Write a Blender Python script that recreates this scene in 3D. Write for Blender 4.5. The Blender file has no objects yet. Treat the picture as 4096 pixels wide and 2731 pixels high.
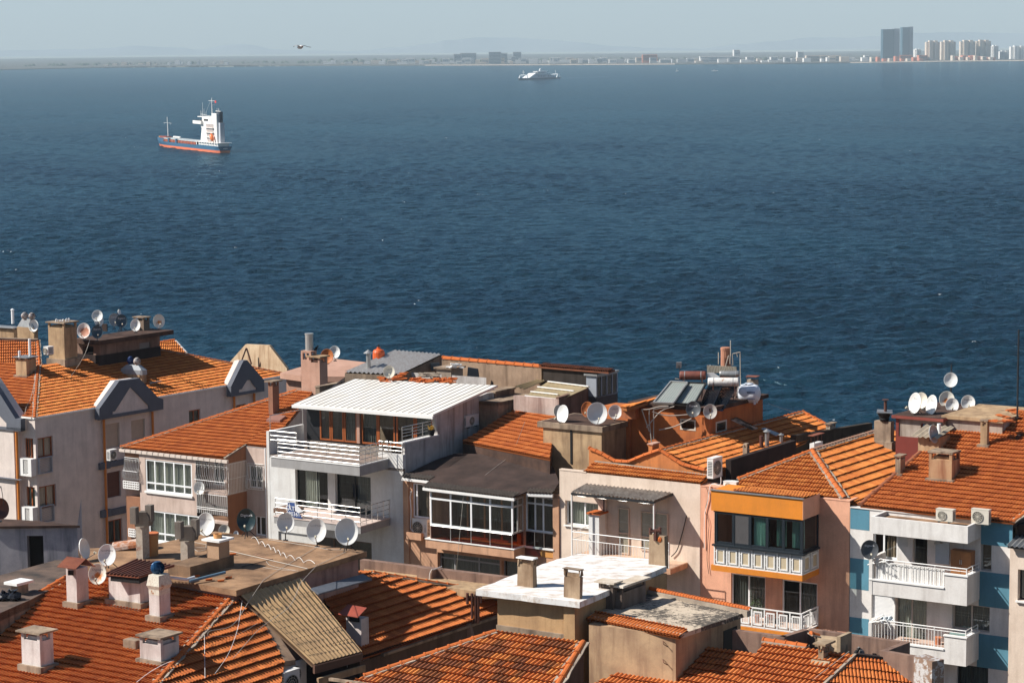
import bpy, bmesh, math, random
from mathutils import Vector, Matrix
V = Vector
rad = math.radians
random.seed(7)
SC = bpy.context.scene
COL = SC.collection
# ------------------------------------------------------------------ camera
FPX = 9600.0                 # focal length in pixels of the 4096 px wide photograph
CAMZ = 65.0
PITCH, ROLL = rad(7.01), rad(0.5)
_F = V((0, math.cos(PITCH), -math.sin(PITCH)))
_U0 = V((0, math.sin(PITCH), math.cos(PITCH)))
_R0 = V((1, 0, 0))
_R = _R0 * math.cos(ROLL) - _U0 * math.sin(ROLL)
_U = _U0 * math.cos(ROLL) + _R0 * math.sin(ROLL)
CAM = V((0, 0, CAMZ))
cd = bpy.data.cameras.new('camera')
cd.lens = 36.0 * FPX / 4096.0
cd.sensor_width = 36.0
cd.clip_start = 1.0
cd.clip_end = 120000.0
cam = bpy.data.objects.new('camera', cd)
COL.objects.link(cam)
m = Matrix((( _R.x, _U.x, -_F.x, 0), (_R.y, _U.y, -_F.y, 0), (_R.z, _U.z, -_F.z, CAMZ), (0, 0, 0, 1)))
cam.matrix_world = m
SC.camera = cam
SC.render.resolution_x, SC.render.resolution_y = 1024, 682
# ------------------------------------------------------------------ sky, sun, exposure
SUN_EL, SUN_AZ = rad(42), rad(-96)       # azimuth from +Y towards +X
SDIR = V((math.sin(SUN_AZ) * math.cos(SUN_EL), math.cos(SUN_AZ) * math.cos(SUN_EL), math.sin(SUN_EL)))
w = bpy.data.worlds.new('World')
SC.world = w
w.use_nodes = True
wn = w.node_tree
for n_ in list(wn.nodes): wn.nodes.remove(n_)
sky = wn.nodes.new('ShaderNodeTexSky')
sky.sky_type = 'NISHITA'
sky.sun_disc = False
sky.sun_elevation = SUN_EL
sky.sun_rotation = SUN_AZ
sky.altitude = 60
sky.air_density = 1.0
sky.dust_density = 0.4
sky.ozone_density = 4.0
bg = wn.nodes.new('ShaderNodeBackground')
bg.inputs['Strength'].default_value = 0.055
wo = wn.nodes.new('ShaderNodeOutputWorld')
wn.links.new(sky.outputs[0], bg.inputs[0]); wn.links.new(bg.outputs[0], wo.inputs[0])
sl = bpy.data.lights.new('sun', 'SUN')
sl.energy = 5.0
sl.angle = rad(0.5)
sl.color = (1.0, 0.955, 0.89)
sun = bpy.data.objects.new('sun', sl)
COL.objects.link(sun)
sun.rotation_euler = (-SDIR).to_track_quat('-Z', 'Y').to_euler()
sun.location = (-50, 100, 120)
SC.view_settings.view_transform = 'Standard'
SC.view_settings.look = 'None'
SC.view_settings.exposure = 0.64
SC.view_settings.gamma = 1.0
SC.view_settings.use_curve_mapping = False
# ------------------------------------------------------------------ measuring: photograph pixel -> point in the place
K = 800.0 / 2091.0
def _reg(ox, oy, k=K): return lambda x, y: (ox + x * k, oy + y * k)
A1, A2, A3, A4, A5, A6 = _reg(0, 1200), _reg(700, 1300), _reg(1400, 1300), _reg(2100, 1300), _reg(2700, 1300), _reg(3296, 1400)
B1, B2, B3, B4, B5, B6 = _reg(0, 1700), _reg(700, 1750), _reg(1400, 1750), _reg(2100, 1800), _reg(2700, 1850), _reg(3296, 1900)
C1, C2, C3, C4, C5, C6 = _reg(0, 2131), _reg(700, 2131), _reg(1400, 2131), _reg(2100, 2131), _reg(2700, 2131), _reg(3296, 2131)
S = lambda x, y: (x, y)
def ray(p): return _R * ((p[0] - 2048.0) / FPX) + _U * ((1365.5 - p[1]) / FPX) + _F
def atd(p, d):                                     # at ground distance d
 r = ray(p); return CAM + r * (d / r.y)
def atz(p, z):                                     # at height z
 r = ray(p); return CAM + r * ((z - CAMZ) / r.z)
def on(p, pl):                                     # on a plane (point, normal)
 r = ray(p); return CAM + r * ((pl[0] - CAM).dot(pl[1]) / r.dot(pl[1]))
def plane3(a, b, c): return (a, (b - a).cross(c - a).normalized())
def up(p, h): return V((p.x, p.y, p.z + h))
def atz0(p, z): return V((p.x, p.y, z))
def eave_plane(a, b, deg, inward=None):
 """plane through the eave a-b rising at deg away from it (away from the camera unless told)"""
 u = (b - a); u.z = 0; u.normalize()
 n = V((-u.y, u.x, 0))
 if (inward is not None and n.dot(inward) < 0) or (inward is None and n.y < 0): n = -n
 s = n * math.cos(rad(deg)) + V((0, 0, math.sin(rad(deg))))
 nn = (b - a).normalized().cross(s).normalized()
 if nn.z < 0: nn = -nn
 return (a, nn)
E1 = V((-math.sin(rad(57.5)), math.cos(rad(57.5)), 0))      # street fronts run this way (to the far left)
E2 = V((math.sin(rad(35.5)), math.cos(rad(35.5)), 0))       # party walls run this way (to the far right)
# ------------------------------------------------------------------ materials
MATS = {}
def nodes(name):
 m = bpy.data.materials.new(name); m.use_nodes = True
 nt = m.node_tree; b = nt.nodes['Principled BSDF']
 return m, nt, b
def N(nt, t, **kw):
 n = nt.nodes.new('ShaderNode' + t)
 for k, v in kw.items():
  if k in n.inputs: n.inputs[k].default_value = v
  else: setattr(n, k, v)
 return n
def ramp(nt, fac, stops):
 r = nt.nodes.new('ShaderNodeValToRGB'); nt.links.new(fac, r.inputs[0])
 e = r.color_ramp.elements
 while len(e) < len(stops): e.new(0.5)
 for i, (p, c) in enumerate(stops):
  e[i].position = p; e[i].color = (c[0], c[1], c[2], 1) if not isinstance(c, (int, float)) else (c, c, c, 1)
 return r.outputs[0]
def mixc(nt, fac, a, b, mode='MIX'):
 n = nt.nodes.new('ShaderNodeMix'); n.data_type = 'RGBA'; n.blend_type = mode
 for inp, v in ((n.inputs[0], fac), (n.inputs[6], a), (n.inputs[7], b)):
  if hasattr(v, 'links') or hasattr(v, 'is_linked'): nt.links.new(v, inp)
  elif isinstance(v, (int, float)): inp.default_value = v
  else: inp.default_value = (v[0], v[1], v[2], 1)
 return n.outputs[2]
def coords(nt): return N(nt, 'TexCoord').outputs['Object']
def bump(nt, b, h, strength=0.4, dist=0.02):
 n = N(nt, 'Bump'); n.inputs['Strength'].default_value = strength; n.inputs['Distance'].default_value = dist
 nt.links.new(h, n.inputs['Height']); nt.links.new(n.outputs[0], b.inputs['Normal'])
def noise(nt, co, scale, detail=5, rough=0.6, sc=None):
 if sc:
  mp = N(nt, 'Mapping'); mp.inputs['Scale'].default_value = sc; nt.links.new(co, mp.inputs[0]); co = mp.outputs[0]
 n = N(nt, 'TexNoise'); n.inputs['Scale'].default_value = scale; n.inputs['Detail'].default_value = detail
 n.inputs['Roughness'].default_value = rough; nt.links.new(co, n.inputs['Vector'])
 return n.outputs['Fac']
def dk(c, f): return (c[0] * f, c[1] * f, c[2] * f)
def stucco(name, col, dirt=(0.2, 0.15, 0.11), amt=0.35, streak=0.35, rough=0.92):
 """painted render: cloudy tone, rain streaks and blotchy wear"""
 if name in MATS: return MATS[name]
 m, nt, b = nodes(name); co = coords(nt)
 n1 = noise(nt, co, 0.9, 6, 0.65)
 c = mixc(nt, ramp(nt, n1, [(0.35, 0.0), (0.72, min(1, amt * 1.25))]), col, dirt)
 n2 = noise(nt, co, 1.0, 4, 0.6, (2.6, 2.6, 0.28))
 c = mixc(nt, ramp(nt, n2, [(0.47, 0.0), (0.74, min(1, streak * 1.5))]), c, dk(dirt, 0.8))
 n3 = noise(nt, co, 14, 4, 0.7)
 c = mixc(nt, ramp(nt, n3, [(0.3, 0.18), (0.6, 0.0)]), c, dk(col, 0.45))
 nt.links.new(c, b.inputs['Base Color']); b.inputs['Roughness'].default_value = rough
 b.inputs['Specular IOR Level'].default_value = 0.2
 bump(nt, b, noise(nt, co, 30, 4, 0.7), 0.5, 0.012)
 MATS[name] = m; return m
def plain(name, col, rough=0.5, metal=0.0, var=0.25, scale=3.0, dirt=None, spec=0.4):
 if name in MATS: return MATS[name]
 m, nt, b = nodes(name); co = coords(nt)
 c = mixc(nt, ramp(nt, noise(nt, co, scale, 5, 0.65), [(0.35, 0.0), (0.75, 1.0 * var)]), col, dirt or dk(col, 0.35))
 nt.links.new(c, b.inputs['Base Color']); b.inputs['Roughness'].default_value = rough
 b.inputs['Metallic'].default_value = metal; b.inputs['Specular IOR Level'].default_value = spec
 MATS[name] = m; return m
def rusty(name, col, rust=(0.32, 0.09, 0.02), lo=0.45, hi=0.6, scale=2.0, rough=0.6):
 if name in MATS: return MATS[name]
 m, nt, b = nodes(name); co = coords(nt)
 f = ramp(nt, noise(nt, co, scale, 8, 0.7), [(lo, 0.0), (hi, 1.0)])
 c = mixc(nt, f, col, rust)
 c = mixc(nt, ramp(nt, noise(nt, co, scale * 6, 4, 0.7), [(0.4, 0.0), (0.8, 0.5)]), c, dk(rust, 0.4))
 nt.links.new(c, b.inputs['Base Color']); b.inputs['Roughness'].default_value = rough
 MATS[name] = m; return m
def tilemat(name, cols, age=0.25, dark=(0.06, 0.022, 0.012)):
 """clay tiles: every tile its own firing colour (UV counts tiles), some weathered dark, lichen clouds"""
 if name in MATS: return MATS[name]
 m, nt, b = nodes(name); co = coords(nt)
 uv = N(nt, 'UVMap').outputs[0]
 fl = N(nt, 'VectorMath', operation='FLOOR'); nt.links.new(uv, fl.inputs[0])
 wnz = N(nt, 'TexWhiteNoise', noise_dimensions='2D'); nt.links.new(fl.outputs[0], wnz.inputs['Vector'])
 k = len(cols)
 c = ramp(nt, wnz.outputs['Value'], [((i + 0.5) / k, q) for i, q in enumerate(cols)])
 mp = N(nt, 'Mapping'); mp.inputs['Location'].default_value = (37.3, 11.7, 0); nt.links.new(fl.outputs[0], mp.inputs[0])
 w2 = N(nt, 'TexWhiteNoise', noise_dimensions='2D'); nt.links.new(mp.outputs[0], w2.inputs['Vector'])
 cl = noise(nt, co, 0.55, 4, 0.6)
 mm = N(nt, 'Math', operation='MULTIPLY_ADD'); mm.inputs[1].default_value = 0.75
 nt.links.new(cl, mm.inputs[0]); nt.links.new(w2.outputs['Value'], mm.inputs[2])
 c = mixc(nt, ramp(nt, mm.outputs[0], [(1.2 - age * 0.5, 0.0), (1.34 - age * 0.5, 0.75)]), c, dark)
 c = mixc(nt, ramp(nt, noise(nt, co, 9, 5, 0.7), [(0.42, 0.0), (0.75, 0.45)]), c, dk(cols[0], 0.4))
 # grime, and shade painted into the colour, in the pans and under the laps
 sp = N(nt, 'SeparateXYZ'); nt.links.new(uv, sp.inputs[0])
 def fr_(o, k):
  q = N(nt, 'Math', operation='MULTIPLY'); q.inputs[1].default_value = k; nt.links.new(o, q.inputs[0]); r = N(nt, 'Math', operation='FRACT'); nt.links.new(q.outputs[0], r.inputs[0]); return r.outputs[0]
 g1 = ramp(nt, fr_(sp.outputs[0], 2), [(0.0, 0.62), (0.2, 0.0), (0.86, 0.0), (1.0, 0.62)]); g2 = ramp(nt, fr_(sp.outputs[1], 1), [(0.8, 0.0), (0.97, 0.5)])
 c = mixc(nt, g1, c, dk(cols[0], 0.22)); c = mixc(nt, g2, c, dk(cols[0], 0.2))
 nt.links.new(c, b.inputs['Base Color']); b.inputs['Roughness'].default_value = 0.85
 b.inputs['Specular IOR Level'].default_value = 0.2
 MATS[name] = m; return m
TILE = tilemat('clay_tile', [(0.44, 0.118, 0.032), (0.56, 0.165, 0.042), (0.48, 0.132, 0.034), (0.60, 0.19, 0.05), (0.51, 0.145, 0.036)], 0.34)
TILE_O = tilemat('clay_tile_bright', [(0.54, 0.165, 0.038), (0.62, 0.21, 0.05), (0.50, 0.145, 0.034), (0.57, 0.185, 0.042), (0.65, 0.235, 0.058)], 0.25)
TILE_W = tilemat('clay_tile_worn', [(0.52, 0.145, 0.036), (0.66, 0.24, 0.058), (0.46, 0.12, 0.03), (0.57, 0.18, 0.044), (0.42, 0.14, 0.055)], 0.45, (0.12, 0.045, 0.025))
RIDGE = plain('ridge_clay', (0.50, 0.125, 0.028), 0.85, 0, 0.5, 4.0, (0.2, 0.07, 0.03), 0.2)
MORTAR = stucco('mortar', (0.42, 0.35, 0.27), (0.14, 0.1, 0.08), 0.6, 0.2)
CONC = stucco('concrete', (0.36, 0.27, 0.19), (0.09, 0.06, 0.045), 0.6, 0.6)
CONC_TAN = stucco('tan_render', (0.48, 0.33, 0.19), (0.15, 0.09, 0.055), 0.55, 0.5)
CONC_FLAT = stucco('flat_roof_screed', (0.36, 0.215, 0.12), (0.09, 0.05, 0.03), 0.9, 0.0)
BITUMEN = stucco('dark_felt', (0.045, 0.03, 0.026), (0.012, 0.009, 0.009), 0.7, 0.3)
BROWNFELT = stucco('brown_felt', (0.10, 0.058, 0.042), (0.025, 0.016, 0.014), 0.75, 0.3)
WHITE = plain('white_paint', (0.78, 0.77, 0.74), 0.45, 0, 0.25, 2.5, (0.5, 0.42, 0.34))
PVC = plain('white_plastic', (0.8, 0.8, 0.79), 0.35, 0, 0.12)
WOODBR = plain('orange_brown_frame', (0.32, 0.085, 0.02), 0.5, 0, 0.4)
STEEL = plain('pale_steel', (0.55, 0.53, 0.5), 0.35, 0.6, 0.3)
GALV = plain('galvanised', (0.42, 0.42, 0.41), 0.45, 0.7, 0.5)
DARKM = plain('dark_metal', (0.03, 0.03, 0.032), 0.5, 0.3, 0.3)
BLACK = plain('black_void', (0.008, 0.007, 0.007), 0.8, 0, 0.2)
RUST = rusty('rusted_sheet', (0.28, 0.085, 0.035), (0.16, 0.04, 0.018), 0.35, 0.7)
RUSTP = rusty('rusted_pipe', (0.14, 0.045, 0.025), (0.05, 0.02, 0.015), 0.35, 0.7)
CABLE = plain('pale_cable', (0.45, 0.4, 0.34), 0.6, 0, 0.2)
BCABLE = plain('black_cable', (0.02, 0.02, 0.02), 0.6, 0, 0.2)
def glassmat(name='window_glass', tint=(0.86, 0.89, 0.88), base=0.05):
 m, nt, b = nodes(name)
 nt.nodes.remove(b)
 out = nt.nodes['Material Output']
 tr = N(nt, 'BsdfTransparent'); tr.inputs[0].default_value = (*tint, 1)
 gl = N(nt, 'BsdfGlossy'); gl.inputs['Roughness'].default_value = 0.03; gl.inputs[0].default_value = (0.9, 0.95, 1, 1)
 lw = N(nt, 'LayerWeight'); lw.inputs[0].default_value = .5; fr = N(nt, 'Math', operation='POWER'); fr.inputs[1].default_value = 4.5; nt.links.new(lw.outputs['Facing'], fr.inputs[0])
 ad = N(nt, 'Math', operation='ADD'); ad.inputs[1].default_value = base; nt.links.new(fr.outputs[0], ad.inputs[0])
 mx = N(nt, 'MixShader'); nt.links.new(ad.outputs[0], mx.inputs[0]); nt.links.new(tr.outputs[0], mx.inputs[1]); nt.links.new(gl.outputs[0], mx.inputs[2])
 nt.links.new(mx.outputs[0], out.inputs[0])
 return m
GLASS = glassmat()
GLASS_BR = glassmat('brown_glass', (0.5, 0.22, 0.09), 0.05)
GLASS_BL = glassmat('blue_glass', (0.08, 0.16, 0.24), 0.12)
def curtain(name, col):
 if name in MATS: return MATS[name]
 m, nt, b = nodes(name); co = coords(nt)
 c = mixc(nt, ramp(nt, noise(nt, co, 7, 2, 0.5, (3, 3, 0.12)), [(0.3, 0.0), (0.7, 0.75)]), col, dk(col, 0.35))
 nt.links.new(c, b.inputs['Base Color']); b.inputs['Roughness'].default_value = 0.9
 MATS[name] = m; return m
CUR_W = curtain('pale_curtain', (0.74, 0.71, 0.62))
CUR_D = curtain('grey_curtain', (0.22, 0.22, 0.2))
CUR_T = curtain('turquoise_curtain', (0.42, 0.66, 0.58))
CUR_B = curtain('brown_curtain', (0.42, 0.29, 0.2))
# ------------------------------------------------------------------ objects
def tag(o, label=None, cat=None, group=None, kind=None):
 if label: o['label'] = label
 if cat: o['category'] = cat
 if group: o['group'] = group
 if kind: o['kind'] = kind
 return o
def empty(name, loc, label, cat, group=None):
 o = bpy.data.objects.new(name, None); COL.objects.link(o); o.location = loc
 o.empty_display_size = 0.3
 return tag(o, label, cat, group)
def rootloc(par):
 p = V((0, 0, 0))
 while par is not None: p = p + V(par.location); par = par.parent
 return p
class MB:
 def __init__(s): s.v = []; s.f = []; s.uv = None; s.mi = []; s.cur = 0
 def add(s, pts, faces):
  b = len(s.v); s.v.extend([V(p) for p in pts]); s.f.extend([tuple(b + i for i in f) for f in faces]); s.mi.extend([s.cur] * len(faces)); return s
 def poly(s, *pts): return s.add(pts, [tuple(range(len(pts)))])
 def prism(s, pts, vec):                                    # any polygon pushed along vec
  n = len(pts); q = [p + vec for p in pts]
  fs = [tuple(range(n)), tuple(range(2 * n - 1, n - 1, -1))] + [(i, i + n, (i + 1) % n + n, (i + 1) % n) for i in range(n)]
  return s.add(list(pts) + q, fs)
 def walls(s, pts, z0, closed=True):                         # open skirt below a ring of points
  n = len(pts)
  for i in range(n if closed else n - 1):
   a, b = pts[i], pts[(i + 1) % n]
   s.poly(a, b, atz0(b, z0), atz0(a, z0))
  return s
 def box(s, o, ex, ey, ez):                                 # corner + three edge vectors
  return s.prism([o, o + ex, o + ex + ey, o + ey], ez)
 def bar(s, a, b, w, h=None, upv=V((0, 0, 1))):
  h = h or w; d = (b - a)
  if d.length < 1e-6: return s
  d = d.normalized(); x = d.cross(upv)
  if x.length < 1e-3: x = d.cross(V((1, 0, 0)))
  x.normalize(); y = x.cross(d).normalized()
  return s.prism([a - x * w / 2 - y * h / 2, a + x * w / 2 - y * h / 2, a + x * w / 2 + y * h / 2, a - x * w / 2 + y * h / 2], b - a)
 def tube(s, path, r, seg=8, cap=True, radii=None):
  rings = []; n = len(path); px = None
  for i, p in enumerate(path):
   t = (path[min(i + 1, n - 1)] - path[max(i - 1, 0)]).normalized()
   if px is None:
    x = t.cross(V((0, 0, 1)))
    if x.length < 1e-3: x = t.cross(V((1, 0, 0)))
   else: x = px - t * px.dot(t)
   x.normalize(); px = x; y = t.cross(x)
   rr = radii[i] if radii else r
   rings.append([p + x * rr * math.cos(2 * math.pi * j / seg) + y * rr * math.sin(2 * math.pi * j / seg) for j in range(seg)])
  b = [q for rg in rings for q in rg]; fs = []
  for i in range(n - 1):
   for j in range(seg): fs.append((i * seg + j, i * seg + (j + 1) % seg, (i + 1) * seg + (j + 1) % seg, (i + 1) * seg + j))
  if cap: fs += [tuple(range(seg - 1, -1, -1)), tuple((n - 1) * seg + j for j in range(seg))]
  return s.add(b, fs)
 def lathe(s, base, axis, prof, seg=16):                    # prof: (along axis, radius)
  a = axis.normalized(); p = [base + a * t for t, r in prof]
  x = a.cross(V((0, 0, 1)))
  if x.length < 1e-3: x = V((1, 0, 0))
  x.normalize(); y = a.cross(x); b = []; fs = []
  for (t, r) in prof:
   for j in range(seg):
    an = 2 * math.pi * j / seg; b.append(base + a * t + (x * math.cos(an) + y * math.sin(an)) * max(r, 1e-4))
  for i in range(len(prof) - 1):
   for j in range(seg): fs.append((i * seg + j, i * seg + (j + 1) % seg, (i + 1) * seg + (j + 1) % seg, (i + 1) * seg + j))
  fs += [tuple(range(seg - 1, -1, -1)), tuple((len(prof) - 1) * seg + j for j in range(seg))]
  return s.add(b, fs)
 def build(s, name, mat, parent=None, smooth=False, label=None, loc=None, **kw):
  if not s.f: return None
  org = rootloc(parent) if parent is not None else (V(loc) if loc is not None else s.v[0].copy())
  me = bpy.data.meshes.new(name)
  me.from_pydata([tuple(p - org) for p in s.v], [], s.f)
  mats = mat if isinstance(mat, (list, tuple)) else [mat]
  for mm in mats: me.materials.append(mm)
  if len(mats) > 1: me.polygons.foreach_set('material_index', s.mi)
  if s.uv:
   l = me.uv_layers.new(name='UVMap')
   for i, p in enumerate(s.uv): l.data[i].uv = p
  me.validate(); me.update()
  bm = bmesh.new(); bm.from_mesh(me); bmesh.ops.recalc_face_normals(bm, faces=bm.faces); bm.to_mesh(me); bm.free()
  if smooth:
   for p in me.polygons: p.use_smooth = True
  o = bpy.data.objects.new(name, me); COL.objects.link(o)
  if parent is not None: o.parent = parent
  else: o.location = org
  if label: o['label'] = label
  return tag(o, None, kw.get('cat'), kw.get('group'), kw.get('kind'))
class Fr:
 """a vertical wall plane: u along it (left to right as seen), z height, n outwards (to the viewer)"""
 def __init__(s, a, b):
  s.o = V((a.x, a.y, 0)); s.u = V((b.x - a.x, b.y - a.y, 0)); s.L = s.u.length; s.u.normalize()
  s.n = V((s.u.y, -s.u.x, 0))
  if s.n.dot(CAM - a) < 0: s.n = -s.n
 def pt(s, u, z, d=0.0): return s.o + s.u * u + s.n * d + V((0, 0, z))
 def uz(s, p, d=0.0):
  q = on(p, (s.o + s.n * d, s.n)); return ((q - s.o).dot(s.u), q.z)
 def P(s, p, d=0.0): return on(p, (s.o + s.n * d, s.n))
 def rect(s, tl, br, d=0.0):
  u0, z1 = s.uz(tl, d); u1, z0 = s.uz(br, d); return (u0, u1, z0, z1)
 def box(s, mb, u0, u1, z0, z1, d0, d1):
  return mb.box(s.pt(u0, z0, d0), s.u * (u1 - u0), s.n * (d1 - d0), V((0, 0, z1 - z0)))
 def wall(s, mb, u0, u1, z0, z1, holes=(), depth=0.18):
  us = sorted({u0, u1, *[h[0] for h in holes], *[h[1] for h in holes]}); zs = sorted({z0, z1, *[h[2] for h in holes], *[h[3] for h in holes]})
  us = [q for q in us if u0 <= q <= u1]; zs = [q for q in zs if z0 <= q <= z1]
  for i in range(len(us) - 1):
   for j in range(len(zs) - 1):
    cu, cz = (us[i] + us[i + 1]) / 2, (zs[j] + zs[j + 1]) / 2
    if any(h[0] < cu < h[1] and h[2] < cz < h[3] for h in holes): continue
    mb.poly(s.pt(us[i], zs[j]), s.pt(us[i + 1], zs[j]), s.pt(us[i + 1], zs[j + 1]), s.pt(us[i], zs[j + 1]))
  for (a, b, c, d) in holes:
   q = [s.pt(a, c), s.pt(b, c), s.pt(b, d), s.pt(a, d)]
   for i in range(4): mb.poly(q[i], q[(i + 1) % 4], q[(i + 1) % 4] - s.n * depth, q[i] - s.n * depth)
  return mb
def window(par, F, r, cols=(0.5,), rows=(), frame=PVC, glass=GLASS, cur=None, fw=0.07, d=-0.12, room=True, name='window', cur_cols=None, label=None, shutter=None):
 """frame + mullions at fractions cols/rows, one pane sheet, cloth folds behind it, all set back in the wall"""
 u0, u1, z0, z1 = r
 mb = MB(); t = 0.06
 F.box(mb, u0, u0 + fw, z0, z1, d - t, d); F.box(mb, u1 - fw, u1, z0, z1, d - t, d)
 F.box(mb, u0 + fw, u1 - fw, z0, z0 + fw, d - t, d); F.box(mb, u0 + fw, u1 - fw, z1 - fw, z1, d - t, d)
 for c in cols:
  c = u0 + (u1 - u0) * c; F.box(mb, c - fw / 2, c + fw / 2, z0 + fw, z1 - fw, d - t, d + 0.005)
 for c in rows:
  c = z0 + (z1 - z0) * c; F.box(mb, u0 + fw, u1 - fw, c - fw / 2, c + fw / 2, d - t, d + 0.012)
 w_ = mb.build(name, frame, par, label=label)
 g = MB(); F.box(g, u0 + fw * .5, u1 - fw * .5, z0 + fw * .5, z1 - fw * .5, d - t * 0.6, d - t * 0.45)
 g.build('pane', glass, w_)
 if cur is not None:
  for (a, b) in (cur_cols or ((0.0, 1.0),)):
   c = MB(); ua, ub = u0 + (u1 - u0) * a + .03, u0 + (u1 - u0) * b - .03; k = max(4, int((ub - ua) / 0.07))
   top = []; bot = []
   for i in range(k + 1):
    uu = ua + (ub - ua) * i / k; dd = d - 0.2 + 0.035 * (1 if i % 2 else -1) + random.uniform(-.012, .012)
    top.append(F.pt(uu, z1 - .02, dd)); bot.append(F.pt(uu, z0 + .03, dd))
   for i in range(k): c.poly(top[i], top[i + 1], bot[i + 1], bot[i])
   c.build('curtain', cur, w_)
 return w_
def shutter(par, F, r, mat=None, d=-0.1, name='roller_shutter'):
 u0, u1, z0, z1 = r; mb = MB(); k = max(4, int((z1 - z0) / 0.06)); h = (z1 - z0) / k
 for i in range(k):
  F.box(mb, u0, u1, z0 + i * h, z0 + (i + 0.82) * h, d - 0.02, d)
 F.box(mb, u0, u1, z0, z1, d - 0.05, d - 0.022)
 return mb.build(name, mat or plain('shutter_pale', (0.6, 0.55, 0.48), 0.6, 0, 0.2), par)
def railing(par, F, u0, u1, z0, z1, d, rails=(1.0,), posts=1.0, bars=0.0, mat=None, r=0.022, name='railing', br=0.009, barz=(0.0, 1.0)):
 mb = MB(); H = z1 - z0
 for f in rails: mb.tube([F.pt(u0, z0 + H * f, d), F.pt(u1, z0 + H * f, d)], r if f == max(rails) else r * 0.72, 6)
 k = max(1, round(abs(u1 - u0) / posts))
 for i in range(k + 1):
  u = u0 + (u1 - u0) * i / k; mb.tube([F.pt(u, z0, d), F.pt(u, z1, d)], r * 0.9, 6)
 if bars:
  k = max(1, round(abs(u1 - u0) / bars))
  for i in range(1, k):
   u = u0 + (u1 - u0) * i / k; mb.tube([F.pt(u, z0 + H * barz[0], d), F.pt(u, z0 + H * barz[1], d)], br, 4)
 return mb.build(name, mat or WHITE, par, smooth=False)
def shell(par, F, uL, uR, zb, zt, deep=9.0, mat=None):
 m = MB(); a, b = F.pt(uL + .02, zt, -.4), F.pt(uR - .02, zt, -.4); c, d = b - F.n * deep, a - F.n * deep
 m.walls([a - F.n * .02, b - F.n * .02, c, d], zb, True); m.f.pop(0); m.mi.pop(0)
 m.poly(a, b, c, d); m.poly(*[F.pt(u, zb + 1, dd) for u, dd in ((uL, -.4), (uR, -.4), (uR, -deep), (uL, -deep))])
 return m.build('rear_wall', mat or CONC, par)
# ------------------------------------------------------------------ tiled roofs
def tiles(par, pts, eave=(0, 1), mat=None, tw=0.30, tl=0.37, step=0.075, roll=0.055, base=0.10, name='tile_roof', jit=0.008, label=None, axis=None):
 """real clay courses on the convex polygon pts; the eave edge gives the course direction"""
 a, b = (pts[eave[0]], pts[eave[1]]) if axis is None else (axis[0], axis[0] + axis[1])
 n = V((0, 0, 0))
 for i in range(len(pts)): n += (pts[i] - pts[0]).cross(pts[(i + 1) % len(pts)] - pts[0])
 n.normalize()
 if n.z < 0: n = -n
 u = (b - a).normalized(); v = n.cross(u).normalized()
 if v.z < 0: v = -v
 U = [(p - a).dot(u) for p in pts]; W = [(p - a).dot(v) for p in pts]
 u0, u1, v0, v1 = min(U) - tw, max(U) + tw, min(W) - tl, max(W) + tl
 nu = int((u1 - u0) / tw) + 1; nv = int((v1 - v0) / tl) + 1
 prof = (0.0, 0.9, 0.8, 0.0, 0.9, 0.8)
 sub = len(prof)
 bm = bmesh.new(); uvl = bm.loops.layers.uv.new('UVMap')
 rnd = random.Random(int(abs(a.x * 13 + a.y * 7) * 10))
 prev = None
 for j in range(nv):
  jt = [rnd.uniform(-jit, jit) for _ in range(nu + 1)]
  lo = []; hi = []
  for i in range(nu * sub + 1):
   uu = u0 + tw * i / sub; h = roll * prof[i % sub] + jt[i // sub]
   lo.append(bm.verts.new(a + u * uu + v * (v0 + j * tl + jt[i // sub]) + n * (step + h)))
   hi.append(bm.verts.new(a + u * uu + v * (v0 + (j + 1) * tl + 0.05) + n * (h)))
  for i in range(nu * sub):
   f = bm.faces.new((lo[i], lo[i + 1], hi[i + 1], hi[i])); c0, c1 = i / sub + .002, (i + 1) / sub - .002
   for l, q_ in zip(f.loops, ((c0, j + .002), (c1, j + .002), (c1, j + .998), (c0, j + .998))): l[uvl].uv = q_
   if prev:
    f = bm.faces.new((prev[i], prev[i + 1], lo[i + 1], lo[i]))
    for l in f.loops: l[uvl].uv = ((c0 + c1) / 2, j + 0.9)
  prev = hi
 cen = sum(pts, V((0, 0, 0))) / len(pts)
 for i in range(len(pts)):
  p, q = pts[i], pts[(i + 1) % len(pts)]
  pn = (q - p).cross(n).normalized()
  if pn.dot(cen - p) > 0: pn = -pn
  bmesh.ops.bisect_plane(bm, geom=bm.verts[:] + bm.edges[:] + bm.faces[:], plane_co=p, plane_no=pn, clear_outer=True, dist=1e-5)
 if base:
  q = [bm.verts.new(p - n * 0.01) for p in pts]; q2 = [bm.verts.new(p - n * base) for p in pts]
  for i in range(len(pts)): bm.faces.new((q[i], q[(i + 1) % len(pts)], q2[(i + 1) % len(pts)], q2[i]))
  bm.faces.new(q2)
 org = rootloc(par)
 for vv in bm.verts: vv.co -= org
 me = bpy.data.meshes.new(name); bmesh.ops.recalc_face_normals(bm, faces=bm.faces); bm.to_mesh(me); bm.free()
 me.materials.append(mat or TILE)
 o = bpy.data.objects.new(name, me); COL.objects.link(o); o.parent = par
 if label: o['label'] = label
 return o
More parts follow.
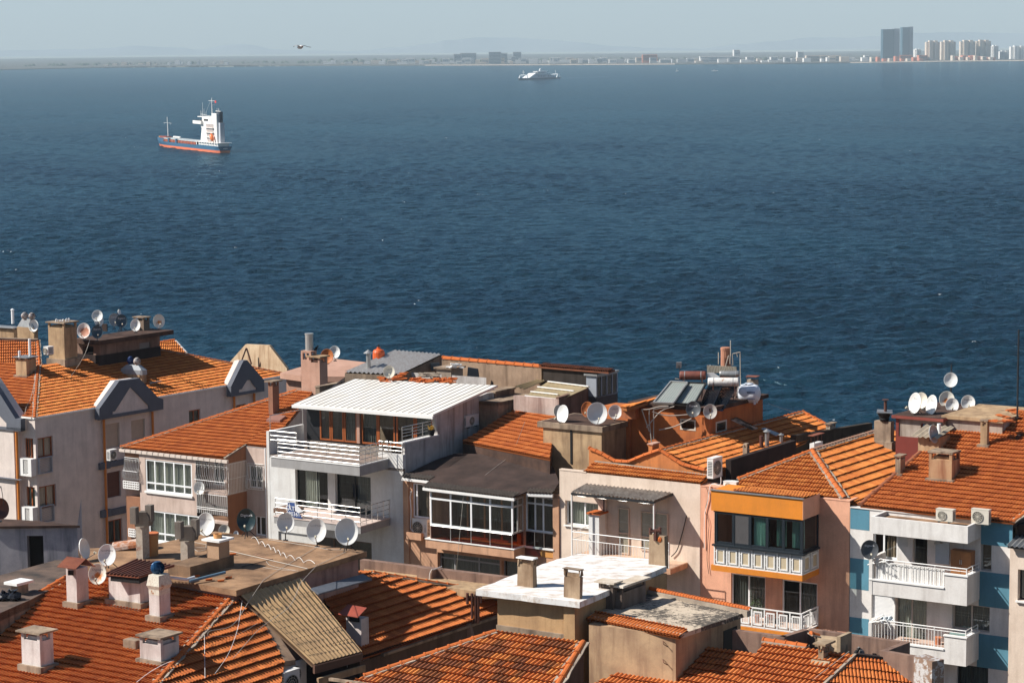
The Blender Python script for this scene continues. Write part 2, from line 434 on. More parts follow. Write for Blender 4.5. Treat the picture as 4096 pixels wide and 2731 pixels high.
def ridge(par, a, b, r=0.11, L=0.38, name='ridge_tiles', mortar=True, lift=0.03, upn=None, mat=None):
 """overlapping half-round caps bedded in mortar"""
 d = (b - a); n = max(1, int(round(d.length / L))); st = d / n; dn = d.normalized()
 x = dn.cross(V((0, 0, 1))).normalized(); y = x.cross(dn).normalized()
 if y.z < 0: y = -y
 mb = MB()
 for i in range(n):
  p0 = a + st * i + y * lift; p1 = a + st * (i + 1.0) + y * lift
  j = random.uniform(-.012, .012)
  pr = []
  for (p, rr) in ((p0, r * 1.14), (p0 + dn * 0.05, r * 1.14), (p0 + dn * 0.055, r * 0.98), (p1, r * 0.88)):
   pr.append([p + x * (rr * math.cos(t) + j) + y * rr * math.sin(t) for t in [math.pi * k / 6 for k in range(7)]])
  b_ = [q for g in pr for q in g]; fs = []
  for k in range(3):
   for q in range(6): fs.append((k * 7 + q, k * 7 + q + 1, (k + 1) * 7 + q + 1, (k + 1) * 7 + q))
  fs.append(tuple(range(7))); mb.add(b_, fs)
 o = mb.build(name, mat or RIDGE, par)
 if mortar:
  mo = MB(); ww = r * 1.5
  k = max(2, n * 2); L0 = []; L1 = []
  for i in range(k + 1):
   p = a + d * i / k; w1 = ww + random.uniform(-.03, .05); w2 = ww + random.uniform(-.03, .05)
   L0.append(p - x * w1 + y * 0.02); L1.append(p + x * w2 + y * 0.02)
  for i in range(k):
   mo.prism([L0[i], L1[i], L1[i + 1], L0[i + 1]], y * 0.05)
  mo.build('mortar_bed', MORTAR, o)
 return o
def corr(mb, a, b, c, d, wave=0.12, amp=0.025, thick=0.0, axis_rows=1, seg=4):
 """corrugated sheet on a-b-c-d (a-b eave, d-c top), waves run from a-b to d-c"""
 L = (b - a).length; n = max(2, int(L / wave)) * seg
 nn = (b - a).cross(d - a).normalized()
 if nn.z < 0: nn = -nn
 lo = []; hi = []
 for i in range(n + 1):
  t = i / n; h = nn * amp * math.sin(2 * math.pi * i / seg)
  lo.append(a.lerp(b, t) + h); hi.append(d.lerp(c, t) + h)
 for i in range(n): mb.poly(lo[i], lo[i + 1], hi[i + 1], hi[i])
 lo2 = [p - nn * 0.012 for p in lo]; hi2 = [p - nn * 0.012 for p in hi]
 for i in range(n): mb.poly(lo2[i], lo2[i + 1], hi2[i + 1], hi2[i]); mb.poly(lo[i], lo[i + 1], lo2[i + 1], lo2[i])
 return mb
def seam(mb, a, b, c, d, n, w=0.05, h=0.05, rough=False):
 """standing-seam ribs laid on a-b-c-d"""
 nn = (b - a).cross(d - a).normalized()
 if nn.z < 0: nn = -nn
 for i in range(n + 1):
  t = i / n; p, q = a.lerp(b, t) + nn * h / 2, d.lerp(c, t) + nn * h / 2
  mb.bar(p, q, w, h, nn)
 return mb
# ------------------------------------------------------------------ writing
def lettering(txt, size, o, ux, uy, mat, par, name='lettering', proj=None, align='CENTER'):
 cu = bpy.data.curves.new('t', 'FONT'); cu.body = txt; cu.size = size; cu.align_x = align; cu.align_y = 'CENTER'; cu.extrude = 0.0
 cu.resolution_u = 2
 ob = bpy.data.objects.new('t', cu); COL.objects.link(ob)
 me = bpy.data.meshes.new_from_object(ob)
 bpy.data.objects.remove(ob); bpy.data.curves.remove(cu)
 org = rootloc(par); nrm = ux.cross(uy).normalized()
 for v_ in me.vertices:
  p = o + ux * v_.co.x + uy * v_.co.y
  if proj: p = proj(v_.co.x, v_.co.y)
  v_.co = p + nrm * 0.006 - org
 me.name = name; me.materials.append(mat)
 r = bpy.data.objects.new(name, me); COL.objects.link(r); r.parent = par
 return r
INK_W = plain('white_ink', (0.85, 0.85, 0.85), 0.6, 0, 0.0)
INK_G = plain('grey_ink', (0.18, 0.18, 0.19), 0.6, 0, 0.0)
INK_P = plain('faded_ink', (0.38, 0.38, 0.38), 0.6, 0, 0.0)
HAZE = 0.000055
# ================================================================== water, air, far shore
def watermat():
 m, nt, b = nodes('sea_water'); co = coords(nt)
 b.inputs['Roughness'].default_value = 0.12
 b.inputs['IOR'].default_value = 1.333
 b.inputs['Specular IOR Level'].default_value = 0.36
 b.inputs['Specular Tint'].default_value = (0.55, 0.80, 1.0, 1)
 n1 = noise(nt, co, 1.0, 3, 0.55, (0.17, 0.085, 1))
 n2 = noise(nt, co, 1.0, 4, 0.6, (0.62, 0.34, 1))
 n3 = noise(nt, co, 1.0, 4, 0.6, (0.004, 0.0035, 1)); n4 = noise(nt, co, 1.0, 3, 0.6, (0.045, 0.022, 1))
 a1 = N(nt, 'Math', operation='MULTIPLY_ADD'); a1.inputs[1].default_value = 2.6
 nt.links.new(n1, a1.inputs[0]); nt.links.new(n2, a1.inputs[2])
 a2 = N(nt, 'Math', operation='MULTIPLY_ADD'); a2.inputs[1].default_value = 4.0; nt.links.new(n4, a2.inputs[0]); nt.links.new(a1.outputs[0], a2.inputs[2])
 bump(nt, b, a1.outputs[0], 1.0, 0.55)
 # shoals and wind belts, and a rare breaking crest
 c = mixc(nt, ramp(nt, n3, [(0.38, 0.0), (0.66, 1.0)]), (0.0028, 0.014, 0.026), (0.005, 0.025, 0.040))
 fo = noise(nt, co, 1.0, 2, 0.6, (0.6, 0.2, 1)); fb = noise(nt, co, 1.0, 2, 0.5, (0.05, 0.03, 1))
 mu = N(nt, 'Math', operation='MULTIPLY'); nt.links.new(fo, mu.inputs[0]); nt.links.new(fb, mu.inputs[1])
 c = mixc(nt, ramp(nt, mu.outputs[0], [(0.485, 0.0), (0.52, 1.0)]), c, (0.55, 0.58, 0.6))
 nt.links.new(c, b.inputs['Base Color'])
 b.inputs['Specular IOR Level'].default_value = 0.0
 bn = b.inputs['Normal'].links[0].from_socket
 gl = N(nt, 'BsdfGlossy'); gl.inputs['Roughness'].default_value = 0.1; gl.inputs[0].default_value = (0.5, 0.8, 1.0, 1); nt.links.new(bn, gl.inputs['Normal'])
 fr = N(nt, 'Fresnel'); fr.inputs[0].default_value = 1.333; nt.links.new(bn, fr.inputs['Normal'])
 mf = N(nt, 'Math', operation='MULTIPLY'); mf.inputs[1].default_value = 0.42; nt.links.new(fr.outputs[0], mf.inputs[0])
 mx = N(nt, 'MixShader'); nt.links.new(mf.outputs[0], mx.inputs[0]); nt.links.new(b.outputs[0], mx.inputs[1]); nt.links.new(gl.outputs[0], mx.inputs[2])
 nt.links.new(mx.outputs[0], nt.nodes['Material Output'].inputs['Surface'])
 return m
WATER = watermat()
import numpy as np
def build_sea():
 """one sheet of real waves, finer where it lies nearer, calming into the distance"""
 rs = np.random.RandomState(3); ys = [235.0]
 while ys[-1] < 8600: d = ys[-1]; ys.append(d + max(.45, .38 * d * d * 6.4e-6))
 ys = np.array(ys); c = np.concatenate([np.linspace(-3, -.34, 10)[:-1], np.linspace(-.34, .34, 720), np.linspace(.34, 3, 10)[1:]])
 Y, X = np.meshgrid(ys, c, indexing='ij'); X = X * np.minimum(Y, 3000 + Y * .2); Z = np.zeros_like(X)
 fade = np.clip(1.15 - Y / 5200, 0, 1)
 for k in range(54):
  lam = 2.1 * (17 / 2.1) ** (rs.rand() ** 1.3); th = rs.normal(0, .62) + .12; kk = 2 * np.pi / lam; ph = rs.rand() * 6.28
  a = .044 / kk * (1 + .5 * rs.rand()); t = kk * (X * np.sin(th) + Y * np.cos(th)) + ph; Z += a * np.clip(1.5 - (Y / 6000) * 12 / lam, 0, 1) * (np.sin(t) + .22 * np.sin(2 * t + 1.3))
 gust = .75 + .35 * np.sin(X * .013 + Y * .004 + 1) * np.sin(Y * .009 - X * .004)
 Z *= fade * gust; nr, nc = X.shape
 co = np.stack([X, Y, Z], -1).reshape(-1, 3).astype(np.float32); idx = np.arange(nr * nc).reshape(nr, nc)
 q = np.stack([idx[:-1, :-1], idx[:-1, 1:], idx[1:, 1:], idx[1:, :-1]], -1).reshape(-1, 4)
 me = bpy.data.meshes.new('sea'); me.vertices.add(len(co)); me.vertices.foreach_set('co', co.ravel()); me.loops.add(q.size); me.loops.foreach_set('vertex_index', q.ravel().astype(np.int32))
 me.polygons.add(len(q)); me.polygons.foreach_set('loop_start', np.arange(0, q.size, 4, dtype=np.int32)); me.polygons.foreach_set('loop_total', np.full(len(q), 4, dtype=np.int32)); me.update(); me.polygons.foreach_set('use_smooth', np.ones(len(q), dtype=bool)); me.materials.append(WATER)
 print('sea', nr, nc); o = bpy.data.objects.new('sea', me); COL.objects.link(o); o['kind'] = 'structure'
build_sea()
# the hillside the houses stand on, falling to the shore
gm = MB(); ys = [-60, 40, 100, 170, 260, 360]; zs_ = [44, 34, 28, 20, 8, -3]
for i in range(5): gm.poly(V((-260, ys[i], zs_[i])), V((260, ys[i], zs_[i])), V((260, ys[i + 1], zs_[i + 1])), V((-260, ys[i + 1], zs_[i + 1])))
gm.build('ground', stucco('street_ground', (0.12, 0.09, 0.065), (0.06, 0.045, 0.03), .6, 0), kind='structure', loc=(0, 0, 0))
# ================================================================== things repeated over the roofs
def ext(P, dr, px):                                   # how far along dr from P until the pixel column px
 mm = ray(px).cross(_U); return -((P - CAM).dot(mm)) / dr.dot(mm)
def dep(R, x, y, d):                                  # a distance, or the distance of the surface (point, normal) seen at that pixel
 return on(R(x, y), d).y if isinstance(d, tuple) else d
def cb(R, nx, yt, yb, lx, rx, d, e1=None, e2=None):
 """box read off the photograph by its nearest upright edge: returns near top corner, left edge, right edge, height"""
 e1 = e1 or E1; e2 = e2 or E2; d = dep(R, nx, yb, d)
 P = atd(R(nx, yt), d); H = P.z - atd(R(nx, yb), d).z
 a = ext(P, e1, R(lx, yt)); b = ext(P, e2, R(rx, yt))
 return P, e1 * a, e2 * b, H
def dn(h): return V((0, 0, -h))
def chimney(par, R, nx, yt, yb, lx, rx, d, mat=None, slot=0.2, cap=0.08, over=0.1, capmat=None, sink=0.6, name='chimney', capkind='slab', skirt=None, skew=0, label=None):
 P, a, b, H = cb(R, nx, yt, yb, lx, rx, d)
 if skirt:
  mk = MB(); q = 0.12; o = P + dn(H) - a.normalized() * q - b.normalized() * q
  mk.box(o, a + a.normalized() * 2 * q, b + b.normalized() * 2 * q, V((0, 0, skirt)))
  o2 = P + dn(H + 0.3) - a.normalized() * .4 - b.normalized() * .4
 mat = mat or CONC_TAN
 mb = MB(); H2 = H - slot - (cap if slot or cap else 0)
 base = P + dn(H + sink)
 mb.box(base, a, b, V((0, 0, H2 + sink)))
 an, bn = a.normalized(), b.normalized()
 if slot:
  t = min(0.13, a.length * .28, b.length * .28)
  for (i, j) in ((0, 0), (1, 0), (0, 1), (1, 1)):
   o = base + V((0, 0, H2 + sink)) + an * (i * (a.length - t)) + bn * (j * (b.length - t))
   mb.box(o, an * t, bn * t, V((0, 0, slot)))
  mb.box(base + V((0, 0, H2 + sink)) + an * t * 1.2 + bn * t * 1.2, an * (a.length - 2.4 * t), bn * (b.length - 2.4 * t), V((0, 0, slot * 0.45)))
 c = mb.build(name, mat, par, label=label)
 if skirt: mk.build('footing', CONC, c)
 if cap:
  k = MB(); o = P + dn(cap) - an * over - bn * over
  A, B = an * (a.length + 2 * over), bn * (b.length + 2 * over)
  if capkind == 'slab':
   k.box(o, A, B, V((0, 0, cap)))
   for q in range(8): k.v[q] += V((random.uniform(-.015, .015), random.uniform(-.015, .015), random.uniform(-.01, .01)))
  elif capkind == 'tent':                         # folded sheet, ridge along b
   h = a.length * 0.42; mid = o + A / 2 + V((0, 0, h))
   k.prism([o, mid, mid + B, o + B], V((0, 0, .03))); k.prism([o + A, o + A + B, mid + B, mid], V((0, 0, .03)))
  k.build('chimney_cap', capmat or CONC, c)
 return c
def pipe(par, R, x, yt, yb, d, r, mat=None, hat=0.0, name='flue_pipe', **kw):
 d = dep(R, x, yb, d); t = atd(R(x, yt), d); b = V((t.x, t.y, atd(R(x, yb), d).z)); mb = MB()
 mb.tube([b + V((0, 0, -0.25)), t], r, 12)
 if hat: mb.lathe(t + V((0, 0, 0.03)), V((0, 0, 1)), [(0, hat), (0.02, hat), (hat * 0.75, 0.01)], 14)
 if hat: mb.tube([t - V((r, 0, 0)), t + V((-r, 0, .05))], 0.012, 4); mb.tube([t + V((r, 0, 0)), t + V((r, 0, .05))], 0.012, 4)
 return mb.build(name, mat or GALV, par, smooth=False, **kw)
def onion(par, R, cx, cy, w, d, mat, name='turbine_vent', **kw):
 """slatted spherical wind turbine"""
 c = atd(R(cx, cy), d); r = w * K * d / FPX / 2; mb = MB(); seg = 14
 for k in range(seg):
  a0 = 2 * math.pi * k / seg; pts0 = []; pts1 = []
  for i in range(9):
   th = math.pi * (0.12 + 0.76 * i / 8); tw = 0.5 * (i / 8)
   for lst, aa, rr in ((pts0, a0 + tw, r), (pts1, a0 + tw + 2 * math.pi / seg * 0.95, r * 0.84)):
    lst.append(c + V((math.sin(th) * math.cos(aa), math.sin(th) * math.sin(aa), math.cos(th))) * rr)
  for i in range(8): mb.poly(pts0[i], pts0[i + 1], pts1[i + 1], pts1[i])
 mb.lathe(c + V((0, 0, r * 0.86)), V((0, 0, 1)), [(0, r * .45), (r * .1, r * .4), (r * .16, .01)], 14)
 mb.lathe(c - V((0, 0, r * 1.25)), V((0, 0, 1)), [(0, r * .62), (r * .35, r * .62), (r * .4, r * .5)], 14)
 return mb.build(name, mat, par, smooth=False, **kw)
def ac(R, nx, yt, yb, lx, rx, d, label, fan='L', e1=None, e2=None, brand=None, group='air conditioner outdoor units', feet=True, dusty=False):
 P, a, b, H = cb(R, nx, yt, yb, lx, rx, d, e1, e2)
 root = empty('air_conditioner', P + dn(H) + (a + b) / 2, label, 'air conditioner', group)
 CASE = plain('ac_casing_dusty' if dusty else 'ac_casing', (0.62, 0.57, 0.48) if dusty else (0.72, 0.70, 0.66), 0.45, 0, 0.25)
 mb = MB(); mb.box(P + dn(H), a, b, V((0, 0, H)))
 mb.box(P + dn(0.02) - a.normalized() * .012 - b.normalized() * .012, a + a.normalized() * .024, b + b.normalized() * .024, V((0, 0, .028)))
 mb.build('casing', CASE, root)
 L, D_, nrm = (a, b, -b.normalized()) if fan == 'L' else (b, a, -a.normalized())
 ln = L.normalized(); r = H * 0.36
 cen = P + dn(H * 0.5) + (L * (0.62 if fan == 'L' else 0.44)) + nrm * 0.012
 up_ = V((0, 0, 1))
 g = MB(); ring = [cen + (ln * math.cos(t) + up_ * math.sin(t)) * r for t in [2 * math.pi * k / 20 for k in range(20)]]
 g.poly(*[q + nrm * 0.0 for q in ring]); fanm = g.build('fan_opening', DARKM, root)
 gr = MB()
 for rr in (1.0, 0.72, 0.46, 0.2):
  rg = [cen + nrm * 0.02 + (ln * math.cos(t) + up_ * math.sin(t)) * r * rr for t in [2 * math.pi * k / 20 for k in range(21)]]
  gr.tube(rg, 0.010 if rr < 1 else 0.016, 4, cap=False)
 for k in range(6):
  t = math.pi * k / 6; q = (ln * math.cos(t) + up_ * math.sin(t)) * r; gr.tube([cen + nrm * .02 - q, cen + nrm * .02 + q], 0.007, 4)
 gr.lathe(cen + nrm * 0.015, nrm, [(0, r * .2), (.012, r * .2)], 12)
 gr.build('fan_grille', plain('ac_grille', (0.5, 0.46, 0.38), 0.5), fanm)
 # coil louvres on the other face
 lv = MB(); side = b if fan == 'L' else a; sn = -a.normalized() if fan == 'L' else -b.normalized(); o = P
 for k in range(9):
  zz = H * (0.14 + 0.72 * k / 9)
  lv.box(o + dn(H - zz) + side * 0.15 + sn * 0.0, side * 0.7, sn * 0.008, V((0, 0, H * 0.035)))
 lv.build('side_louvres', DARKM, root)
 if feet:
  f = MB()
  for k in (0.18, 0.78):
   f.box(P + dn(H + 0.06) + L * k - D_.normalized() * .03, L.normalized() * 0.07, D_ + D_.normalized() * .06, V((0, 0, 0.06)))
  f.build('feet', DARKM, root)
 if brand:
  lettering(brand, H * 0.17, P + dn(H * 0.5) + a * 0.12 + nrm * 0.004, V((0, 0, 1)), -(-ln), INK_G, root) if fan == 'L' else None
 return root
# -- satellite dishes
DW = plain('dish_white', (0.74, 0.74, 0.71), 0.5, 0, 0.3, 2.2, (0.42, 0.38, 0.33))
DC = plain('dish_cream', (0.72, 0.66, 0.54), 0.5, 0, 0.3, 2.2)
DD = plain('dish_charcoal', (0.085, 0.09, 0.095), 0.4, 0, 0.3)
DB = plain('dish_blue_grey', (0.05, 0.085, 0.11), 0.32, 0, 0.3)
DG = plain('dish_grey', (0.33, 0.35, 0.35), 0.45, 0, 0.3)
DK = plain('dish_bottle_green', (0.018, 0.035, 0.038), 0.25, 0, 0.3)
DR = rusty('dish_orange_rust', (0.56, 0.17, 0.04), (0.30, 0.085, 0.02), 0.45, 0.62, 3)
def rustpatch(name, col, rust, c, r):
 m, nt, b = nodes(name); co = coords(nt); mp = N(nt, 'Mapping'); mp.inputs['Location'].default_value = (-c[0], -c[1], -c[2]); nt.links.new(co, mp.inputs[0])
 ln = N(nt, 'VectorMath', operation='LENGTH'); nt.links.new(mp.outputs[0], ln.inputs[0]); ad = N(nt, 'Math', operation='MULTIPLY_ADD'); ad.inputs[1].default_value = .55
 nt.links.new(noise(nt, co, 9, 6, .75, (1, 1, .5)), ad.inputs[0]); nt.links.new(ln.outputs['Value'], ad.inputs[2])
 nt.links.new(mixc(nt, ramp(nt, ad.outputs[0], [(r + .20, 1.0), (r + .30, 0.0)]), col, rust), b.inputs['Base Color']); b.inputs['Roughness'].default_value = .6; return m
DP = rustpatch('dish_patch_rust', (0.74, 0.70, 0.6), (0.60, 0.19, 0.03), (0.0, 0, -.08), .2)
DRB = rustpatch('dish_brown_rust', (0.7, 0.66, 0.62), (0.40, 0.17, 0.1), (.05, 0, -.08), .36)
def dish(R, cx, cy, w, h, d, label, mat=None, txt=None, ink=None, yaw=0.0, tilt=12, roll=0, foot=None, base='mast', arm=1, tsize=0.16, sub=None, group='satellite dishes on the roofs', face=1, armdir=0, tdy=0.42):
 mat = mat or DW; d = dep(R, cx, foot or cy, d)
 c = atd(R(cx, cy), d); D = h * K * d / FPX; r = D / 2
 toc = V((CAM.x - c.x, CAM.y - c.y, 0)).normalized()
 yw = rad(yaw); nr = V((toc.x * math.cos(yw) - toc.y * math.sin(yw), toc.x * math.sin(yw) + toc.y * math.cos(yw), 0))
 nr = (nr * math.cos(rad(tilt)) + V((0, 0, math.sin(rad(tilt))))).normalized() * face
 x = V((0, 0, 1)).cross(nr).normalized() * face; y = nr.cross(x) * face
 if y.z < 0: y = -y
 if x.cross(y).dot(nr) < 0: x = -x
 wa = min(0.94, max(0.8, w / h / max(0.2, abs(math.cos(yw)))))
 bowl = 0.14 * D
 root = empty('satellite_dish', c, label, 'satellite dish', group)
 def pp(px, py):                                    # point of the bowl at x, y metres
  q = ((px / (r * wa)) ** 2 + (py / r) ** 2); return c + x * px + y * py + nr * (bowl * (q - 1))
 mb = MB(); seg = 32; rings = [0.0, 0.3, 0.6, 0.85, 1.0]
 pts = [c - nr * bowl]; fs = []
 for q in rings[1:]:
  for k in range(seg):
   t = 2 * math.pi * k / seg; pts.append(pp(r * wa * q * math.cos(t), r * q * math.sin(t)))
 for k in range(seg): fs.append((0, 1 + k, 1 + (k + 1) % seg))
 for i in range(len(rings) - 2):
  for k in range(seg): a_ = 1 + i * seg; fs.append((a_ + k, a_ + seg + k, a_ + seg + (k + 1) % seg, a_ + (k + 1) % seg))
 mb.add(pts, fs)
 rim0 = pts[-seg:]; rim1 = [p + (p - c).normalized() * 0.018 for p in rim0]; rim2 = [p - nr * 0.03 for p in rim1]
 for A_, B_ in ((rim0, rim1), (rim1, rim2)):
  for k in range(seg): mb.poly(A_[k], A_[(k + 1) % seg], B_[(k + 1) % seg], B_[k])
 bk = [p - nr * 0.03 for p in pts]; mb.add(bk, fs)
 ref = mb.build('reflector', mat, root, smooth=False)
 for p_ in ref.data.polygons: p_.use_smooth = len(p_.vertices) < 5 and p_.area > 1e-4
 if arm:
  a0 = c - y * r * 1.0 - nr * 0.02; foc = c + nr * D * 0.55 - y * r * 0.62
  am = MB(); am.bar(a0, foc, 0.03, 0.03); am.build('arm', DARKM if mat in (DD, DB, DK) else GALV, root)
  lb = MB(); ax = (c - foc).normalized(); lb.lathe(foc - ax * 0.02, ax, [(0, .02), (0, .035), (.08, .035), (.085, .05), (.12, .05)], 10)
  lb.build('feed_horn', plain('lnb_cream', (0.6, 0.55, 0.42), 0.5), root)
 # mount
 hub = c - nr * (bowl + 0.05); ms = MB()
 ft = V((hub.x, hub.y, atd(R(cx, foot), d).z)) if foot else hub - V((0, 0, r * 1.25))
 k = ft - nr * 0.06; k.z = ft.z
 ms.tube([hub + nr * 0.04, hub - nr * 0.06, V((k.x, k.y, hub.z - 0.1)), k], 0.024, 6)
 if base == 'tripod':
  for t in (0.3, 2.4, 4.5): ms.tube([V((k.x, k.y, k.z + .35)), k + V((math.cos(t), math.sin(t), 0)) * 0.38 - V((0, 0, .02))], 0.018, 5)
 elif base == 'mast': ms.box(k + V((-.1, -.1, -.03)), V((.2, 0, 0)), V((0, .2, 0)), V((0, 0, .04)))
 ms.build('mast', DARKM, root)
 if txt: lettering(txt, D * tsize, c, x, y, ink or INK_P, root, proj=lambda a_, b_: pp(a_, b_ + r * tdy))
 if sub: lettering(sub, D * tsize * .4, c, x, y, ink or INK_P, root, proj=lambda a_, b_: pp(a_, b_ + r * (tdy - .27)))
 return root
def cable(pts, label, r=0.012, mat=None, sag=0.0, name='cable', group=None, seg=10):
 """pts: 3-D points; sagging between neighbours"""
 out = [pts[0]]
 for i in range(len(pts) - 1):
  a, b = pts[i], pts[i + 1]; n = seg if sag else 1
  for k in range(1, n + 1):
   t = k / n; p = a.lerp(b, t); p.z -= sag * 4 * t * (1 - t) * (b - a).length; out.append(p)
 mb = MB(); mb.tube(out, r * .72, 5)
 return mb.build(name, mat or CABLE, None, label=label, cat='cable', group=group or 'aerial leads strung over the roofs')
def smooth_path(pts, n=6):
 out = []; m_ = len(pts)
 for i in range(m_ - 1):
  p0, p1, p2, p3 = pts[max(i - 1, 0)], pts[i], pts[i + 1], pts[min(i + 2, m_ - 1)]
  for k in range(n):
   t = k / n; out.append(0.5 * ((2 * p1) + (p2 - p0) * t + (2 * p0 - 5 * p1 + 4 * p2 - p3) * t * t + (3 * p1 - p0 - 3 * p2 + p3) * t ** 3))
 out.append(pts[-1]); return out
def project_out(F, R, xr, yr, xside):
 """how far a slab's front corner (xr, yr) stands out, if its return meets the wall F at pixel column xside"""
 lo, hi = 0.1, 3.5; mm = ray(R(xside, yr)).cross(_U)
 for _ in range(40):
  md = (lo + hi) / 2; p = F.P(R(xr, yr), md); q = F.pt((p - F.o).dot(F.u), p.z, 0)
  if (q - CAM).dot(mm) * (p - CAM).dot(mm) > 0: lo = md
  else: hi = md
 return lo
def slab(F, R, tl, tr, br, xside, out=None):
 """front face of a projecting slab: top left, top right, bottom right pixels"""
 o = out or project_out(F, R, tr[0], tr[1], xside)
 u1, z1 = F.uz(R(*tr), o); u0 = F.uz(R(*tl), o)[0]; z0 = F.uz(R(*br), o)[1]
 return o, u0, u1, z0, z1
def floorlabel(): pass
# ================================================================== grey-white apartment building on the left
L_WALL = stucco('lilac_white_render', (0.74, 0.64, 0.57), (0.3, 0.26, 0.24), 0.3, 0.15)
L_TRIM = stucco('slate_trim', (0.13, 0.14, 0.165), (0.08, 0.08, 0.09), 0.3, 0.1)
ORPIPE = plain('orange_downpipe', (0.62, 0.20, 0.03), 0.5, 0, 0.3)
SHUT = plain('beige_shutter', (0.55, 0.44, 0.34), 0.6, 0, 0.2)
def build_left():
 c0 = atd(A1(360, 1240), 147); z0 = c0.z
 c1 = atz(A2(1195, 525), z0)
 FRr = Fr(c0, c1)
 cL = c0 + E1 * 14; FL = Fr(cL, c0)
 root = empty('apartment_building', (c0.x, c0.y, 24), 'grey-white apartment building with slate-trimmed gables and orange downpipes', 'building', 'apartment buildings')
 cB = cL + (c1 - c0); zb = 22
 # windows on the right (shaded) face
 holes = []
 rr = lambda R, tl, br, d=0: FRr.rect(R(*tl), R(*br), d)
 w_c1 = rr(B1, (385, 140), (558, 318)); w_c2 = rr(B1, (400, 648), (592, 842))
 w_s1 = rr(A1, (1105, 1302), (1255, 1530)); w_s2 = rr(A1, (1370, 1262), (1520, 1440))
 w_m1 = rr(B1, (1118, 500), (1268, 735)); w_m2 = rr(B1, (1132, 1000), (1284, 1212))
 w_f = rr(A2, (145, 895), (268, 1010)); w_g = rr(A2, (640, 838), (745, 900))
 w_h = rr(A2, (945, 748), (972, 790)); w_i = rr(A2, (1085, 725), (1102, 745))
 holes = [w_c1, w_c2, w_s1, w_s2, w_m1, w_m2, w_f, w_g]
 mb = MB(); FRr.wall(mb, 0, FRr.L, zb, z0, holes, 0.22)
 # left face with its corner openings
 uL = FL.L; lx = lambda x, y: FL.uz(B1(x, y))[0]
 hl1 = (lx(255, 200), uL - 0.14, w_c1[2], w_c1[3]); hl2 = (lx(270, 700), uL - 0.14, w_c2[2], w_c2[3])
 FL.wall(mb, 0, uL, zb, z0, [hl1, hl2], 0.22)
 for a, b in ((c1, cB), (cB, cL)): mb.poly(a, b, atz0(b, zb), atz0(a, zb))
 mb.poly(*[up(p, -0.1) for p in (c0, c1, cB, cL)])
 wall = mb.build('wall', L_WALL, root)
 for r, nm, cu in ((w_c1, 'window', CUR_W), (w_c2, 'window', CUR_W), (w_f, 'window', CUR_D), (w_m2, 'window', CUR_D), (w_g, 'window', None)):
  window(root, FRr, r, cols=(0.5,), frame=WOODBR, cur=cu, fw=0.09)
 window(root, FL, hl1, cols=(0.3, 0.62), frame=WOODBR, cur=CUR_W, fw=0.08); window(root, FL, hl2, cols=(0.5,), frame=WOODBR, cur=CUR_T, fw=0.1)
 shutter(root, FRr, w_s1, SHUT, -0.14); shutter(root, FRr, w_s2, SHUT, -0.14)
 shutter(root, FRr, w_m1, plain('brown_shutter', (0.14, 0.05, 0.03), 0.6, 0, 0.4), -0.14)
 # lattice boxes below the corner windows
 for (y0, y1, x0) in ((355, 480, 404), (860, 990, 424)):
  r = rr(B1, (x0, y0), (x0 + 145, y1), .15); m2 = MB()
  FRr.box(m2, r[0], r[1], r[2] - .05, r[2], -0.02, 0.2); FRr.box(m2, r[0], r[1], r[3], r[3] + .05, -0.02, 0.2)
  FRr.box(m2, r[0], r[0] + .06, r[2], r[3], -0.02, 0.2); FRr.box(m2, r[1] - .06, r[1], r[2], r[3], -0.02, 0.2)
  k = 9
  for i in range(1, k):
   z = r[2] + (r[3] - r[2]) * i / k; m2.bar(FRr.pt(r[0], z - .06, .15), FRr.pt(r[1], z + .06, .15), 0.02)
  g_ = m2.build('lattice_box', plain('grey_lattice', (0.4, 0.4, 0.42), 0.6), root)
  m3 = MB(); uu = lx(x0 - 150, y0); zt = r[3] + 0.05
  FL.box(m3, uu, uL + .02, r[2] - .12, r[2], 0, .45); FL.box(m3, uu, uL + .02, zt - 0.06, zt, 0, .45)
  FL.box(m3, uu, uu + .3, r[2], zt - .06, 0, .45); FL.box(m3, uL - .25, uL + .02, r[2], zt - .06, 0, .45)
  for i in range(1, 12):
   z = r[2] + (zt - r[2]) * i / 12; m3.bar(FL.pt(uu + .3, z - .09, .4), FL.pt(uL - .25, z + .09, .4), 0.018); m3.bar(FL.pt(uu + .3, z + .09, .4), FL.pt(uL - .25, z - .09, .4), 0.018)
  m3.build('lattice_box', WHITE, root)
 # white corner pier
 m4 = MB(); FL.box(m4, uL - .14, uL + .06, zb, z0 - .02, -.14, .03); m4.build('corner_pier', L_WALL, root)
 # gables on the right face
 def gable(R, wallp, strips, off, F):
  g = MB(); g.prism([F.P(R(*p), off) for p in wallp], -F.n * (off + 0.35))
  o = g.build('gable', L_WALL, root)
  t = MB()
  for s_ in strips: t.prism([F.P(R(*p), off) + F.n * 0.07 for p in s_], -F.n * 0.4)
  t.build('gable_trim', L_TRIM, o)
  return o
 gable(A1, [(1045, 1250), (1045, 1135), (1245, 850), (1355, 835), (1445, 822), (1635, 1012), (1690, 1040), (1690, 1140)],
          [[(1030, 1255), (1030, 1135), (1240, 842), (1356, 828), (1356, 905), (1195, 1160), (1170, 1165), (1170, 1230)],
           [(1356, 828), (1450, 815), (1640, 1010), (1700, 1035), (1700, 1140), (1562, 1164), (1545, 1100), (1356, 905)],
           [(1170, 1195), (1562, 1132), (1562, 1164), (1170, 1230)]], 0.45, FRr)
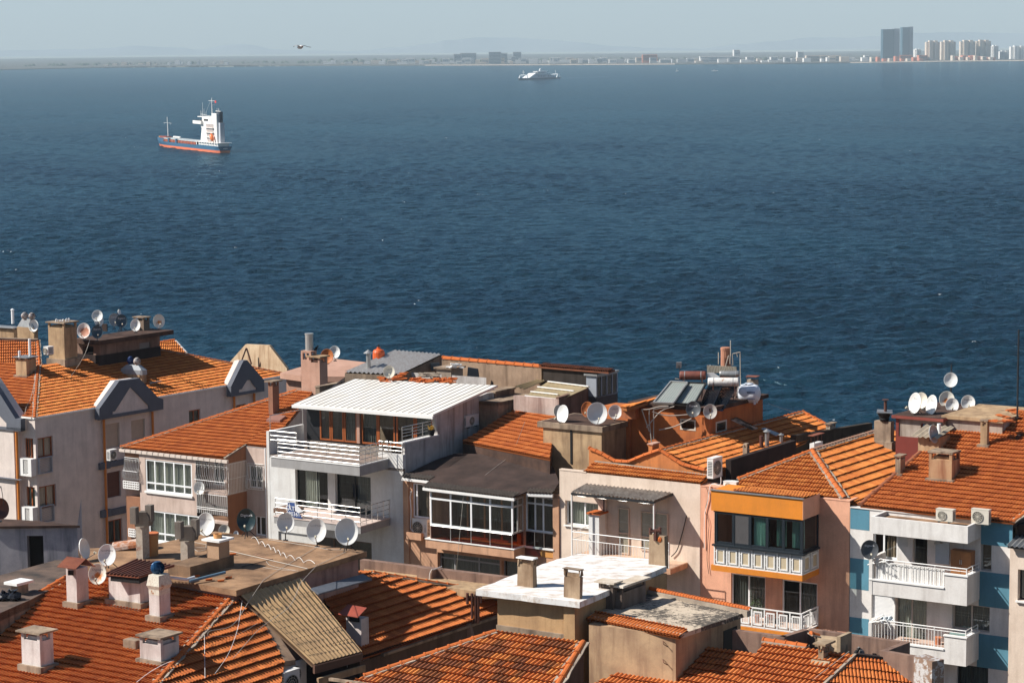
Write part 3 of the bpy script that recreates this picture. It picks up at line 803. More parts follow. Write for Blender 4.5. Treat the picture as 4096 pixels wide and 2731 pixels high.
 gable(A2, [(585, 745), (585, 645), (712, 378), (745, 372), (920, 580), (920, 688)],
          [[(578, 750), (578, 642), (708, 372), (746, 365), (746, 575), (690, 668), (662, 675), (662, 735)],
           [(746, 365), (925, 575), (928, 690), (845, 702), (845, 650), (830, 645), (780, 572), (746, 575)],
           [(662, 705), (845, 675), (845, 702), (662, 735)]], 0.45, FRr)
 gable(A1, [(215, 1368), (215, 1245), (170, 1240), (-130, 790), (-430, 1150), (-430, 1290)],
          [[(225, 1372), (225, 1242), (170, 1238), (0, 968), (-130, 775), (-130, 1010), (0, 1205), (75, 1285), (75, 1345)],
           [(-430, 1275), (75, 1325), (225, 1338), (225, 1372), (-430, 1300)]], 0.55, FL)
 # gutters
 g = MB(); FRr.box(g, -0.06, FRr.L, z0 - .02, z0 + .08, -.02, .1); FL.box(g, 0, uL + .06, z0 - .02, z0 + .08, -.02, .1)
 g.build('gutter', WHITE, root)
 # orange downpipes and floor brackets
 def dpipe(R, x, y, F, d, yt2=None):
  p = F.P(R(x, y), d); m_ = MB(); m_.tube([p, atz0(p, zb)], 0.085, 8); m_.build('downpipe', ORPIPE, root)
 dpipe(A1, 1085, 1250, FRr, .16); dpipe(A1, 1593, 1165, FRr, .16); dpipe(A2, 618, 748, FRr, .16); dpipe(A2, 828, 712, FRr, .16); dpipe(A1, 170, 1380, FL, .5)
 for (R, x0, x1, y0, y1) in ((B1, 1050, 1155, 400, 448), (B1, 1155, 1330, 385, 405), (B1, 1068, 1170, 895, 948), (B1, 1170, 1365, 880, 905)):
  r = rr(R, (x0, y0), (x1, y1), .2); m_ = MB(); FRr.box(m_, r[0], r[1], min(r[2], r[3] - .2), r[3], 0.0, .22); m_.build('floor_band', L_TRIM, root)
 bay = MB(); u1 = lx(205, 200); FL.box(bay, 0, u1, zb, FL.uz(A1(225, 1372), .55)[1], 0, .5); bay.build('bay_wall', L_WALL, root)
 r = FL.rect(B1(-200, 520), B1(232, 568), .55); m_ = MB(); FL.box(m_, 0, r[1], r[2], r[3], .5, .75); m_.build('floor_band', L_TRIM, root)
 r = FL.rect(B1(-200, 5), B1(200, 60), .55)
 # roof
 up_r = FRr.n * -1
 plr = eave_plane(c0, c1, 20.5, up_r)
 R1, R2 = on(S(640, 1400), plr), on(S(153, 1464), plr)
 tiles(root, [c0, c1, R1, R2], (0, 1), TILE_O)
 pll = plane3(c0, cL, R2)
 Lp = on(A1(-260, 640), pll)
 tiles(root, [cL, c0, R2, Lp], (0, 1), TILE)
 ridge(root, c0, R2); ridge(root, R1, c1)
 # rear wing roofs
 a = atd(A1(-200, 720), 158); b = atz(A1(415, 700), a.z); pl = eave_plane(a, b, 24)
 q = [a, b, on(A1(395, 425), pl), on(A1(-150, 410), pl)]
 tiles(root, q, (0, 1), TILE); ridge(root, b, q[2]);
 m_ = MB(); m_.bar(q[3], q[2], .5, .25); m_.build('ridge_curb', CONC, root)
 m_ = MB(); m_.walls([up(p, -.1) for p in q[:3]], z0 - 3); m_.build('rear_wall', CONC, root)
 a = atd(A1(1660, 560), 166); b = atz(A1(1950, 555), a.z); pl = eave_plane(a, b, 30)
 q = [a, b, on(A1(1830, 422), pl), on(A1(1650, 452), pl)]
 tiles(root, q, (0, 1), TILE_O); ridge(root, q[3], q[2], mortar=False)
 m_ = MB(); m_.bar(q[1], q[2], .12, .12); m_.build('verge_flashing', WHITE, root)
 m_ = MB(); m_.walls([up(p, -.1) for p in q], z0 - 1); m_.build('rear_wall', CONC, root)
 # penthouse
 P, a, b, H = cb(A1, 1040, 470, 695, 780, 1670, plr)
 q0 = P.y - 158; print('penthouse', P.y)
 Fl, Fr2 = Fr(P + a, P), Fr(P, P + b); m_ = MB(); base = P.z - H - 1
 hd = Fl.rect(A1(862, 470), A1(978, 590)); hw = Fr2.rect(A1(1458, 452), A1(1575, 570))
 PH = stucco('penthouse_render', (0.27, 0.17, 0.125), (0.06, 0.04, 0.035), 0.6, 0.5)
 Fl.wall(m_, 0, Fl.L, base, P.z, [(hd[0], hd[1], base + 1, hd[3] - .05)], .4); Fr2.wall(m_, 0, Fr2.L, base, P.z, [hw], .15)
 m_.poly(P + a, P + a + b, atz0(P + a + b, base), atz0(P + a, base)); m_.poly(P + b, P + a + b, atz0(P + a + b, base), atz0(P + b, base))
 ph = m_.build('penthouse', PH, root)
 shutter(ph, Fr2, hw, plain('grey_shutter', (0.2, 0.18, 0.17), 0.6), -.08)
 m_ = MB(); P2, a2, b2, H2 = cb(A1, 1035, 426, 472, 752, 1815, q0 + 157.4)
 m_.box(P2 + dn(H2), a2, b2, V((0, 0, H2))); m_.build('flat_roof', BROWNFELT, ph)
 sk = MB(); sk.box(P + dn(H) - a.normalized() * .03 - b.normalized() * .03, a * 1.0 + a.normalized() * .06, b + b.normalized() * .06, V((0, 0, .75))); sk.build('damp_proofing', BITUMEN, ph)
 # chimneys and ventilators
 c = chimney(root, A1, 665, 235, 700, 500, 800, plr, slot=.28, cap=.09, over=.12, skirt=.5, sink=1.5)
 m_ = MB(); cq = on(A1(665, 700), plr).y; top = atd(A1(640, 225), cq)
 for (x, y, h) in ((585, 205, 22), (600, 212, 25), (625, 215, 25), (630, 222, 28), (655, 208, 22), (650, 218, 25), (690, 200, 22), (715, 195, 22), (720, 205, 22)):
  p = atd(A1(x, y), cq + .4); m_.tube([V((p.x, p.y, P.z * 0 + top.z - .05)), p, p + V((.06, -.03, .05))], 0.04, 6)
 m_.build('vent_pipes', PVC, c)
 c = chimney(root, A1, 272, 600, 815, 162, 375, pll, slot=.12, cap=.04, over=.16, capmat=GALV, skirt=.15)
 cq2 = on(A1(272, 815), pll).y; pipe(c, A1, 308, 405, 545, cq2 + .5, .09, PVC); pipe(c, A1, 202, 530, 575, cq2 + .3, .08, PVC)
 c = chimney(root, A1, 142, 285, 400, -40, 182, 165, slot=.15, cap=0.05, over=.2, capmat=GALV)
 pipe(c, A1, 130, 108, 210, 165.5, .1, PVC, .14)
 c = chimney(root, A1, 352, 290, 395, 180, 395, 163, slot=0, cap=0)
 P, a, b, H = cb(A1, 352, 290, 300, 180, 395, 163); m_ = MB(); tp = P + a / 2 + b / 2 + V((0, 0, atd(A1(300, 205), 163).z - P.z))
 q = [tp - a * .25 - b * .25, tp + a * .25 - b * .25, tp + a * .25 + b * .25, tp - a * .25 + b * .25]; w_ = [P, P + a, P + a + b, P + b]
 for i in range(4): m_.poly(w_[i], w_[(i + 1) % 4], q[(i + 1) % 4], q[i])
 m_.poly(*q); m_.build('sheet_hood', GALV, c)
 ON = rusty('turbine_metal', (0.5, 0.47, 0.44), (0.16, 0.05, 0.03), 0.48, 0.6, 4)
 onion(c, A1, 257, 165, 74, 163, ON); onion(c, A1, 334, 168, 74, 163.4, ON)
 c = chimney(root, A1, 1482, 785, 885, 1272, 1530, plr, slot=0, cap=0, mat=CONC_TAN)
 cq3 = on(A1(1482, 885), plr).y; P, a, b, H = cb(A1, 1482, 785, 790, 1272, 1530, cq3); m_ = MB(); hz_ = atd(A1(1400, 690), cq3).z - P.z
 P = P - a * .03 - b * .03; a = a * 1.06; b = b * 1.06
 w_ = [P, P + a, P + a + b, P + b]; e_ = [up(p, hz_ * .5) for p in w_]; tp = P + a / 2 + b / 2 + V((0, 0, hz_)); q = [tp - a * .28 - b * .28, tp + a * .28 - b * .28, tp + a * .28 + b * .28, tp - a * .28 + b * .28]
 for i in range(4): m_.poly(w_[i], w_[(i + 1) % 4], e_[(i + 1) % 4], e_[i]); m_.poly(e_[i], e_[(i + 1) % 4], q[(i + 1) % 4], q[i])
 m_.poly(*q); m_.build('sheet_hood', plain('hood_zinc', (0.3, 0.32, 0.34), .5, .3), c)
 onion(c, A1, 1434, 640, 80, cq3 + .5, ON); onion(c, A1, 1365, 628, 80, cq3 + 1.2, plain('turbine_blue', (0.02, 0.05, 0.16), .4))
 m_ = MB(); P, a, b, H = cb(A1, 1570, 860, 880, 1530, 1690, plr); m_.box(P + dn(H + .1), a, b, V((0, 0, H + .1))); m_.build('roof_hatch', plain('hatch_blue', (0.3, 0.36, 0.4), .5), root)
 chimney(root, A1, 1500, 180, 310, 1395, 1562, 163, slot=.2, cap=.07, over=.08, mat=stucco('dark_stack', (0.2, 0.14, 0.1)), sink=.2)
 m_ = MB(); P, a, b, H = cb(A1, 1115, 250, 330, 1060, 1118, 162); m_.box(P + dn(H), a, b * 3, V((0, 0, H))); m_.build('roof_curb', BITUMEN, ph)
 ac(B1, 1150, 262, 372, 1112, 1222, 146, 'air conditioner behind the orange downpipe on the shaded grey-white wall', 'R')
 ac(A1, 500, 490, 572, 455, 560, 155, 'air conditioner half hidden behind the tall tan chimney block', 'L')
 # dishes on the penthouse roof
 a_ = dict(d=157)
 dish(A1, 1017, 165, 112, 118, q0 + 160, 'white satellite dish at the back of the penthouse roof, the largest white one', DW, 'Multistar', INK_G, yaw=-12, foot=260)
 dish(A1, 1035, 215, 90, 110, q0 + 161, 'white satellite dish mostly hidden behind the largest white penthouse dish', DW, None, yaw=8, foot=262)
 dish(A1, 874, 320, 130, 158, q0 + 156, 'satellite dish with a reddish brown rusted bowl beside the tan chimney block', DRB, None, yaw=-20, foot=420)
 dish(A1, 1017, 332, 116, 138, q0 + 156.5, 'blue-grey satellite dish at the near corner of the penthouse roof', DB, 'Digiturk', INK_W, yaw=5, foot=425)
 dish(A1, 1196, 205, 108, 135, q0 + 160, 'grey satellite dish half hidden behind the blue-grey dish of the penthouse', DG, 'Digiturk', INK_W, yaw=8, foot=300)
 dish(A1, 1272, 220, 116, 140, q0 + 159, 'blue-grey satellite dish in the middle of the penthouse roof', DB, 'Digiturk', INK_W, yaw=5, foot=330, base='tripod')
 dish(A1, 1251, 126, 30, 56, q0 + 163, 'small white satellite dish seen edge-on above the grey penthouse dishes', DW, None, yaw=62, foot=200, arm=0)
 dish(A1, 1415, 262, 100, 126, q0 + 158.5, 'white satellite dish beside the dark stack on the penthouse roof', DW, 'Next', INK_P, yaw=-8, foot=340)
 dish(A1, 1662, 220, 116, 144, q0 + 158.8, 'white satellite dish with an orange rust patch at the penthouse roof end', DP, None, yaw=10, foot=305)
 dish(A1, 348, 268, 95, 125, 163, 'white satellite dish beside the twin turbine vents', DW, None, yaw=-30, foot=352)
 pts = [atd(A1(940, 415), q0 + 156.3), atd(A1(870, 600), q0 + 154), on(A1(735, 808), plr)]
 cable(smooth_path(pts), 'pale lead hanging from the penthouse roof edge', 0.02)
 m_ = [on(A1(x, y), pll) + V((0, 0, .15)) for x, y in ((0, 590), (150, 510), (240, 425))]
 n_ = [c0 + V((0, 0, .1)), R2 + V((0, 0, .3))]
 cable(smooth_path([on(A1(x, y), pll) + V((-.05, -.1, .18)) for x, y in ((272, 1220), (290, 1140), (330, 1060), (372, 900), (385, 800))]), 'pale lead running down the hip tiles of the grey-white building', 0.018)
 return root, FRr, plr
LB, LFR, LPLR = build_left()
print('L slopes', LPLR[1])
# ================================================================== pinkish house with white window cages
P_WALL = stucco('pale_pink_render', (0.60, 0.47, 0.40), (0.3, 0.2, 0.15), 0.3, 0.3)
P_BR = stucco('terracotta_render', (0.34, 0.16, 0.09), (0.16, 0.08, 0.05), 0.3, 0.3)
def cage(par, F, r, d=0.0, out=0.32, n=14, name='window_cage', belly=True, hearts=True, sides=True):
 """bellied bars with scroll ends"""
 u0, u1, z0, z1 = r; mb = MB(); H = z1 - z0
 prof = [(1.0, .04), (.75, .05), (.55, .12), (.38, .3), (.22, .42), (.1, .40), (.0, .25)] if belly else [(1.0, .1), (0.0, .1)]
 for i in range(n + 1):
  u = u0 + (u1 - u0) * i / n
  mb.tube([F.pt(u, z0 + H * a, d + out * b * 2) for a, b in prof], 0.014, 4)
  if hearts and i % 2 == 1:
   mb.tube([F.pt(u - .07, z0 + H * .86, d + .05), F.pt(u - .09, z0 + H * .93, d + .05), F.pt(u, z0 + H * .9, d + .05), F.pt(u + .09, z0 + H * .93, d + .05), F.pt(u + .07, z0 + H * .86, d + .05), F.pt(u, z0 + H * .8, d + .05)], 0.012, 4)
 for a, b in ((prof[0], 0), (prof[-1], 0), (prof[len(prof) // 2], 0)):
  q = d + out * a[1] * 2; mb.tube([F.pt(u0, z0 + H * a[0], d), F.pt(u0, z0 + H * a[0], q), F.pt(u1, z0 + H * a[0], q), F.pt(u1, z0 + H * a[0], d)], 0.016, 4)
 if sides:
  for u in (u0, u1):
   for k in (0.35, 0.7): mb.tube([F.pt(u, z0 + H * a, d + out * b * 2 * k) for a, b in prof], 0.012, 4)
   mb.tube([F.pt(u, z0 + H * (.1 + .07 * math.sin(t)), d + out * (.35 + .25 * math.cos(t))) for t in [k * .7 for k in range(10)]], 0.012, 4)
 return mb.build(name, WHITE, par)
def build_pink():
 e0 = atd(B1(1300, 245), 137.5); z = e0.z
 e1 = atz(B2(560, 232), z)
 root = empty('apartment_house', (e0.x, e0.y, 26), 'pale pink house with white window cages under one large orange tile roof', 'building', 'apartment buildings')
 zb = 24
 F = Fr(e0, e1)
 # front wall
 r = lambda R, tl, br, d=0: F.rect(R(*tl), R(*br), d)
 w1 = r(B1, (1518, 360), (2012, 735)); w2 = r(B1, (1540, 900), (1935, 1215)); w1 = (w1[0], w1[1], F.uz(B1(1518, 680))[1], F.uz(B1(1518, 352))[1])
 w2 = (w1[0] + .15, F.uz(B1(1945, 1200))[0] + 1.2, F.uz(B1(1560, 1200))[1], F.uz(B1(1560, 885))[1])
 u_l, u_r = F.uz(B1(1458, 500))[0], F.uz(B2(222, 500))[0]
 zt = z - .05
 mb = MB(); F.wall(mb, u_l, u_r, zb, zt, [w1, w2], .12)
 wall = mb.build('wall', P_WALL, root)
 window(root, F, w1, cols=(.2, .41, .61, .83), rows=(.26,), cur=CUR_W, fw=.085, d=-.02)
 window(root, F, w2, cols=(.3, .5, .75), rows=(.26,), cur=CUR_W, fw=.085, d=-.02)
 for q in (w1, w2): s_ = MB(); F.box(s_, q[0] - .05, q[1] + .05, q[2] - .12, q[2], -.02, .1); s_.build('window_sill', WHITE, root)
 shell(root, F, u_l, u_r, zb, zt - .3, 6)
 # recessed loggias left and right, behind cages
 m_ = MB(); ul0 = F.uz(B1(1308, 500))[0]; rec = 1.0
 zc0, zc1 = F.uz(B1(1400, 655))[1], F.uz(B1(1400, 335))[1]
 F.box(m_, ul0 - .02, u_l, zb, zc0 - .55, -rec, -.02); F.box(m_, ul0 - .02, u_l, zc1 + .02, zt, -rec, -.02)
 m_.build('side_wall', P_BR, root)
 m_ = MB(); F.wall(m_, ul0, u_l, zb, zt, []);
 for k in range(len(m_.v)): m_.v[k] = m_.v[k] - F.n * rec
 m_.build('back_wall', P_WALL, root)
 cage(root, F, (ul0, u_l - .02, F.uz(B1(1400, 560))[1], F.uz(B1(1400, 345))[1]), n=9)
 g = MB(); q = (ul0 - .1, u_l, F.uz(B1(1400, 662))[1], F.uz(B1(1400, 590))[1])
 for i in range(8):
  u = q[0] + (q[1] - q[0]) * i / 7; F.box(g, u - .025, u + .025, q[2], q[3], .04, .08)
 for i in range(4):
  zz = q[2] + (q[3] - q[2]) * i / 3; F.box(g, q[0], q[1], zz - .03, zz + .03, .05, .1)
 g.build('balcony_grid', WHITE, root)
 g = MB(); q = (F.uz(B1(1350, 1000))[0], F.uz(B1(1420, 1000))[0], F.uz(B1(1400, 1160))[1], F.uz(B1(1400, 1085))[1])
 for i in range(5):
  u = q[0] + (q[1] - q[0]) * i / 4; F.box(g, u - .025, u + .025, q[2], q[3], .04, .08)
 for i in range(4):
  zz = q[2] + (q[3] - q[2]) * i / 3; F.box(g, q[0], q[1], zz - .03, zz + .03, .05, .1)
 g.build('balcony_grid', WHITE, root)
 # right hand loggia with cages
 ur1 = F.uz(B2(548, 500))[0]
 zr0, zr1 = F.uz(B2(400, 575))[1], F.uz(B2(400, 268))[1]; zl0 = F.uz(B2(400, 800))[1]
 m_ = MB();
 F.wall(m_, u_r, ur1, zb, zt, [(u_r + .35, u_r + 1.15, zr0 + .2, zr1), (u_r + 1.5, ur1 - .2, zr0 - .3, zr1), (u_r + .3, ur1 - .3, zl0 + .1, zr0 - 1.0)], .1)
 for k in range(len(m_.v)): m_.v[k] = m_.v[k] - F.n * 1.1
 m_.build('back_wall', P_WALL, root)
 window(root, F, (u_r + .35, u_r + 1.15, zr0 + .2, zr1), cols=(.5,), cur=CUR_D, d=-1.16); window(root, F, (u_r + 1.5, ur1 - .2, zr0 - .3, zr1), cols=(), cur=CUR_D, d=-1.16)
 for q in (zr0 - .12, zl0 - .5): m_ = MB(); F.box(m_, u_r, ur1, q, q + .14, -1.1, 0.03); m_.build('balcony_slab', P_WALL, root)
 cage(root, F, (u_r + .03, ur1, zr0 + .1, zr1), n=17, out=.36)
 m_ = MB(); k = 15
 for i in range(k + 1):
  u = u_r + .08 + (ur1 - u_r - .1) * i / k; m_.tube([F.pt(u, zr0 - .1, .05), F.pt(u, zl0, .05)], .016, 4)
 for zz in (zr0 - .12, zr0 - 1.0, zl0 + .35): m_.tube([F.pt(u_r + .05, zz, .05), F.pt(ur1, zz, .05)], .018, 4)
 m_.build('lower_cage', WHITE, root)
 F.box(m_ := MB(), u_r, ur1, zr0 - 1.65, zr0 - 1.5, -1.0, -.3); m_.build('store_shelf', plain('shelf_wood', (.35, .2, .12), .7), root)
 # return wall to the right (shaded) and the set-back right wing
 c = F.pt(ur1, 0, 0); rj = atz(B2(738, 78), z); back = ext(V((c.x, c.y, z)), E2, B2(742, 300)); cb_ = V((c.x, c.y, z)) + E2 * back
 FS = Fr(V((c.x, c.y, z)), cb_)
 topl = FS.uz(B2(560, 235))[1]; m_ = MB();
 h1 = FS.uz(B2(640, 585))[1]; h2 = FS.uz(B2(640, 250))[1]
 ridge_z = FS.uz(B2(742, 82))[1]
 zlow = FS.uz(B2(600, 840))[1]
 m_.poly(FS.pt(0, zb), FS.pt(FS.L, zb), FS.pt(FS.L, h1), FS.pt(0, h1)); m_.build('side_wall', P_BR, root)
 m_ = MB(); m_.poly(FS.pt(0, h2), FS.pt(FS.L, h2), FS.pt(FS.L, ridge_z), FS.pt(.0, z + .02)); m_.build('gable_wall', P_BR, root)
 m_ = MB(); m_.poly(FS.pt(0, h1, -.02), FS.pt(FS.L, h1, -.02), FS.pt(FS.L, h2, -.02), FS.pt(0, h2, -.02)); m_.build('loggia_cheek', P_WALL, root)
 m_ = MB()
 for i in range(13):
  u = FS.L * (.03 + .94 * i / 12); m_.tube([FS.pt(u, h1 + .05, .05), FS.pt(u, h2 - .05, .05)], .014, 4)
 for zz in (h1 + .08, (h1 + h2) / 2, h2 - .05): m_.tube([FS.pt(0, zz, .05), FS.pt(FS.L, zz, .05)], .016, 4)
 m_.build('side_bars', WHITE, root)
 # right wing
 w0 = V((cb_.x, cb_.y, 0)); we = V((w0.x, w0.y, z)); L2 = ext(we, -E1, B2(975, 300)); w1_ = we - E1 * L2; FW = Fr(we, w1_)
 ez = FW.uz(B2(850, 105))[1]
 ww = FW.rect(B2(775, 282), B2(920, 535)); wd = FW.rect(B2(835, 815), B2(950, 1030))
 m_ = MB(); FW.wall(m_, 0, FW.L, zb, ez, [ww, wd], .15); m_.build('wall', P_WALL, root)
 window(root, FW, ww, cols=(.5,), cur=CUR_D, d=-.05); window(root, FW, wd, cols=(.45,), cur=CUR_D, d=-.1)
 cage(root, FW, (ww[0] - .1, ww[1] + .1, ww[2] - .05, ww[3] + .1), n=9, out=.3)
 m_ = MB(); p = FW.pt(FW.L - .12, ez + .05, .1); m_.tube([p, atz0(p, zb)], .05, 8); p = FW.pt(FW.L - .3, ez + .05, .1); m_.build('downpipe', PVC, root)
 # roof
 A = atz(B1(1262, 240), z); B = e1
 pl = eave_plane(A, B, 19)
 top = on(A2(1272, 690), pl); top2 = on(A2(1445, 712), pl); vj = on(B2(738, 75), pl); rj2 = on(B2(975, 100), pl); rj3 = on(A2(975, 1100), pl); rj4 = on(A2(1300, 990), pl)
 tiles(root, [A, on(B2(518, 212), pl), vj, top2, top], (0, 1), TILE)
 tiles(root, [vj, rj2, top2], (0, 1), TILE)
 ridge(root, A, top, r=.13, L=.5)
 g = MB(); FE = Fr(A, B); gz = z - .02; mats = None
 g.box(FE.pt(0, gz - .16, 0), FE.u * FE.L, FE.n * .16, V((0, 0, .16)))
 gut = g.build('gutter', plain('gutter_cream', (.66, .56, .48), .5, 0, .2), root)
 j = MB()
 for i in range(1, 19): j.box(FE.pt(FE.L * i / 19, gz - .17, -.01), FE.u * .03, FE.n * .18, V((0, 0, .18)))
 j.build('gutter_joints', plain('joint_grey', (.2, .17, .15), .7), gut)
 m_ = MB(); m_.bar(on(B2(518, 214), pl), vj, .16, .1); m_.build('verge_mortar', MORTAR, root)
 m_ = MB(); m_.bar(vj + V((0, 0, -.1)), rj2 + V((0, 0, -.1)), .14, .12); m_.build('gutter', GALV, root)
 # left gable wall and back
 bk = [e0, e1, rj2, top2, top]
 m_ = MB(); m_.poly(V((e0.x, e0.y, zb)), V((top.x, top.y, zb)), top, e0); m_.poly(V((top.x, top.y, zb)), V((top2.x, top2.y, zb)), top2, top)
 m_.poly(V((top2.x, top2.y, zb)), V((rj2.x, rj2.y, zb)), rj2, top2); m_.build('rear_wall', P_WALL, root)
 # roof hatch and rail
 h = [on(A2(x, y), pl) + V((0, 0, .22)) for x, y in ((955, 1025), (1095, 1035), (1160, 985), (1030, 968))]
 m_ = MB(); m_.prism(h, V((0, 0, -.3))); m_.build('roof_hatch', plain('hatch_brown', (.25, .12, .09), .6), root)
 d_ = on(A2(1020, 1000), pl).y
 dish(B2, 252, 526, 112, 136, F.pt((u_r), 0, .6).y, 'small white satellite dish on the pink house between window and cage', DW, 'Next', INK_P, yaw=-10, foot=560, base='none')
 return root, F, pl
PK, PKF, PKPL = build_pink()
# ================================================================== white house with the metal roof and two balconies
W_WALL = stucco('white_render', (0.68, 0.67, 0.64), (0.35, 0.3, 0.26), 0.3, 0.25)
W_GREY = stucco('grey_band', (0.34, 0.33, 0.32), (0.18, 0.16, 0.15), 0.25, 0.2)
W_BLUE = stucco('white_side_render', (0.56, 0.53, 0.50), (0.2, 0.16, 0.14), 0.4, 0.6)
MOSAIC = plain('terrace_tiles', (0.30, 0.22, 0.17), .6, 0, .9, 7, (.07, .055, .05))
def build_white():
 # street front plane of the whole row
 a = atd(B2(970, 700), 127.0); F = ROW
 root = empty('apartment_house', F.pt(0, 26), 'white house with silver metal roof and two railed balconies', 'building', 'apartment buildings')
 zb = 24; U = lambda R, x, y, d=0: F.uz(R(x, y), d)
 uL, uR = U(B2, 970, 700)[0], U(B3, 562, 800)[0]
 zt = U(B2, 1000, 10)[1]                           # terrace parapet level
 z_fl = U(B2, 1300, 190)[1] - .1
 # openings of the middle and lower storeys
 h1 = F.rect(B2(1255, 345), B2(1600, 700)); h1 = (h1[0], h1[1], U(B2, 1500, 850)[1] + .05, U(B2, 1400, 345)[1])
 h2 = F.rect(B2(1672, 400), B2(2050, 760)); h2 = (h2[0], h2[1], h1[2], U(B2, 1850, 420)[1]); h2 = (h2[0], h2[1], h1[2], h1[3])
 h3 = (U(B2, 1080, 980)[0], U(B2, 1440, 1020)[0], U(B2, 1200, 1300)[1], U(B2, 1080, 975)[1]); h4 = (h3[1] + .25, h2[1], h3[2] - 1, h3[3])
 mb = MB(); F.wall(mb, uL, uR, zb, z_fl - .02, [h1, h2, h3, h4], .25)
 wall = mb.build('wall', W_WALL, root)
 shell(root, F, uL, uR, zb, z_fl - .1, 8)
 window(root, F, h1, cols=(.62,), frame=DARKM, cur=CUR_W, cur_cols=((.15, .62),), fw=.06, d=-.2)
 window(root, F, h2, cols=(.5,), frame=DARKM, cur=CUR_D, cur_cols=((.5, 1),), fw=.06, d=-.2)
 shutter(root, F, h3, plain('white_shutter', (.66, .64, .6), .6), -.1)
 window(root, F, h4, cols=(.3, .6), frame=plain('brown_frame', (.16, .09, .05), .6), cur=None, d=-.1)
 # side wall (shaded), stepping up to the roof
 def side(px_pts, off=0.0):
  pass
 P0 = F.pt(uR, 0); FSd = Fr(V((P0.x, P0.y, 40)), V((P0.x, P0.y, 40)) + E2 * 12)
 sp = [FSd.P(A3(x, y)) for x, y in ((572, 1240), (920, 1152), (880, 970), (870, 935), (1435, 712), (1520, 700))]
 zend = FSd.L
 far_u = (sp[-1] - FSd.o).dot(FSd.u)
 m_ = MB(); ring = [FSd.pt(0, zb), FSd.pt(far_u, zb)] + [sp[5], sp[4], sp[3], sp[2], sp[1], sp[0]]
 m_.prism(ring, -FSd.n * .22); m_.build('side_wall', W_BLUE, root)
 # big roof: pixels on a plane rising away
 rz = FSd.uz(A3(868, 938))[1]
 ra = atz(A2(1243, 822), rz); rb = atz(A3(868, 938), rz); pl = eave_plane(ra, rb, 17)
 rc, rd = on(A3(1545, 630), pl), on(A2(1880, 562), pl)
 m_ = MB(); m_.prism([ra, rb, rc, rd], V((0, 0, -.1))); roof = m_.build('metal_roof', METAL_ROOF, root)
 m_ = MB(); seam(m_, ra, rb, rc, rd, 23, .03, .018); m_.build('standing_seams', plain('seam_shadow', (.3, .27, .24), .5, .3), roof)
 m_ = MB(); FG = Fr(ra, rb); m_.box(FG.pt(-.05, rz - .2, -.02), FG.u * (FG.L + .1), FG.n * .16, V((0, 0, .16))); m_.build('gutter', WHITE, root)
 # penthouse front, set back behind the terrace
 pa = V((ra.x, ra.y, 0)) ;
 FP = Fr(FG.pt(0, 0, -.55), FG.pt(FG.L, 0, -.55))
 pz0 = FP.uz(A2(1500, 1195))[1]; pz1 = rz - .12
 X = lambda R, x, y: FP.uz(R(x, y))[0]
 ops = []; b_ = [(X(A2, 1520, 1000), X(A2, 1625, 1000)), (X(A2, 1640, 1000), X(A2, 1760, 1000)), (X(A2, 1775, 1000), X(A2, 1900, 1000)), (X(A3, 125, 1000), X(A3, 288, 1000)), (X(A3, 300, 1000), X(A3, 465, 1000)), (X(A3, 490, 1000), X(A3, 675, 1000)), (X(A3, 690, 1000), X(A3, 860, 1000))]
 left = X(A2, 1375, 900)
 m_ = MB(); ends = [(left, b_[0][0] - .12, pz0, pz1)]
 FP.wall(m_, left, FP.uz(A3(885, 1000))[0], pz0 - .05, pz1, [(p, q, pz0, pz1 - .12) for p, q in b_], .1); m_.build('penthouse_front', DARKM, root)
 for i, (p, q) in enumerate(b_):
  window(root, FP, (p - .03, q + .03, pz0, pz1 - .1), cols=(), frame=WOODBR, cur=(CUR_D if i in (2, 3, 6) else None), fw=.09, d=.03, name='sliding_door')
 m_ = MB(); FP.box(m_, X(A3, 80, 1000), X(A3, 110, 1000), pz0, pz1, .0, .12); m_.build('post', plain('post_pink', (.45, .27, .2), .6), root)
 # left cheek of the penthouse and terrace floor
 cl = FP.pt(left, 0); fl = [F.pt(uL, z_fl, 0), F.pt(uR, z_fl, 0), FP.pt(FP.L, z_fl, 0), FP.pt(left, z_fl, 0)]
 m_ = MB(); m_.prism(fl, V((0, 0, -.15))); m_.build('terrace_floor', MOSAIC, root)
 lk = F.pt(uL, 0); FL2 = Fr(V((lk.x, lk.y, 40)), V((lk.x, lk.y, 40)) + E2 * 9)
 m_ = MB(); far = on(A2(1350, 1010), (FL2.o, FL2.n));
 q = [FL2.P(A2(970, 1105)), FL2.P(A2(1320, 1010))]; u1 = (q[1] - FL2.o).dot(FL2.u)
 m_.prism([FL2.pt(0, zb), FL2.pt(u1, zb), FL2.pt(u1, q[0].z), FL2.pt(0, q[0].z)], -FL2.n * -.18); m_.build('parapet', W_WALL, root)
 m_ = MB(); e_ = MB()
 ph = MB(); ph.poly(FP.pt(left, pz0 - 2, 0), FP.pt(left, pz1, 0), FP.pt(left, pz1 + 1.4, -5), FP.pt(left, pz0 - 2, -5));
 ph.poly(FP.pt(left, 44, -5), FP.pt(left, pz1 + 1.4, -5), FP.pt(FP.L, pz1 + 1.4, -5), FP.pt(FP.L, 44, -5)); ph.build('rear_wall', W_BLUE, root)
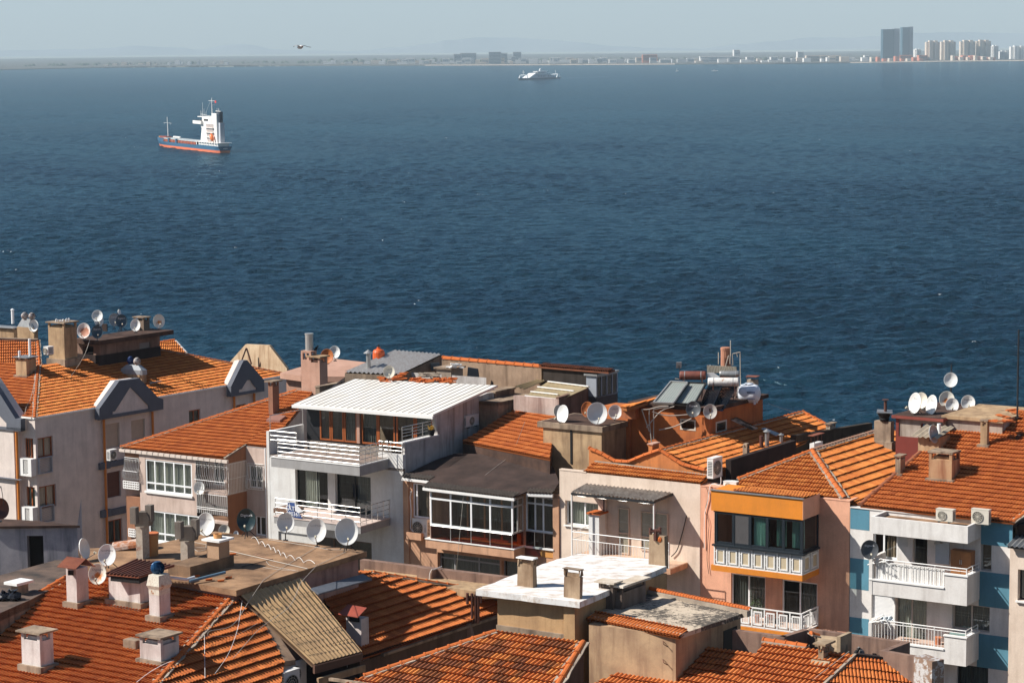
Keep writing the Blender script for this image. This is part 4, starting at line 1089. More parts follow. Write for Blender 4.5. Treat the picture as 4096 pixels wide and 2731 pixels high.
 # top balcony slab (projects), grey edge band
 def balcony(ya, yb2, xl, xr, xside, R=B2, rails=True, nb=8):
  """slab read by its front face (left top, right corner) and its side end"""
  Pn = R(xr, ya[1]); out = None
  # projection: march the corner outwards until its return meets the wall at xside
  lo, hi = 0.2, 3.0
  for _ in range(40):
   md = (lo + hi) / 2; p = F.P(Pn, md); q = F.pt((p - F.o).dot(F.u), p.z, 0)
   mm = ray(R(xside, ya[1])).cross(_U)
   if (q - CAM).dot(mm) * (p - CAM).dot(mm) > 0: lo = md
   else: hi = md
  out = lo; print('balcony out', out)
  u0, zt_ = F.uz(R(xl, ya[0]), out); u1_, z2 = F.uz(Pn, out); zt_ = z2
  zb_ = F.uz(R(xr, yb2[1]), out)[1]
  return out, u0, u1_, zt_, zb_
 out, u0, u1_, z1, z0 = balcony((205, 302), (300, 402), 1005, 1930, 2238)
 b = MB(); F.box(b, u0, u1_, z0, z1, -.02, out); bl = b.build('balcony', W_GREY, root)
 b = MB(); F.box(b, u0 - .02, u1_ + .02, z1, z1 + .05, -.02, out + .03); b.build('slab_edge', WHITE, bl)
 b = MB(); F.box(b, u0 + .1, u1_ - .1, z1 + .051, z1 + .065, 0, out - .1); b.build('floor_tiles', MOSAIC, bl)
 hr = F.uz(A2(1070, 1205), out)[1] - z1
 xr0 = F.uz(A2(1065, 1210), out)[0]
 railing(bl, F, xr0, u1_ - .05, z1 + .06, z1 + .06 + hr, out - .06, rails=(1, .78, .55, .3, .06), posts=.98, mat=STEEL, r=.020)
 FB = Fr(F.pt(u1_ - .05, 40, out - .06), F.pt(u1_ - .05, 40, 0.02))
 railing(bl, FB, 0, FB.L, z1 + .06, z1 + .06 + hr, 0, rails=(1, .78, .55, .3, .06), posts=.5, mat=STEEL, r=.022)
 zr = z1 + .06 + hr
 m_ = MB(); F.box(m_, xr0, u1_ - .08, z1 + .07, z1 + .5, -.35, -.25); m_.build('mosaic_upstand', plain('mosaic_dark', (.30, .25, .21), .6, 0, .9, 9, (.03, .03, .03)), bl)
 # rail and parapet right of the balcony
 ra_, rb_ = U(A3, 305, 1210), U(A3, 545, 1228)
 railing(bl, F, ra_[0], rb_[0], U(A3, 305, 1330)[1], ra_[1], .0, rails=(1, .62, .3), posts=.7, mat=STEEL)
 m_ = MB(); F.box(m_, ra_[0] - .05, uR + .02, z_fl, U(A3, 305, 1330)[1], -.2, .04); m_.build('parapet', W_WALL, root)
 # upper left short rail + side rails
 l0, l1 = U(A2, 1000, 1100), U(A2, 1275, 1135)
 railing(bl, F, l0[0], l1[0], U(A2, 1000, 1225)[1], l0[1], 0.05, rails=(1, .62, .25), posts=.8, mat=STEEL)
 p, q = FL2.P(A2(985, 945)), FL2.P(A2(1325, 855)); m_ = MB(); hz0 = q.z
 uu0, uu1 = (p - FL2.o).dot(FL2.u), (q - FL2.o).dot(FL2.u)
 zpar = FL2.uz(A2(970, 1105))[1]
 railing(bl, FL2, uu0, uu1, zpar, p.z, .05, rails=(1,), posts=1.9, mat=STEEL)
 p, q = FSd.P(A3(560, 1070)), FSd.P(A3(880, 985)); uu0, uu1 = (p - FSd.o).dot(FSd.u), (q - FSd.o).dot(FSd.u); zpr = FSd.uz(A3(560, 1238))[1]
 railing(bl, FSd, uu0, uu1, zpr + .03, p.z, -.1, rails=(1, .8, .6, .4, .15), posts=1.0, mat=STEEL)
 m_ = MB(); m_.prism([FSd.pt(-.05, zpr, .03), FSd.pt(uu1 + .4, zpr, .03), FSd.pt(uu1 + .4, zpr, -.26), FSd.pt(-.05, zpr, -.26)], V((0, 0, .07))); m_.build('coping', WHITE, root)
 # lower balcony
 out2, u0, u1b, z1, z0 = balcony((820, 935), (900, 1005), 1035, 1940, 2250)
 b = MB(); F.box(b, u0, u1b, z0, z1, -.02, out2); bl2 = b.build('balcony', W_GREY, root)
 b = MB(); F.box(b, u0 - .02, u1b + .02, z1, z1 + .05, -.02, out2 + .03); b.build('slab_edge', plain('slab_pink', (.6, .48, .42), .6), bl2)
 hr = F.uz(B2(1050, 640), out2)[1] - F.uz(B2(1050, 822), out2)[1]
 railing(bl2, F, u0 + .06, u1b - .05, z1 + .06, z1 + .06 + hr, out2 - .06, rails=(1, .74, .48, .2), posts=.98, mat=STEEL, r=.020)
 FB = Fr(F.pt(u1b - .05, 40, out2 - .06), F.pt(u1b - .05, 40, 0.02))
 railing(bl2, FB, 0, FB.L, z1 + .06, z1 + .06 + hr, 0, rails=(1, .74, .48, .2), posts=.5, mat=STEEL, r=.022)
 # third slab below
 z3 = F.uz(B2(1930, 1012), out2)[1]
 # for-sale banner on the lower rail
 banner(F, out2)
 # cabinet behind it
 r = F.rect(B2(1075, 655), B2(1255, 790), out2 * .6); c = MB(); F.box(c, r[0], r[1] + .1, z1 + .05, U(B2, 1075, 650, )[1], out2 * .35, out2 * .75)
 c.build('balcony_cabinet', plain('cabinet_brown', (.16, .09, .06), .6), None, label='brown storage cabinet on the white house balcony', cat='cabinet')
 # wall air conditioner on the shaded side
 ac(A3, 1215, 955, 1070, 1190, 1345, (FSd.P(A3(1215, 1070)) + FSd.n * .35).y, 'air conditioner on the shaded side wall of the metal-roofed white house', 'R')
 # stack at the roof's right end
 chimney(root, A3, 1518, 690, 1060, 1438, 1720, FSd.P(A3(1518, 1060)).y - .1, slot=.0, cap=.1, over=.06, mat=stucco('stained_stack', (.33, .22, .16), (.08, .05, .04), .6, .5), sink=1)
 # block at its left end
 chimney(root, A2, 1510, 640, 715, 1468, 1790, rd.y - .4, slot=0, cap=.07, over=.03, mat=CONC, sink=.3)
 # flower pot on the parapet
 p = FSd.P(A3(850, 1150)); pot = empty('flower_pot', p, 'black pot of dry yellow flowers on the white house parapet', 'flower pot')
 m_ = MB(); m_.lathe(p + V((0, 0, 0)), V((0, 0, 1)), [(0, .14), (.24, .2), (.27, .21)], 14); m_.build('pot', BLACK, pot)
 m_ = MB()
 for i in range(60):
  t = random.uniform(0, 6.28); rr = random.uniform(0, .22); b0 = p + V((0, 0, .25)); e = b0 + V((rr * math.cos(t), rr * math.sin(t), random.uniform(.05, .25)))
  m_.bar(b0.lerp(e, .4), e, .035, .012)
 m_.build('flowers', plain('dry_flowers', (.5, .3, .05), .8), pot)
 return root, F, pl, (ra, rb, rc, rd), FSd, uR
METAL_ROOF = plain('painted_sheet_roof', (0.67, 0.65, 0.61), 0.55, 0.1, 0.45, 0.8, (0.45, 0.38, 0.3))
_a = atd(B2(970, 700), 127.0)
ROW = Fr(_a, _a - E1 * 42)
def banner(F, out):
 P = lambda x, y: F.P(B2(x, y), out + .02)
 root = empty('sale_banner', P(1240, 700), 'blue and white for-sale banner tied to the white balcony rail', 'banner')
 m_ = MB()
 for (pts) in ([(1175, 672), (1255, 680), (1250, 770), (1230, 800), (1178, 790)], [(1178, 780), (1300, 775), (1328, 845), (1185, 815)]):
  m_.prism([P(x, y) for x, y in pts], F.n * .01)
 m_.build('blue_cloth', plain('banner_blue', (.03, .07, .22), .7), root)
 m_ = MB(); m_.prism([P(x, y) + F.n * .02 for x, y in [(1255, 680), (1345, 770), (1290, 785), (1262, 760)]], F.n * .01); m_.build('white_cloth', plain('banner_white', (.7, .7, .7), .7), root)
 lettering('SATI', .34, P(1215, 740) + F.n * .025, F.u, V((0, 0, 1)), INK_W, root)
 lettering('090361', .3, P(1240, 796) + F.n * .025, F.u, V((0, 0, 1)), INK_W, root)
 lettering('G.', .3, P(1195, 695) + F.n * .025, F.u, V((0, 0, 1)), INK_W, root)
 return root
WH, WHF, WHPL, WHR, WHS, WUR = build_white()
# ================================================================== house with the dark felt roof and the glazed balcony
G_WALL = stucco('peach_render', (0.58, 0.33, 0.20), (0.26, 0.14, 0.09), 0.4, 0.4)
def build_glazed():
 F = ROW; U = lambda R, x, y, d=0: F.uz(R(x, y), d)
 uL = WUR + .01; uR = U(B4, 362, 600)[0] - .01; zb = 24
 root = empty('apartment_house', F.pt(uL, 26), 'peach house with a dark felt roof over a brown-glazed corner balcony', 'building', 'apartment buildings')
 zt = U(B3, 570, 398)[1]
 w0 = F.rect(B3(650, 470), B3(835, 850)); w0 = (w0[0], U(B3, 835, 700)[0], U(B3, 700, 835)[1], U(B3, 700, 475)[1])
 o = project_out(F, B3, 1715, 1260, 1835)
 zs1, zs0 = F.uz(B3(1715, 1172), o)[1], F.uz(B3(1715, 1262), o)[1]
 uB0, uB1 = F.uz(B3(790, 1100), o)[0], F.uz(B3(1715, 1200), o)[0]
 print('glazed out', o)
 zg1 = F.uz(B3(1700, 622), o)[1]
 r2 = (U(B3, 1835, 900)[0] , U(B4, 300, 900)[0], zs1 + .02, zg1 - .05)
 lw = (U(B3, 915, 1300)[0], U(B3, 1565, 1300)[0], U(B3, 1200, 1560)[1], U(B3, 1000, 1205)[1])
 lw2 = (lw[1] + .1, U(B4, 300, 1300)[0], lw[2], lw[3])
 dr = (uB0 + .7, uB1 - .5, zs1 + .02, zg1 - .35)
 shell(root, F, uL, uR, zb, zt - .2, 8); mb = MB(); F.wall(mb, uL, uR, zb, zt - .1, [w0, r2, lw, lw2, dr], .35); mb.build('wall', G_WALL, root)
 window(root, F, w0, cols=(.22,), rows=(), cur=CUR_B, cur_cols=((.6, .95),), fw=.08, d=-.08)
 GREYF = plain('grey_frame', (.3, .29, .28), .5)
 window(root, F, lw, cols=(.24, .63), rows=(.82,), frame=GREYF, cur=CUR_D, fw=.08, d=-.25)
 window(root, F, lw2, cols=(.5,), rows=(), frame=GREYF, cur=CUR_D, fw=.06, d=-.25)
 window(root, F, dr, cols=(.25, .5, .75), rows=(), frame=plain('tan_frame', (.45, .2, .08), .6), cur=CUR_B, cur_cols=((.52, .7), (.78, .97)), fw=.09, d=-.2, name='balcony_door')
 # balcony slab, glazing bars, brown lower glass
 b = MB(); F.box(b, uB0, uB1, zs0, zs1, -.02, o); bl = b.build('balcony', G_WALL, root)
 b = MB(); F.box(b, uB0 - .02, uB1 + .03, zs1, zs1 + .05, 0, o + .04); b.build('slab_edge', WHITE, bl)
 zm = F.uz(B3(850, 905), o)[1]; zm2 = F.uz(B3(850, 635), o)[1]; ztop = F.uz(B3(850, 560), o)[1]
 us = [F.uz(B3(x, 900), o)[0] for x in (825, 1048, 1262, 1460, 1690)]; us[0] = F.uz(B3(840, 900), o)[0]
 m_ = MB(); w = .045
 for u in us: F.box(m_, u - w, u + w, zm, ztop, o - .12, o - .04)
 for z in (zm, zm2, ztop): F.box(m_, us[0] - w, us[-1] + w, z - .045, z + .045, o - .13, o - .03)
 m_.build('glazing_frame', PVC, bl)
 g = MB(); F.box(g, us[0], us[-1], zm, ztop, o - .09, o - .08); g.build('pane', GLASS, bl)
 g = MB(); F.box(g, us[0], us[-1], zs1 + .05, zm, o - .05, o - .04)
 FR_ = Fr(F.pt(us[-1], 40, o - .05), F.pt(us[-1], 40, 0)); FR_.box(g, 0, FR_.L, zs1 + .05, zm, -.005, .005); g.build('brown_panel', GLASS_BR, bl)
 m_ = MB()
 for u in us: m_.tube([F.pt(u, zs1 + .05, o - .02), F.pt(u, zm, o - .02)], .02, 6)
 m_.tube([F.pt(us[0], zm - .05, o - .02), F.pt(us[-1], zm - .05, o - .02)], .02, 6); m_.build('rail', STEEL, bl)
 m_ = MB()
 for a in (0.03, .5, .97): FR_.box(m_, FR_.L * a - .035, FR_.L * a + .035, zm, ztop, -.04, .03)
 for z in (zm, zm2, ztop): FR_.box(m_, 0, FR_.L, z - .04, z + .04, -.04, .03)
 m_.build('return_frame', plain('frame_pinkish', (.5, .42, .38), .5), bl)
 g = MB(); FR_.box(g, 0, FR_.L, zm, ztop, -.005, .005); g.build('pane', GLASS, bl)
 m_ = MB(); F.box(m_, us[0] - .1, us[0] - .02, zs1, ztop, 0, o - .1); m_.build('cheek', G_WALL, bl)
 # recessed glazed part on the right
 window(root, F, (r2[0], r2[1], zm, r2[3]), cols=(.33, .62), rows=(.78,), frame=PVC, cur=None, fw=.08, d=-.05)
 g = MB(); F.box(g, r2[0], r2[1], r2[2], zm, -.05, -.04); g.build('brown_panel', GLASS_BR, root)
 m_ = MB(); m_.tube([F.pt(r2[0], zm, .02), F.pt(r2[1], zm, .02)], .025, 6)
 for a in (.33, .66): m_.tube([F.pt(r2[0] + (r2[1] - r2[0]) * a, zs1, .02), F.pt(r2[0] + (r2[1] - r2[0]) * a, zm, .02)], .02, 6)
 m_.build('rail', STEEL, root)
 m_ = MB(); F.box(m_, r2[0], r2[1] + .05, zs1 - .05, zs1 + .03, 0, .12); m_.build('slab_edge', WHITE, root)
 m_ = MB(); q0, q1 = U(B4, 0, 1000)[0], U(B4, 165, 1000)[0]; F.box(m_, q0, q1, zs0, zs1 - .06, 0, .03); m_.build('stain_panel', plain('maroon_panel', (.2, .06, .04), .7), root)
 m_ = MB(); F.box(m_, q1, U(B4, 300, 1000)[0], zs0, zs1 - .06, 0, .03); m_.build('ochre_panel', plain('ochre_panel', (.6, .27, .07), .7), root)
 m_ = MB(); F.box(m_, U(B4, 300, 900)[0], uR, zb, zt - .3, 0, .08); m_.build('pier', G_WALL, root)
 m_ = MB(); F.box(m_, uL, U(B3, 622, 900)[0], zb, zt - .15, 0, .06); m_.build('pier', G_WALL, root)
 # the ledge that carries the condenser
 r = F.rect(B3(605, 990), B3(760, 1090), .35); m_ = MB(); F.box(m_, r[0], r[1], r[2] + .1, r[3] + .05, 0, .5); m_.build('ledge', G_WALL, root)
 ac(B3, 805, 862, 1042, 650, 838, (F.P(B3(700, 1040), .55)).y, 'air conditioner with blue lettering beside the brown-glazed balcony', 'L', brand='BEKO')
 cable([F.P(B3(*p), .12) for p in ((640, 560), (628, 620), (640, 760), (632, 940), (655, 980))], 'white refrigerant hose above the lettered air conditioner', .035, WHITE)
 # felt roof: eaves project past the front wall
 E0, Ee = F.P(B3(765, 500), o + .15), F.P(B3(1720, 612), o + .15)
 Ee = V((Ee.x, Ee.y, E0.z)); pl = eave_plane(E0, Ee, 10)
 pix = [(B3, 545, 398), (B3, 845, 432), (B3, 765, 500), (B3, 1720, 612), (B3, 1848, 562), (B4, 290, 442), (B4, 358, 335), (B4, 300, 180), (B3, 2030, 215), (B3, 1500, 170), (B3, 1090, 165), (B3, 900, 230)]
 poly = [on(R(x, y), pl) for R, x, y in pix]
 m_ = MB(); m_.prism(poly, V((0, 0, -.06))); rf = m_.build('felt_roof', FELT, root)
 for (a, b, dpt) in ((2, 3, .5), (0, 1, .4), (4, 5, .4)):
  m_ = MB(); A, B = poly[a] + V((0, 0, .03)), poly[b] + V((0, 0, .03)); s = (B - A).normalized(); nn = pl[1]; v = nn.cross(s); v = v if v.y > 0 else -v
  corr(m_, A - v * .12, B - v * .12, B + v * dpt, A + v * dpt, .17, .035)
  m_.build('corrugated_eave', plain('eave_sheet', (.16, .13, .1), .7, 0, .7, 6, (.04, .03, .03)), rf)
 m_ = MB()
 for (a, b) in ((2, 3), (0, 1), (4, 5)):
  m_.bar(poly[a] + V((0, 0, -.16)), poly[b] + V((0, 0, -.16)), .12, .14)
 m_.build('fascia', WHITE, root)
 # tiled roof behind
 q0 = on(A3(1180, 1290), pl) + V((0, 0, .35)); q1 = atz(A4(185, 1392), q0.z)
 q1 = atz(A4(260, 1402), q0.z); pl2 = eave_plane(q0, q1, 19)
 t = [q0, q1, on(A4(330, 960), pl2), on(A3(1700, 905), pl2)]
 tiles(root, t, (0, 1), TILE); m_ = MB(); m_.walls([up(p, -.1) for p in t], q0.z - 2.2); m_.build('parapet', BROWNFELT, root)
 print('G roof', q0, t[2], t[3])
 cable([F.P(B3(1110, 1400), .3), F.P(B3(1130, 1200), o + .1), F.P(B3(1190, 560), o + .1), on(B3(1700, 190), pl) + V((0, 0, .1)), atd(A4(0, 1010), 122)], 'pale lead rising from the street over the dark felt roof', .014)
 return root, pl, pl2, o
FELT = stucco('felt_brown', (0.065, 0.042, 0.035), (0.02, 0.015, 0.013), 0.7, 0.0)
GB, GPL, GPL2, GO = build_glazed()
# ------------------------------------------------------------------ tan lift house with four dishes
def lift_house():
 P, a, b, H = cb(A4, 800, 1115, 1480, 190, 1150, GPL)
 root = empty('lift_house', P + dn(H), 'tan rendered lift house behind the dark felt roof, carrying four dishes', 'rooftop room')
 m_ = MB(); m_.box(P + dn(H + 1), a, b, V((0, 0, H + 1))); w_ = m_.build('wall', CONC_TAN, root)
 m_ = MB(); n = -b.normalized()
 m_.box(P + a * .5 + dn(H) , a.normalized() * .1, n * .04, V((0, 0, H))); m_.build('crack_groove', BLACK, root)
 an, bn = a.normalized(), b.normalized(); pb, pt_ = .25, H
 m_ = MB(); s = .28; t = P + dn(.02)
 o = t - an * .12 - bn * .12
 m_.box(o, a + an * .4, b + bn * .24, V((0, 0, s))); m_.build('roof_slab', CONC, root)
 m_ = MB(); m_.prism([o + V((0, 0, s)) + an * .15 + bn * .15, o + V((0, 0, s)) + an * .15 + b + bn * .05, o + V((0, 0, s)) + a + an * .2 + b, o + V((0, 0, s)) + a + an * .2 + bn * .15], V((0, 0, .02))); m_.build('roof_felt', BROWNFELT, root)
 d = P.y
 dish(A4, 352, 900, 85, 130, d + 2.2, 'pale satellite dish behind the tilted one at the left of the lift house', DC, None, yaw=20, foot=1000)
 dish(A4, 392, 930, 112, 190, d + 1.6, 'white satellite dish turned left on the lift house roof edge', DW, None, yaw=-48, foot=1040)
 dish(A4, 652, 880, 125, 158, d + 2.6, 'orange rusted satellite dish behind the big white dish of the lift house', DR, None, yaw=-15, foot=1000)
 dish(A4, 755, 921, 212, 226, d + .3, 'biggest white satellite dish, at the near corner of the lift house', DW, None, yaw=8, foot=1060)
 dish(A4, 943, 908, 140, 146, d + 1.6, 'white lettered satellite dish at the right of the lift house', DW, 'USKEY', INK_G, yaw=8, foot=1010)
 return root, P, a, b
LH = lift_house()
# ================================================================== cream house with the corrugated awning
C_WALL = stucco('cream_render', (0.72, 0.59, 0.48), (0.35, 0.24, 0.16), 0.25, 0.25)
O_WALL = stucco('orange_render', (0.55, 0.20, 0.065), (0.25, 0.09, 0.04), 0.4, 0.4)
def build_cream():
 F = ROW; U = lambda R, x, y, d=0: F.uz(R(x, y), d); zb = 24
 uL, uR = U(B4, 362, 600)[0], U(B4, 1832, 600)[0]
 root = empty('apartment_house', F.pt(uL, 26), 'cream house with a corrugated awning over a railed terrace', 'building', 'apartment buildings')
 zt = U(B4, 1000, 272)[1]
 rec = 0.9
 # bay with door and windows set back to the right of the projecting closet
 w1 = (U(B4, 420, 600)[0], U(B4, 765, 600)[0], U(B4, 500, 785)[1], U(B4, 500, 530)[1])
 nz0 = U(B4, 900, 1075)[1]; nz1 = U(B4, 1100, 440)[1]
 niche = (U(B4, 830, 600)[0], U(B4, 1500, 700)[0], nz0, nz1)
 shell(root, F, uL, uR, zb, zt - .3, 3.5); mb = MB(); F.wall(mb, uL, uR, zb, zt, [w1], .3); mb.build('wall', C_WALL, root)
 zr = U(B4, 990, 600)[1]
 d1 = (U(B4, 975, 700)[0], U(B4, 1095, 700)[0], nz0 + .05, U(B4, 1030, 600)[1]); d2 = (U(B4, 1212, 700)[0], U(B4, 1500, 700)[0], nz0 + .35, U(B4, 1300, 640)[1])
 window(root, F, w1, cols=(.55,), cur=CUR_W, fw=.07, d=-.18)
 TF = plain('cream_frame', (.6, .45, .34), .6)
 window(root, F, d1, cols=(), rows=(.45,), frame=TF, cur=CUR_D, fw=.06, d=.07, name='glazed_door'); window(root, F, d2, cols=(.5,), rows=(.35,), frame=TF, cur=CUR_W, fw=.06, d=.07)
 m_ = MB(); F.box(m_, w1[0] - .05, w1[1] + .05, w1[2] - .06, w1[2], 0, .1); m_.build('window_sill', WHITE, root)
 # terrace: depth from the side rail
 o = 1.75
 t0 = F.uz(B4(480, 1075), o)[0]; t1 = F.uz(B4(1510, 1150), o)[0]
 fz = U(B4, 800, 1055)[1] - .05
 b = MB(); F.box(b, t0, t1 + .05, fz - .25, fz, -.02, o); bl = b.build('balcony', G_WALL, root)
 b = MB(); F.box(b, t0 + .02, t1, fz, fz + .02, 0, o - .03); b.build('floor_tiles', plain('terrace_pink', (.6, .4, .28), .6, 0, .4, 5), bl)
 hr = F.uz(B4(490, 850), o - .05)[1]
 railing(bl, F, t0 + .05, t1 - .05, fz + .03, hr, o - .05, rails=(1, .7, .05), posts=1.2, bars=.16, barz=(0.05, .7), mat=WHITE, r=.026)
 FB = Fr(F.pt(t0 + .05, 40, 0.05), F.pt(t0 + .05, 40, o - .05))
 railing(bl, FB, 0, FB.L, fz + .03, hr, 0, rails=(1, .7, .05), posts=.8, bars=.16, barz=(.05, .7), mat=WHITE, r=.022)
 # white closet
 c0, c1 = U(B4, 665, 800), U(B4, 778, 800); h = F.uz(B4(700, 680), .0)[1]
 q0, q1 = F.uz(B4(665, 900), .75)[0], F.uz(B4(775, 900), .75)[0]; zc = F.uz(B4(700, 668), .75)[1]
 m_ = MB(); F.box(m_, q0, q1, fz, zc, .02, .75); cl = m_.build('closet', stucco('closet_white', (.68, .68, .66), (.4, .35, .3), .2, .3), root)
 m_ = MB(); F.box(m_, q0 - .06, q1 + .1, zc, zc + .08, 0, .85); m_.build('tile_cap', RIDGE, cl)
 m_ = MB(); p = F.pt(U(B4, 838, 700)[0], zt - .6, .1); m_.tube([p, atz0(p, fz)], .05, 6); m_.build('downpipe', plain('dark_pipe', (.1, .05, .04), .6), root)
 m_ = MB(); p = F.pt(U(B4, 852, 700)[0], zt - .6, .1); m_.tube([p, atz0(p, U(B4, 850, 820)[1])], .05, 6); m_.build('downpipe', C_WALL, root)
 # awning
 oa = project_out(F, B4, 1345, 560, 1545); oa = 1.5
 a = F.P(B4(485, 432), oa); b_ = F.P(B4(1350, 520), oa); b_.z = a.z
 zi = U(B4, 1545, 440)[1]; di = F.P(B4(1545, 440)); ci = F.P(B4(640, 350)); ci.z = di.z = (ci.z + di.z) / 2
 aw = empty('awning', ci, 'grey corrugated awning on white posts over the cream house terrace', 'awning')
 m_ = MB(); corr(m_, a, b_, di, ci, .2, .04); m_.build('corrugated_sheet', rusty('weathered_sheet', (.36, .32, .27), (.14, .1, .08), .4, .7, 3), aw)
 m_ = MB(); dz = V((0, 0, -.1)); m_.bar(a + dz, b_ + dz, .07, .1); m_.bar(a + dz, ci + dz, .06, .08); m_.bar(b_ + dz, di + dz, .06, .08)
 for k in (.33, .66): m_.bar(a.lerp(b_, k) + dz, ci.lerp(di, k) + dz, .05, .06)
 m_.build('awning_frame', DARKM, aw)
 for (x) in (490, 1348):
  u = F.uz(B4(x, 700), oa - .08)[0]; m_ = MB(); m_.tube([F.pt(u, fz, oa - .08), F.pt(u, a.z - .12, oa - .08)], .045, 8); m_.build('post', WHITE, aw)
 lt = MB(); lt.tube(smooth_path([a.lerp(b_, k / 8) + V((0, 0, -.16 - .03 * (k % 2))) for k in range(9)], 3), .018, 5); lt.build('light_string', STEEL, aw)
 # tiled strip and curved tile-capped wall behind
 ea, eb = F.P(B4(610, 232)), F.P(B4(1838, 350)); ea.z = eb.z = zt + .02; pl = eave_plane(ea, eb, 17)
 q = [ea, eb, on(B4(1915, 275), pl), on(B4(730, 128), pl)]
 tiles(root, q, (0, 1), TILE_O)
 m_ = MB(); m_.bar(q[3] + V((0, 0, .03)), q[2] + V((0, 0, .03)), .15, .12); m_.build('verge_mortar', MORTAR, root)
 m_ = MB(); F.box(m_, uL, U(B4, 640, 230)[0], zt, zt + .06, -.25, .02); m_.build('coping', C_WALL, root)
 FW = Fr(q[3] - F.n * .25, q[2] - F.n * .25)
 top = [(668, 1298), (730, 1322), (800, 1352), (870, 1395), (940, 1432), (1010, 1442), (1085, 1440), (1160, 1400), (1250, 1372), (1340, 1335), (1412, 1315)]
 t3 = [FW.P(A4(x, y)) for x, y in top]
 dnp = [FW.P(A4(x, y)) for x, y in ((1500, 1365), (1580, 1425), (1660, 1470), (1760, 1515), (1880, 1525))]
 ring = t3 + dnp + [FW.pt((dnp[-1] - FW.o).dot(FW.u), q[2].z - .5), FW.pt((t3[0] - FW.o).dot(FW.u), q[2].z - .5)]
 m_ = MB(); m_.prism(ring, FW.n * -.25); m_.build('gable_wall', O_WALL, root)
 def caps(pts, r=.13):
  for i in range(len(pts) - 1): ridge(root, pts[i], pts[i + 1], r=r, L=.42, mortar=False)
 R0 = t3[-1]; R1 = atz(A5(1330, 918), R0.z)
 caps([t3[i] for i in (0, 2, 4, 6, 8, 10)]); caps([R0, dnp[1], dnp[2], dnp[4]])
 pr = eave_plane(R0, R1, -19, V((.8, -.6, 0)))
 low = [on(R(x, y), pr) for R, x, y in ((A5, 300, 1532), (A5, 530, 1500), (A5, 1210, 1290), (A5, 1640, 1130))]
 print('cream ridge', R0, R1, low)
 tiles(root, [R0, on(A4(1900, 1532), pr), low[1], low[2], on(A5(1650, 1100), pr), R1], (0, 5), TILE_O, tl=.42, step=.07)
 ridge(root, R0, R1, mortar=True)
 ridge(root, R1, on(A5(1570, 1045), pr), r=.14)
 # black parapets between the roofs
 m_ = MB(); pA, pB = low[1], low[2]; m_.prism([pA, pB, pB + V((.25, -.15, 0)), pA + V((.25, -.15, 0))], V((0, 0, .45))); m_.prism([pA + V((0, 0, -2)), pB + V((0, 0, -2)), pB + V((.25, -.15, -2)), pA + V((.25, -.15, -2))], V((0, 0, 2)))
 m_.build('party_parapet', BITUMEN, root)
 pC = on(A5(1210, 1210), pr); pD = on(A5(2010, 1075), pr)
 m_ = MB(); m_.prism([pC, pD, pD + V((.25, -.15, 0)), pC + V((.25, -.15, 0))], V((0, 0, .3))); m_.prism([pC + V((0, 0, -1)), pD + V((0, 0, -1)), pD + V((.25, -.15, -1)), pC + V((.25, -.15, -1))], V((0, 0, 1)))
 m_.build('party_parapet', stucco('tarred_wall', (.07, .05, .035), (.02, .015, .01), .6, .5), root)
 # stacks and vents on it
 chimney(root, A5, 752, 1240, 1415, 708, 780, pr, slot=.16, cap=.06, over=-.02, mat=CONC, sink=.4)
 pipe(root, A5, 903, 1155, 1285, pr, .10, RUSTP); pipe(root, A5, 962, 1120, 1275, pr, .11, GALV, .2); pipe(root, A5, 1110, 1155, 1235, pr, .08, GALV, .15)
 chimney(root, A5, 1620, 1030, 1160, 1578, 1680, pr, slot=.15, cap=.06, over=.06, mat=MORTAR, sink=.5)
 P, a, b, H = cb(A5, 1455, 1240, 1320, 1408, 1545, pr); m_ = MB(); m_.box(P + dn(H + .4), a, b, V((0, 0, H + .4))); c = m_.build('chimney', WHITE, root)
 m_ = MB(); tp = P + V((0, 0, .35))
 for i, j in ((.1, .1), (.9, .1), (.1, .9), (.9, .9)): m_.bar(P + a * i + b * j, P + a * i + b * j + V((0, 0, .4)), .03)
 m_.build('cap_rods', RUSTP, c); m_ = MB(); m_.box(P - a * .15 - b * .15 + V((0, 0, .4)), a * 1.3, b * 1.3, V((0, 0, .03))); m_.build('chimney_cap', RUST, c)
 chimney(root, A4, 1330, 1240, 1330, 1290, 1400, FW.P(A4(1330, 1335)).y, slot=0, cap=.05, over=.05, mat=O_WALL, capmat=plain('cap_pink', (.5, .3, .22), .8), sink=.3)
 h = [on(A5(x, y), pr) + V((0, 0, .3)) for x, y in ((900, 1140), (1060, 1215), (1090, 1190), (940, 1130))]
 m_ = MB(); m_.prism(h, V((0, 0, -.04))); m_.build('skylight', GALV, root)
 return root, pr, R0, R1, FW
CR, CPR, CR0, CR1, CFW = build_cream()
LEAF = plain('leaf_green', (.05, .09, .025), .7, 0, .5, 8)
def tiles_dir(par, pts, cu, mat, **kw):
 """like tiles(), the course direction given by a vector"""
 cen = sum(pts, V((0, 0, 0))) / len(pts)
 n = (pts[1] - pts[0]).cross(pts[2] - pts[0]).normalized()
 if n.z < 0: n = -n
 v = n.cross(cu).normalized()
 if v.z < 0: v = -v
 lowp = min(pts, key=lambda p: (p - pts[0]).dot(v))
 big = [lowp - cu * .001, lowp + cu * .001]
 return tiles(par, pts, None, mat, axis=(lowp, cu), **kw)
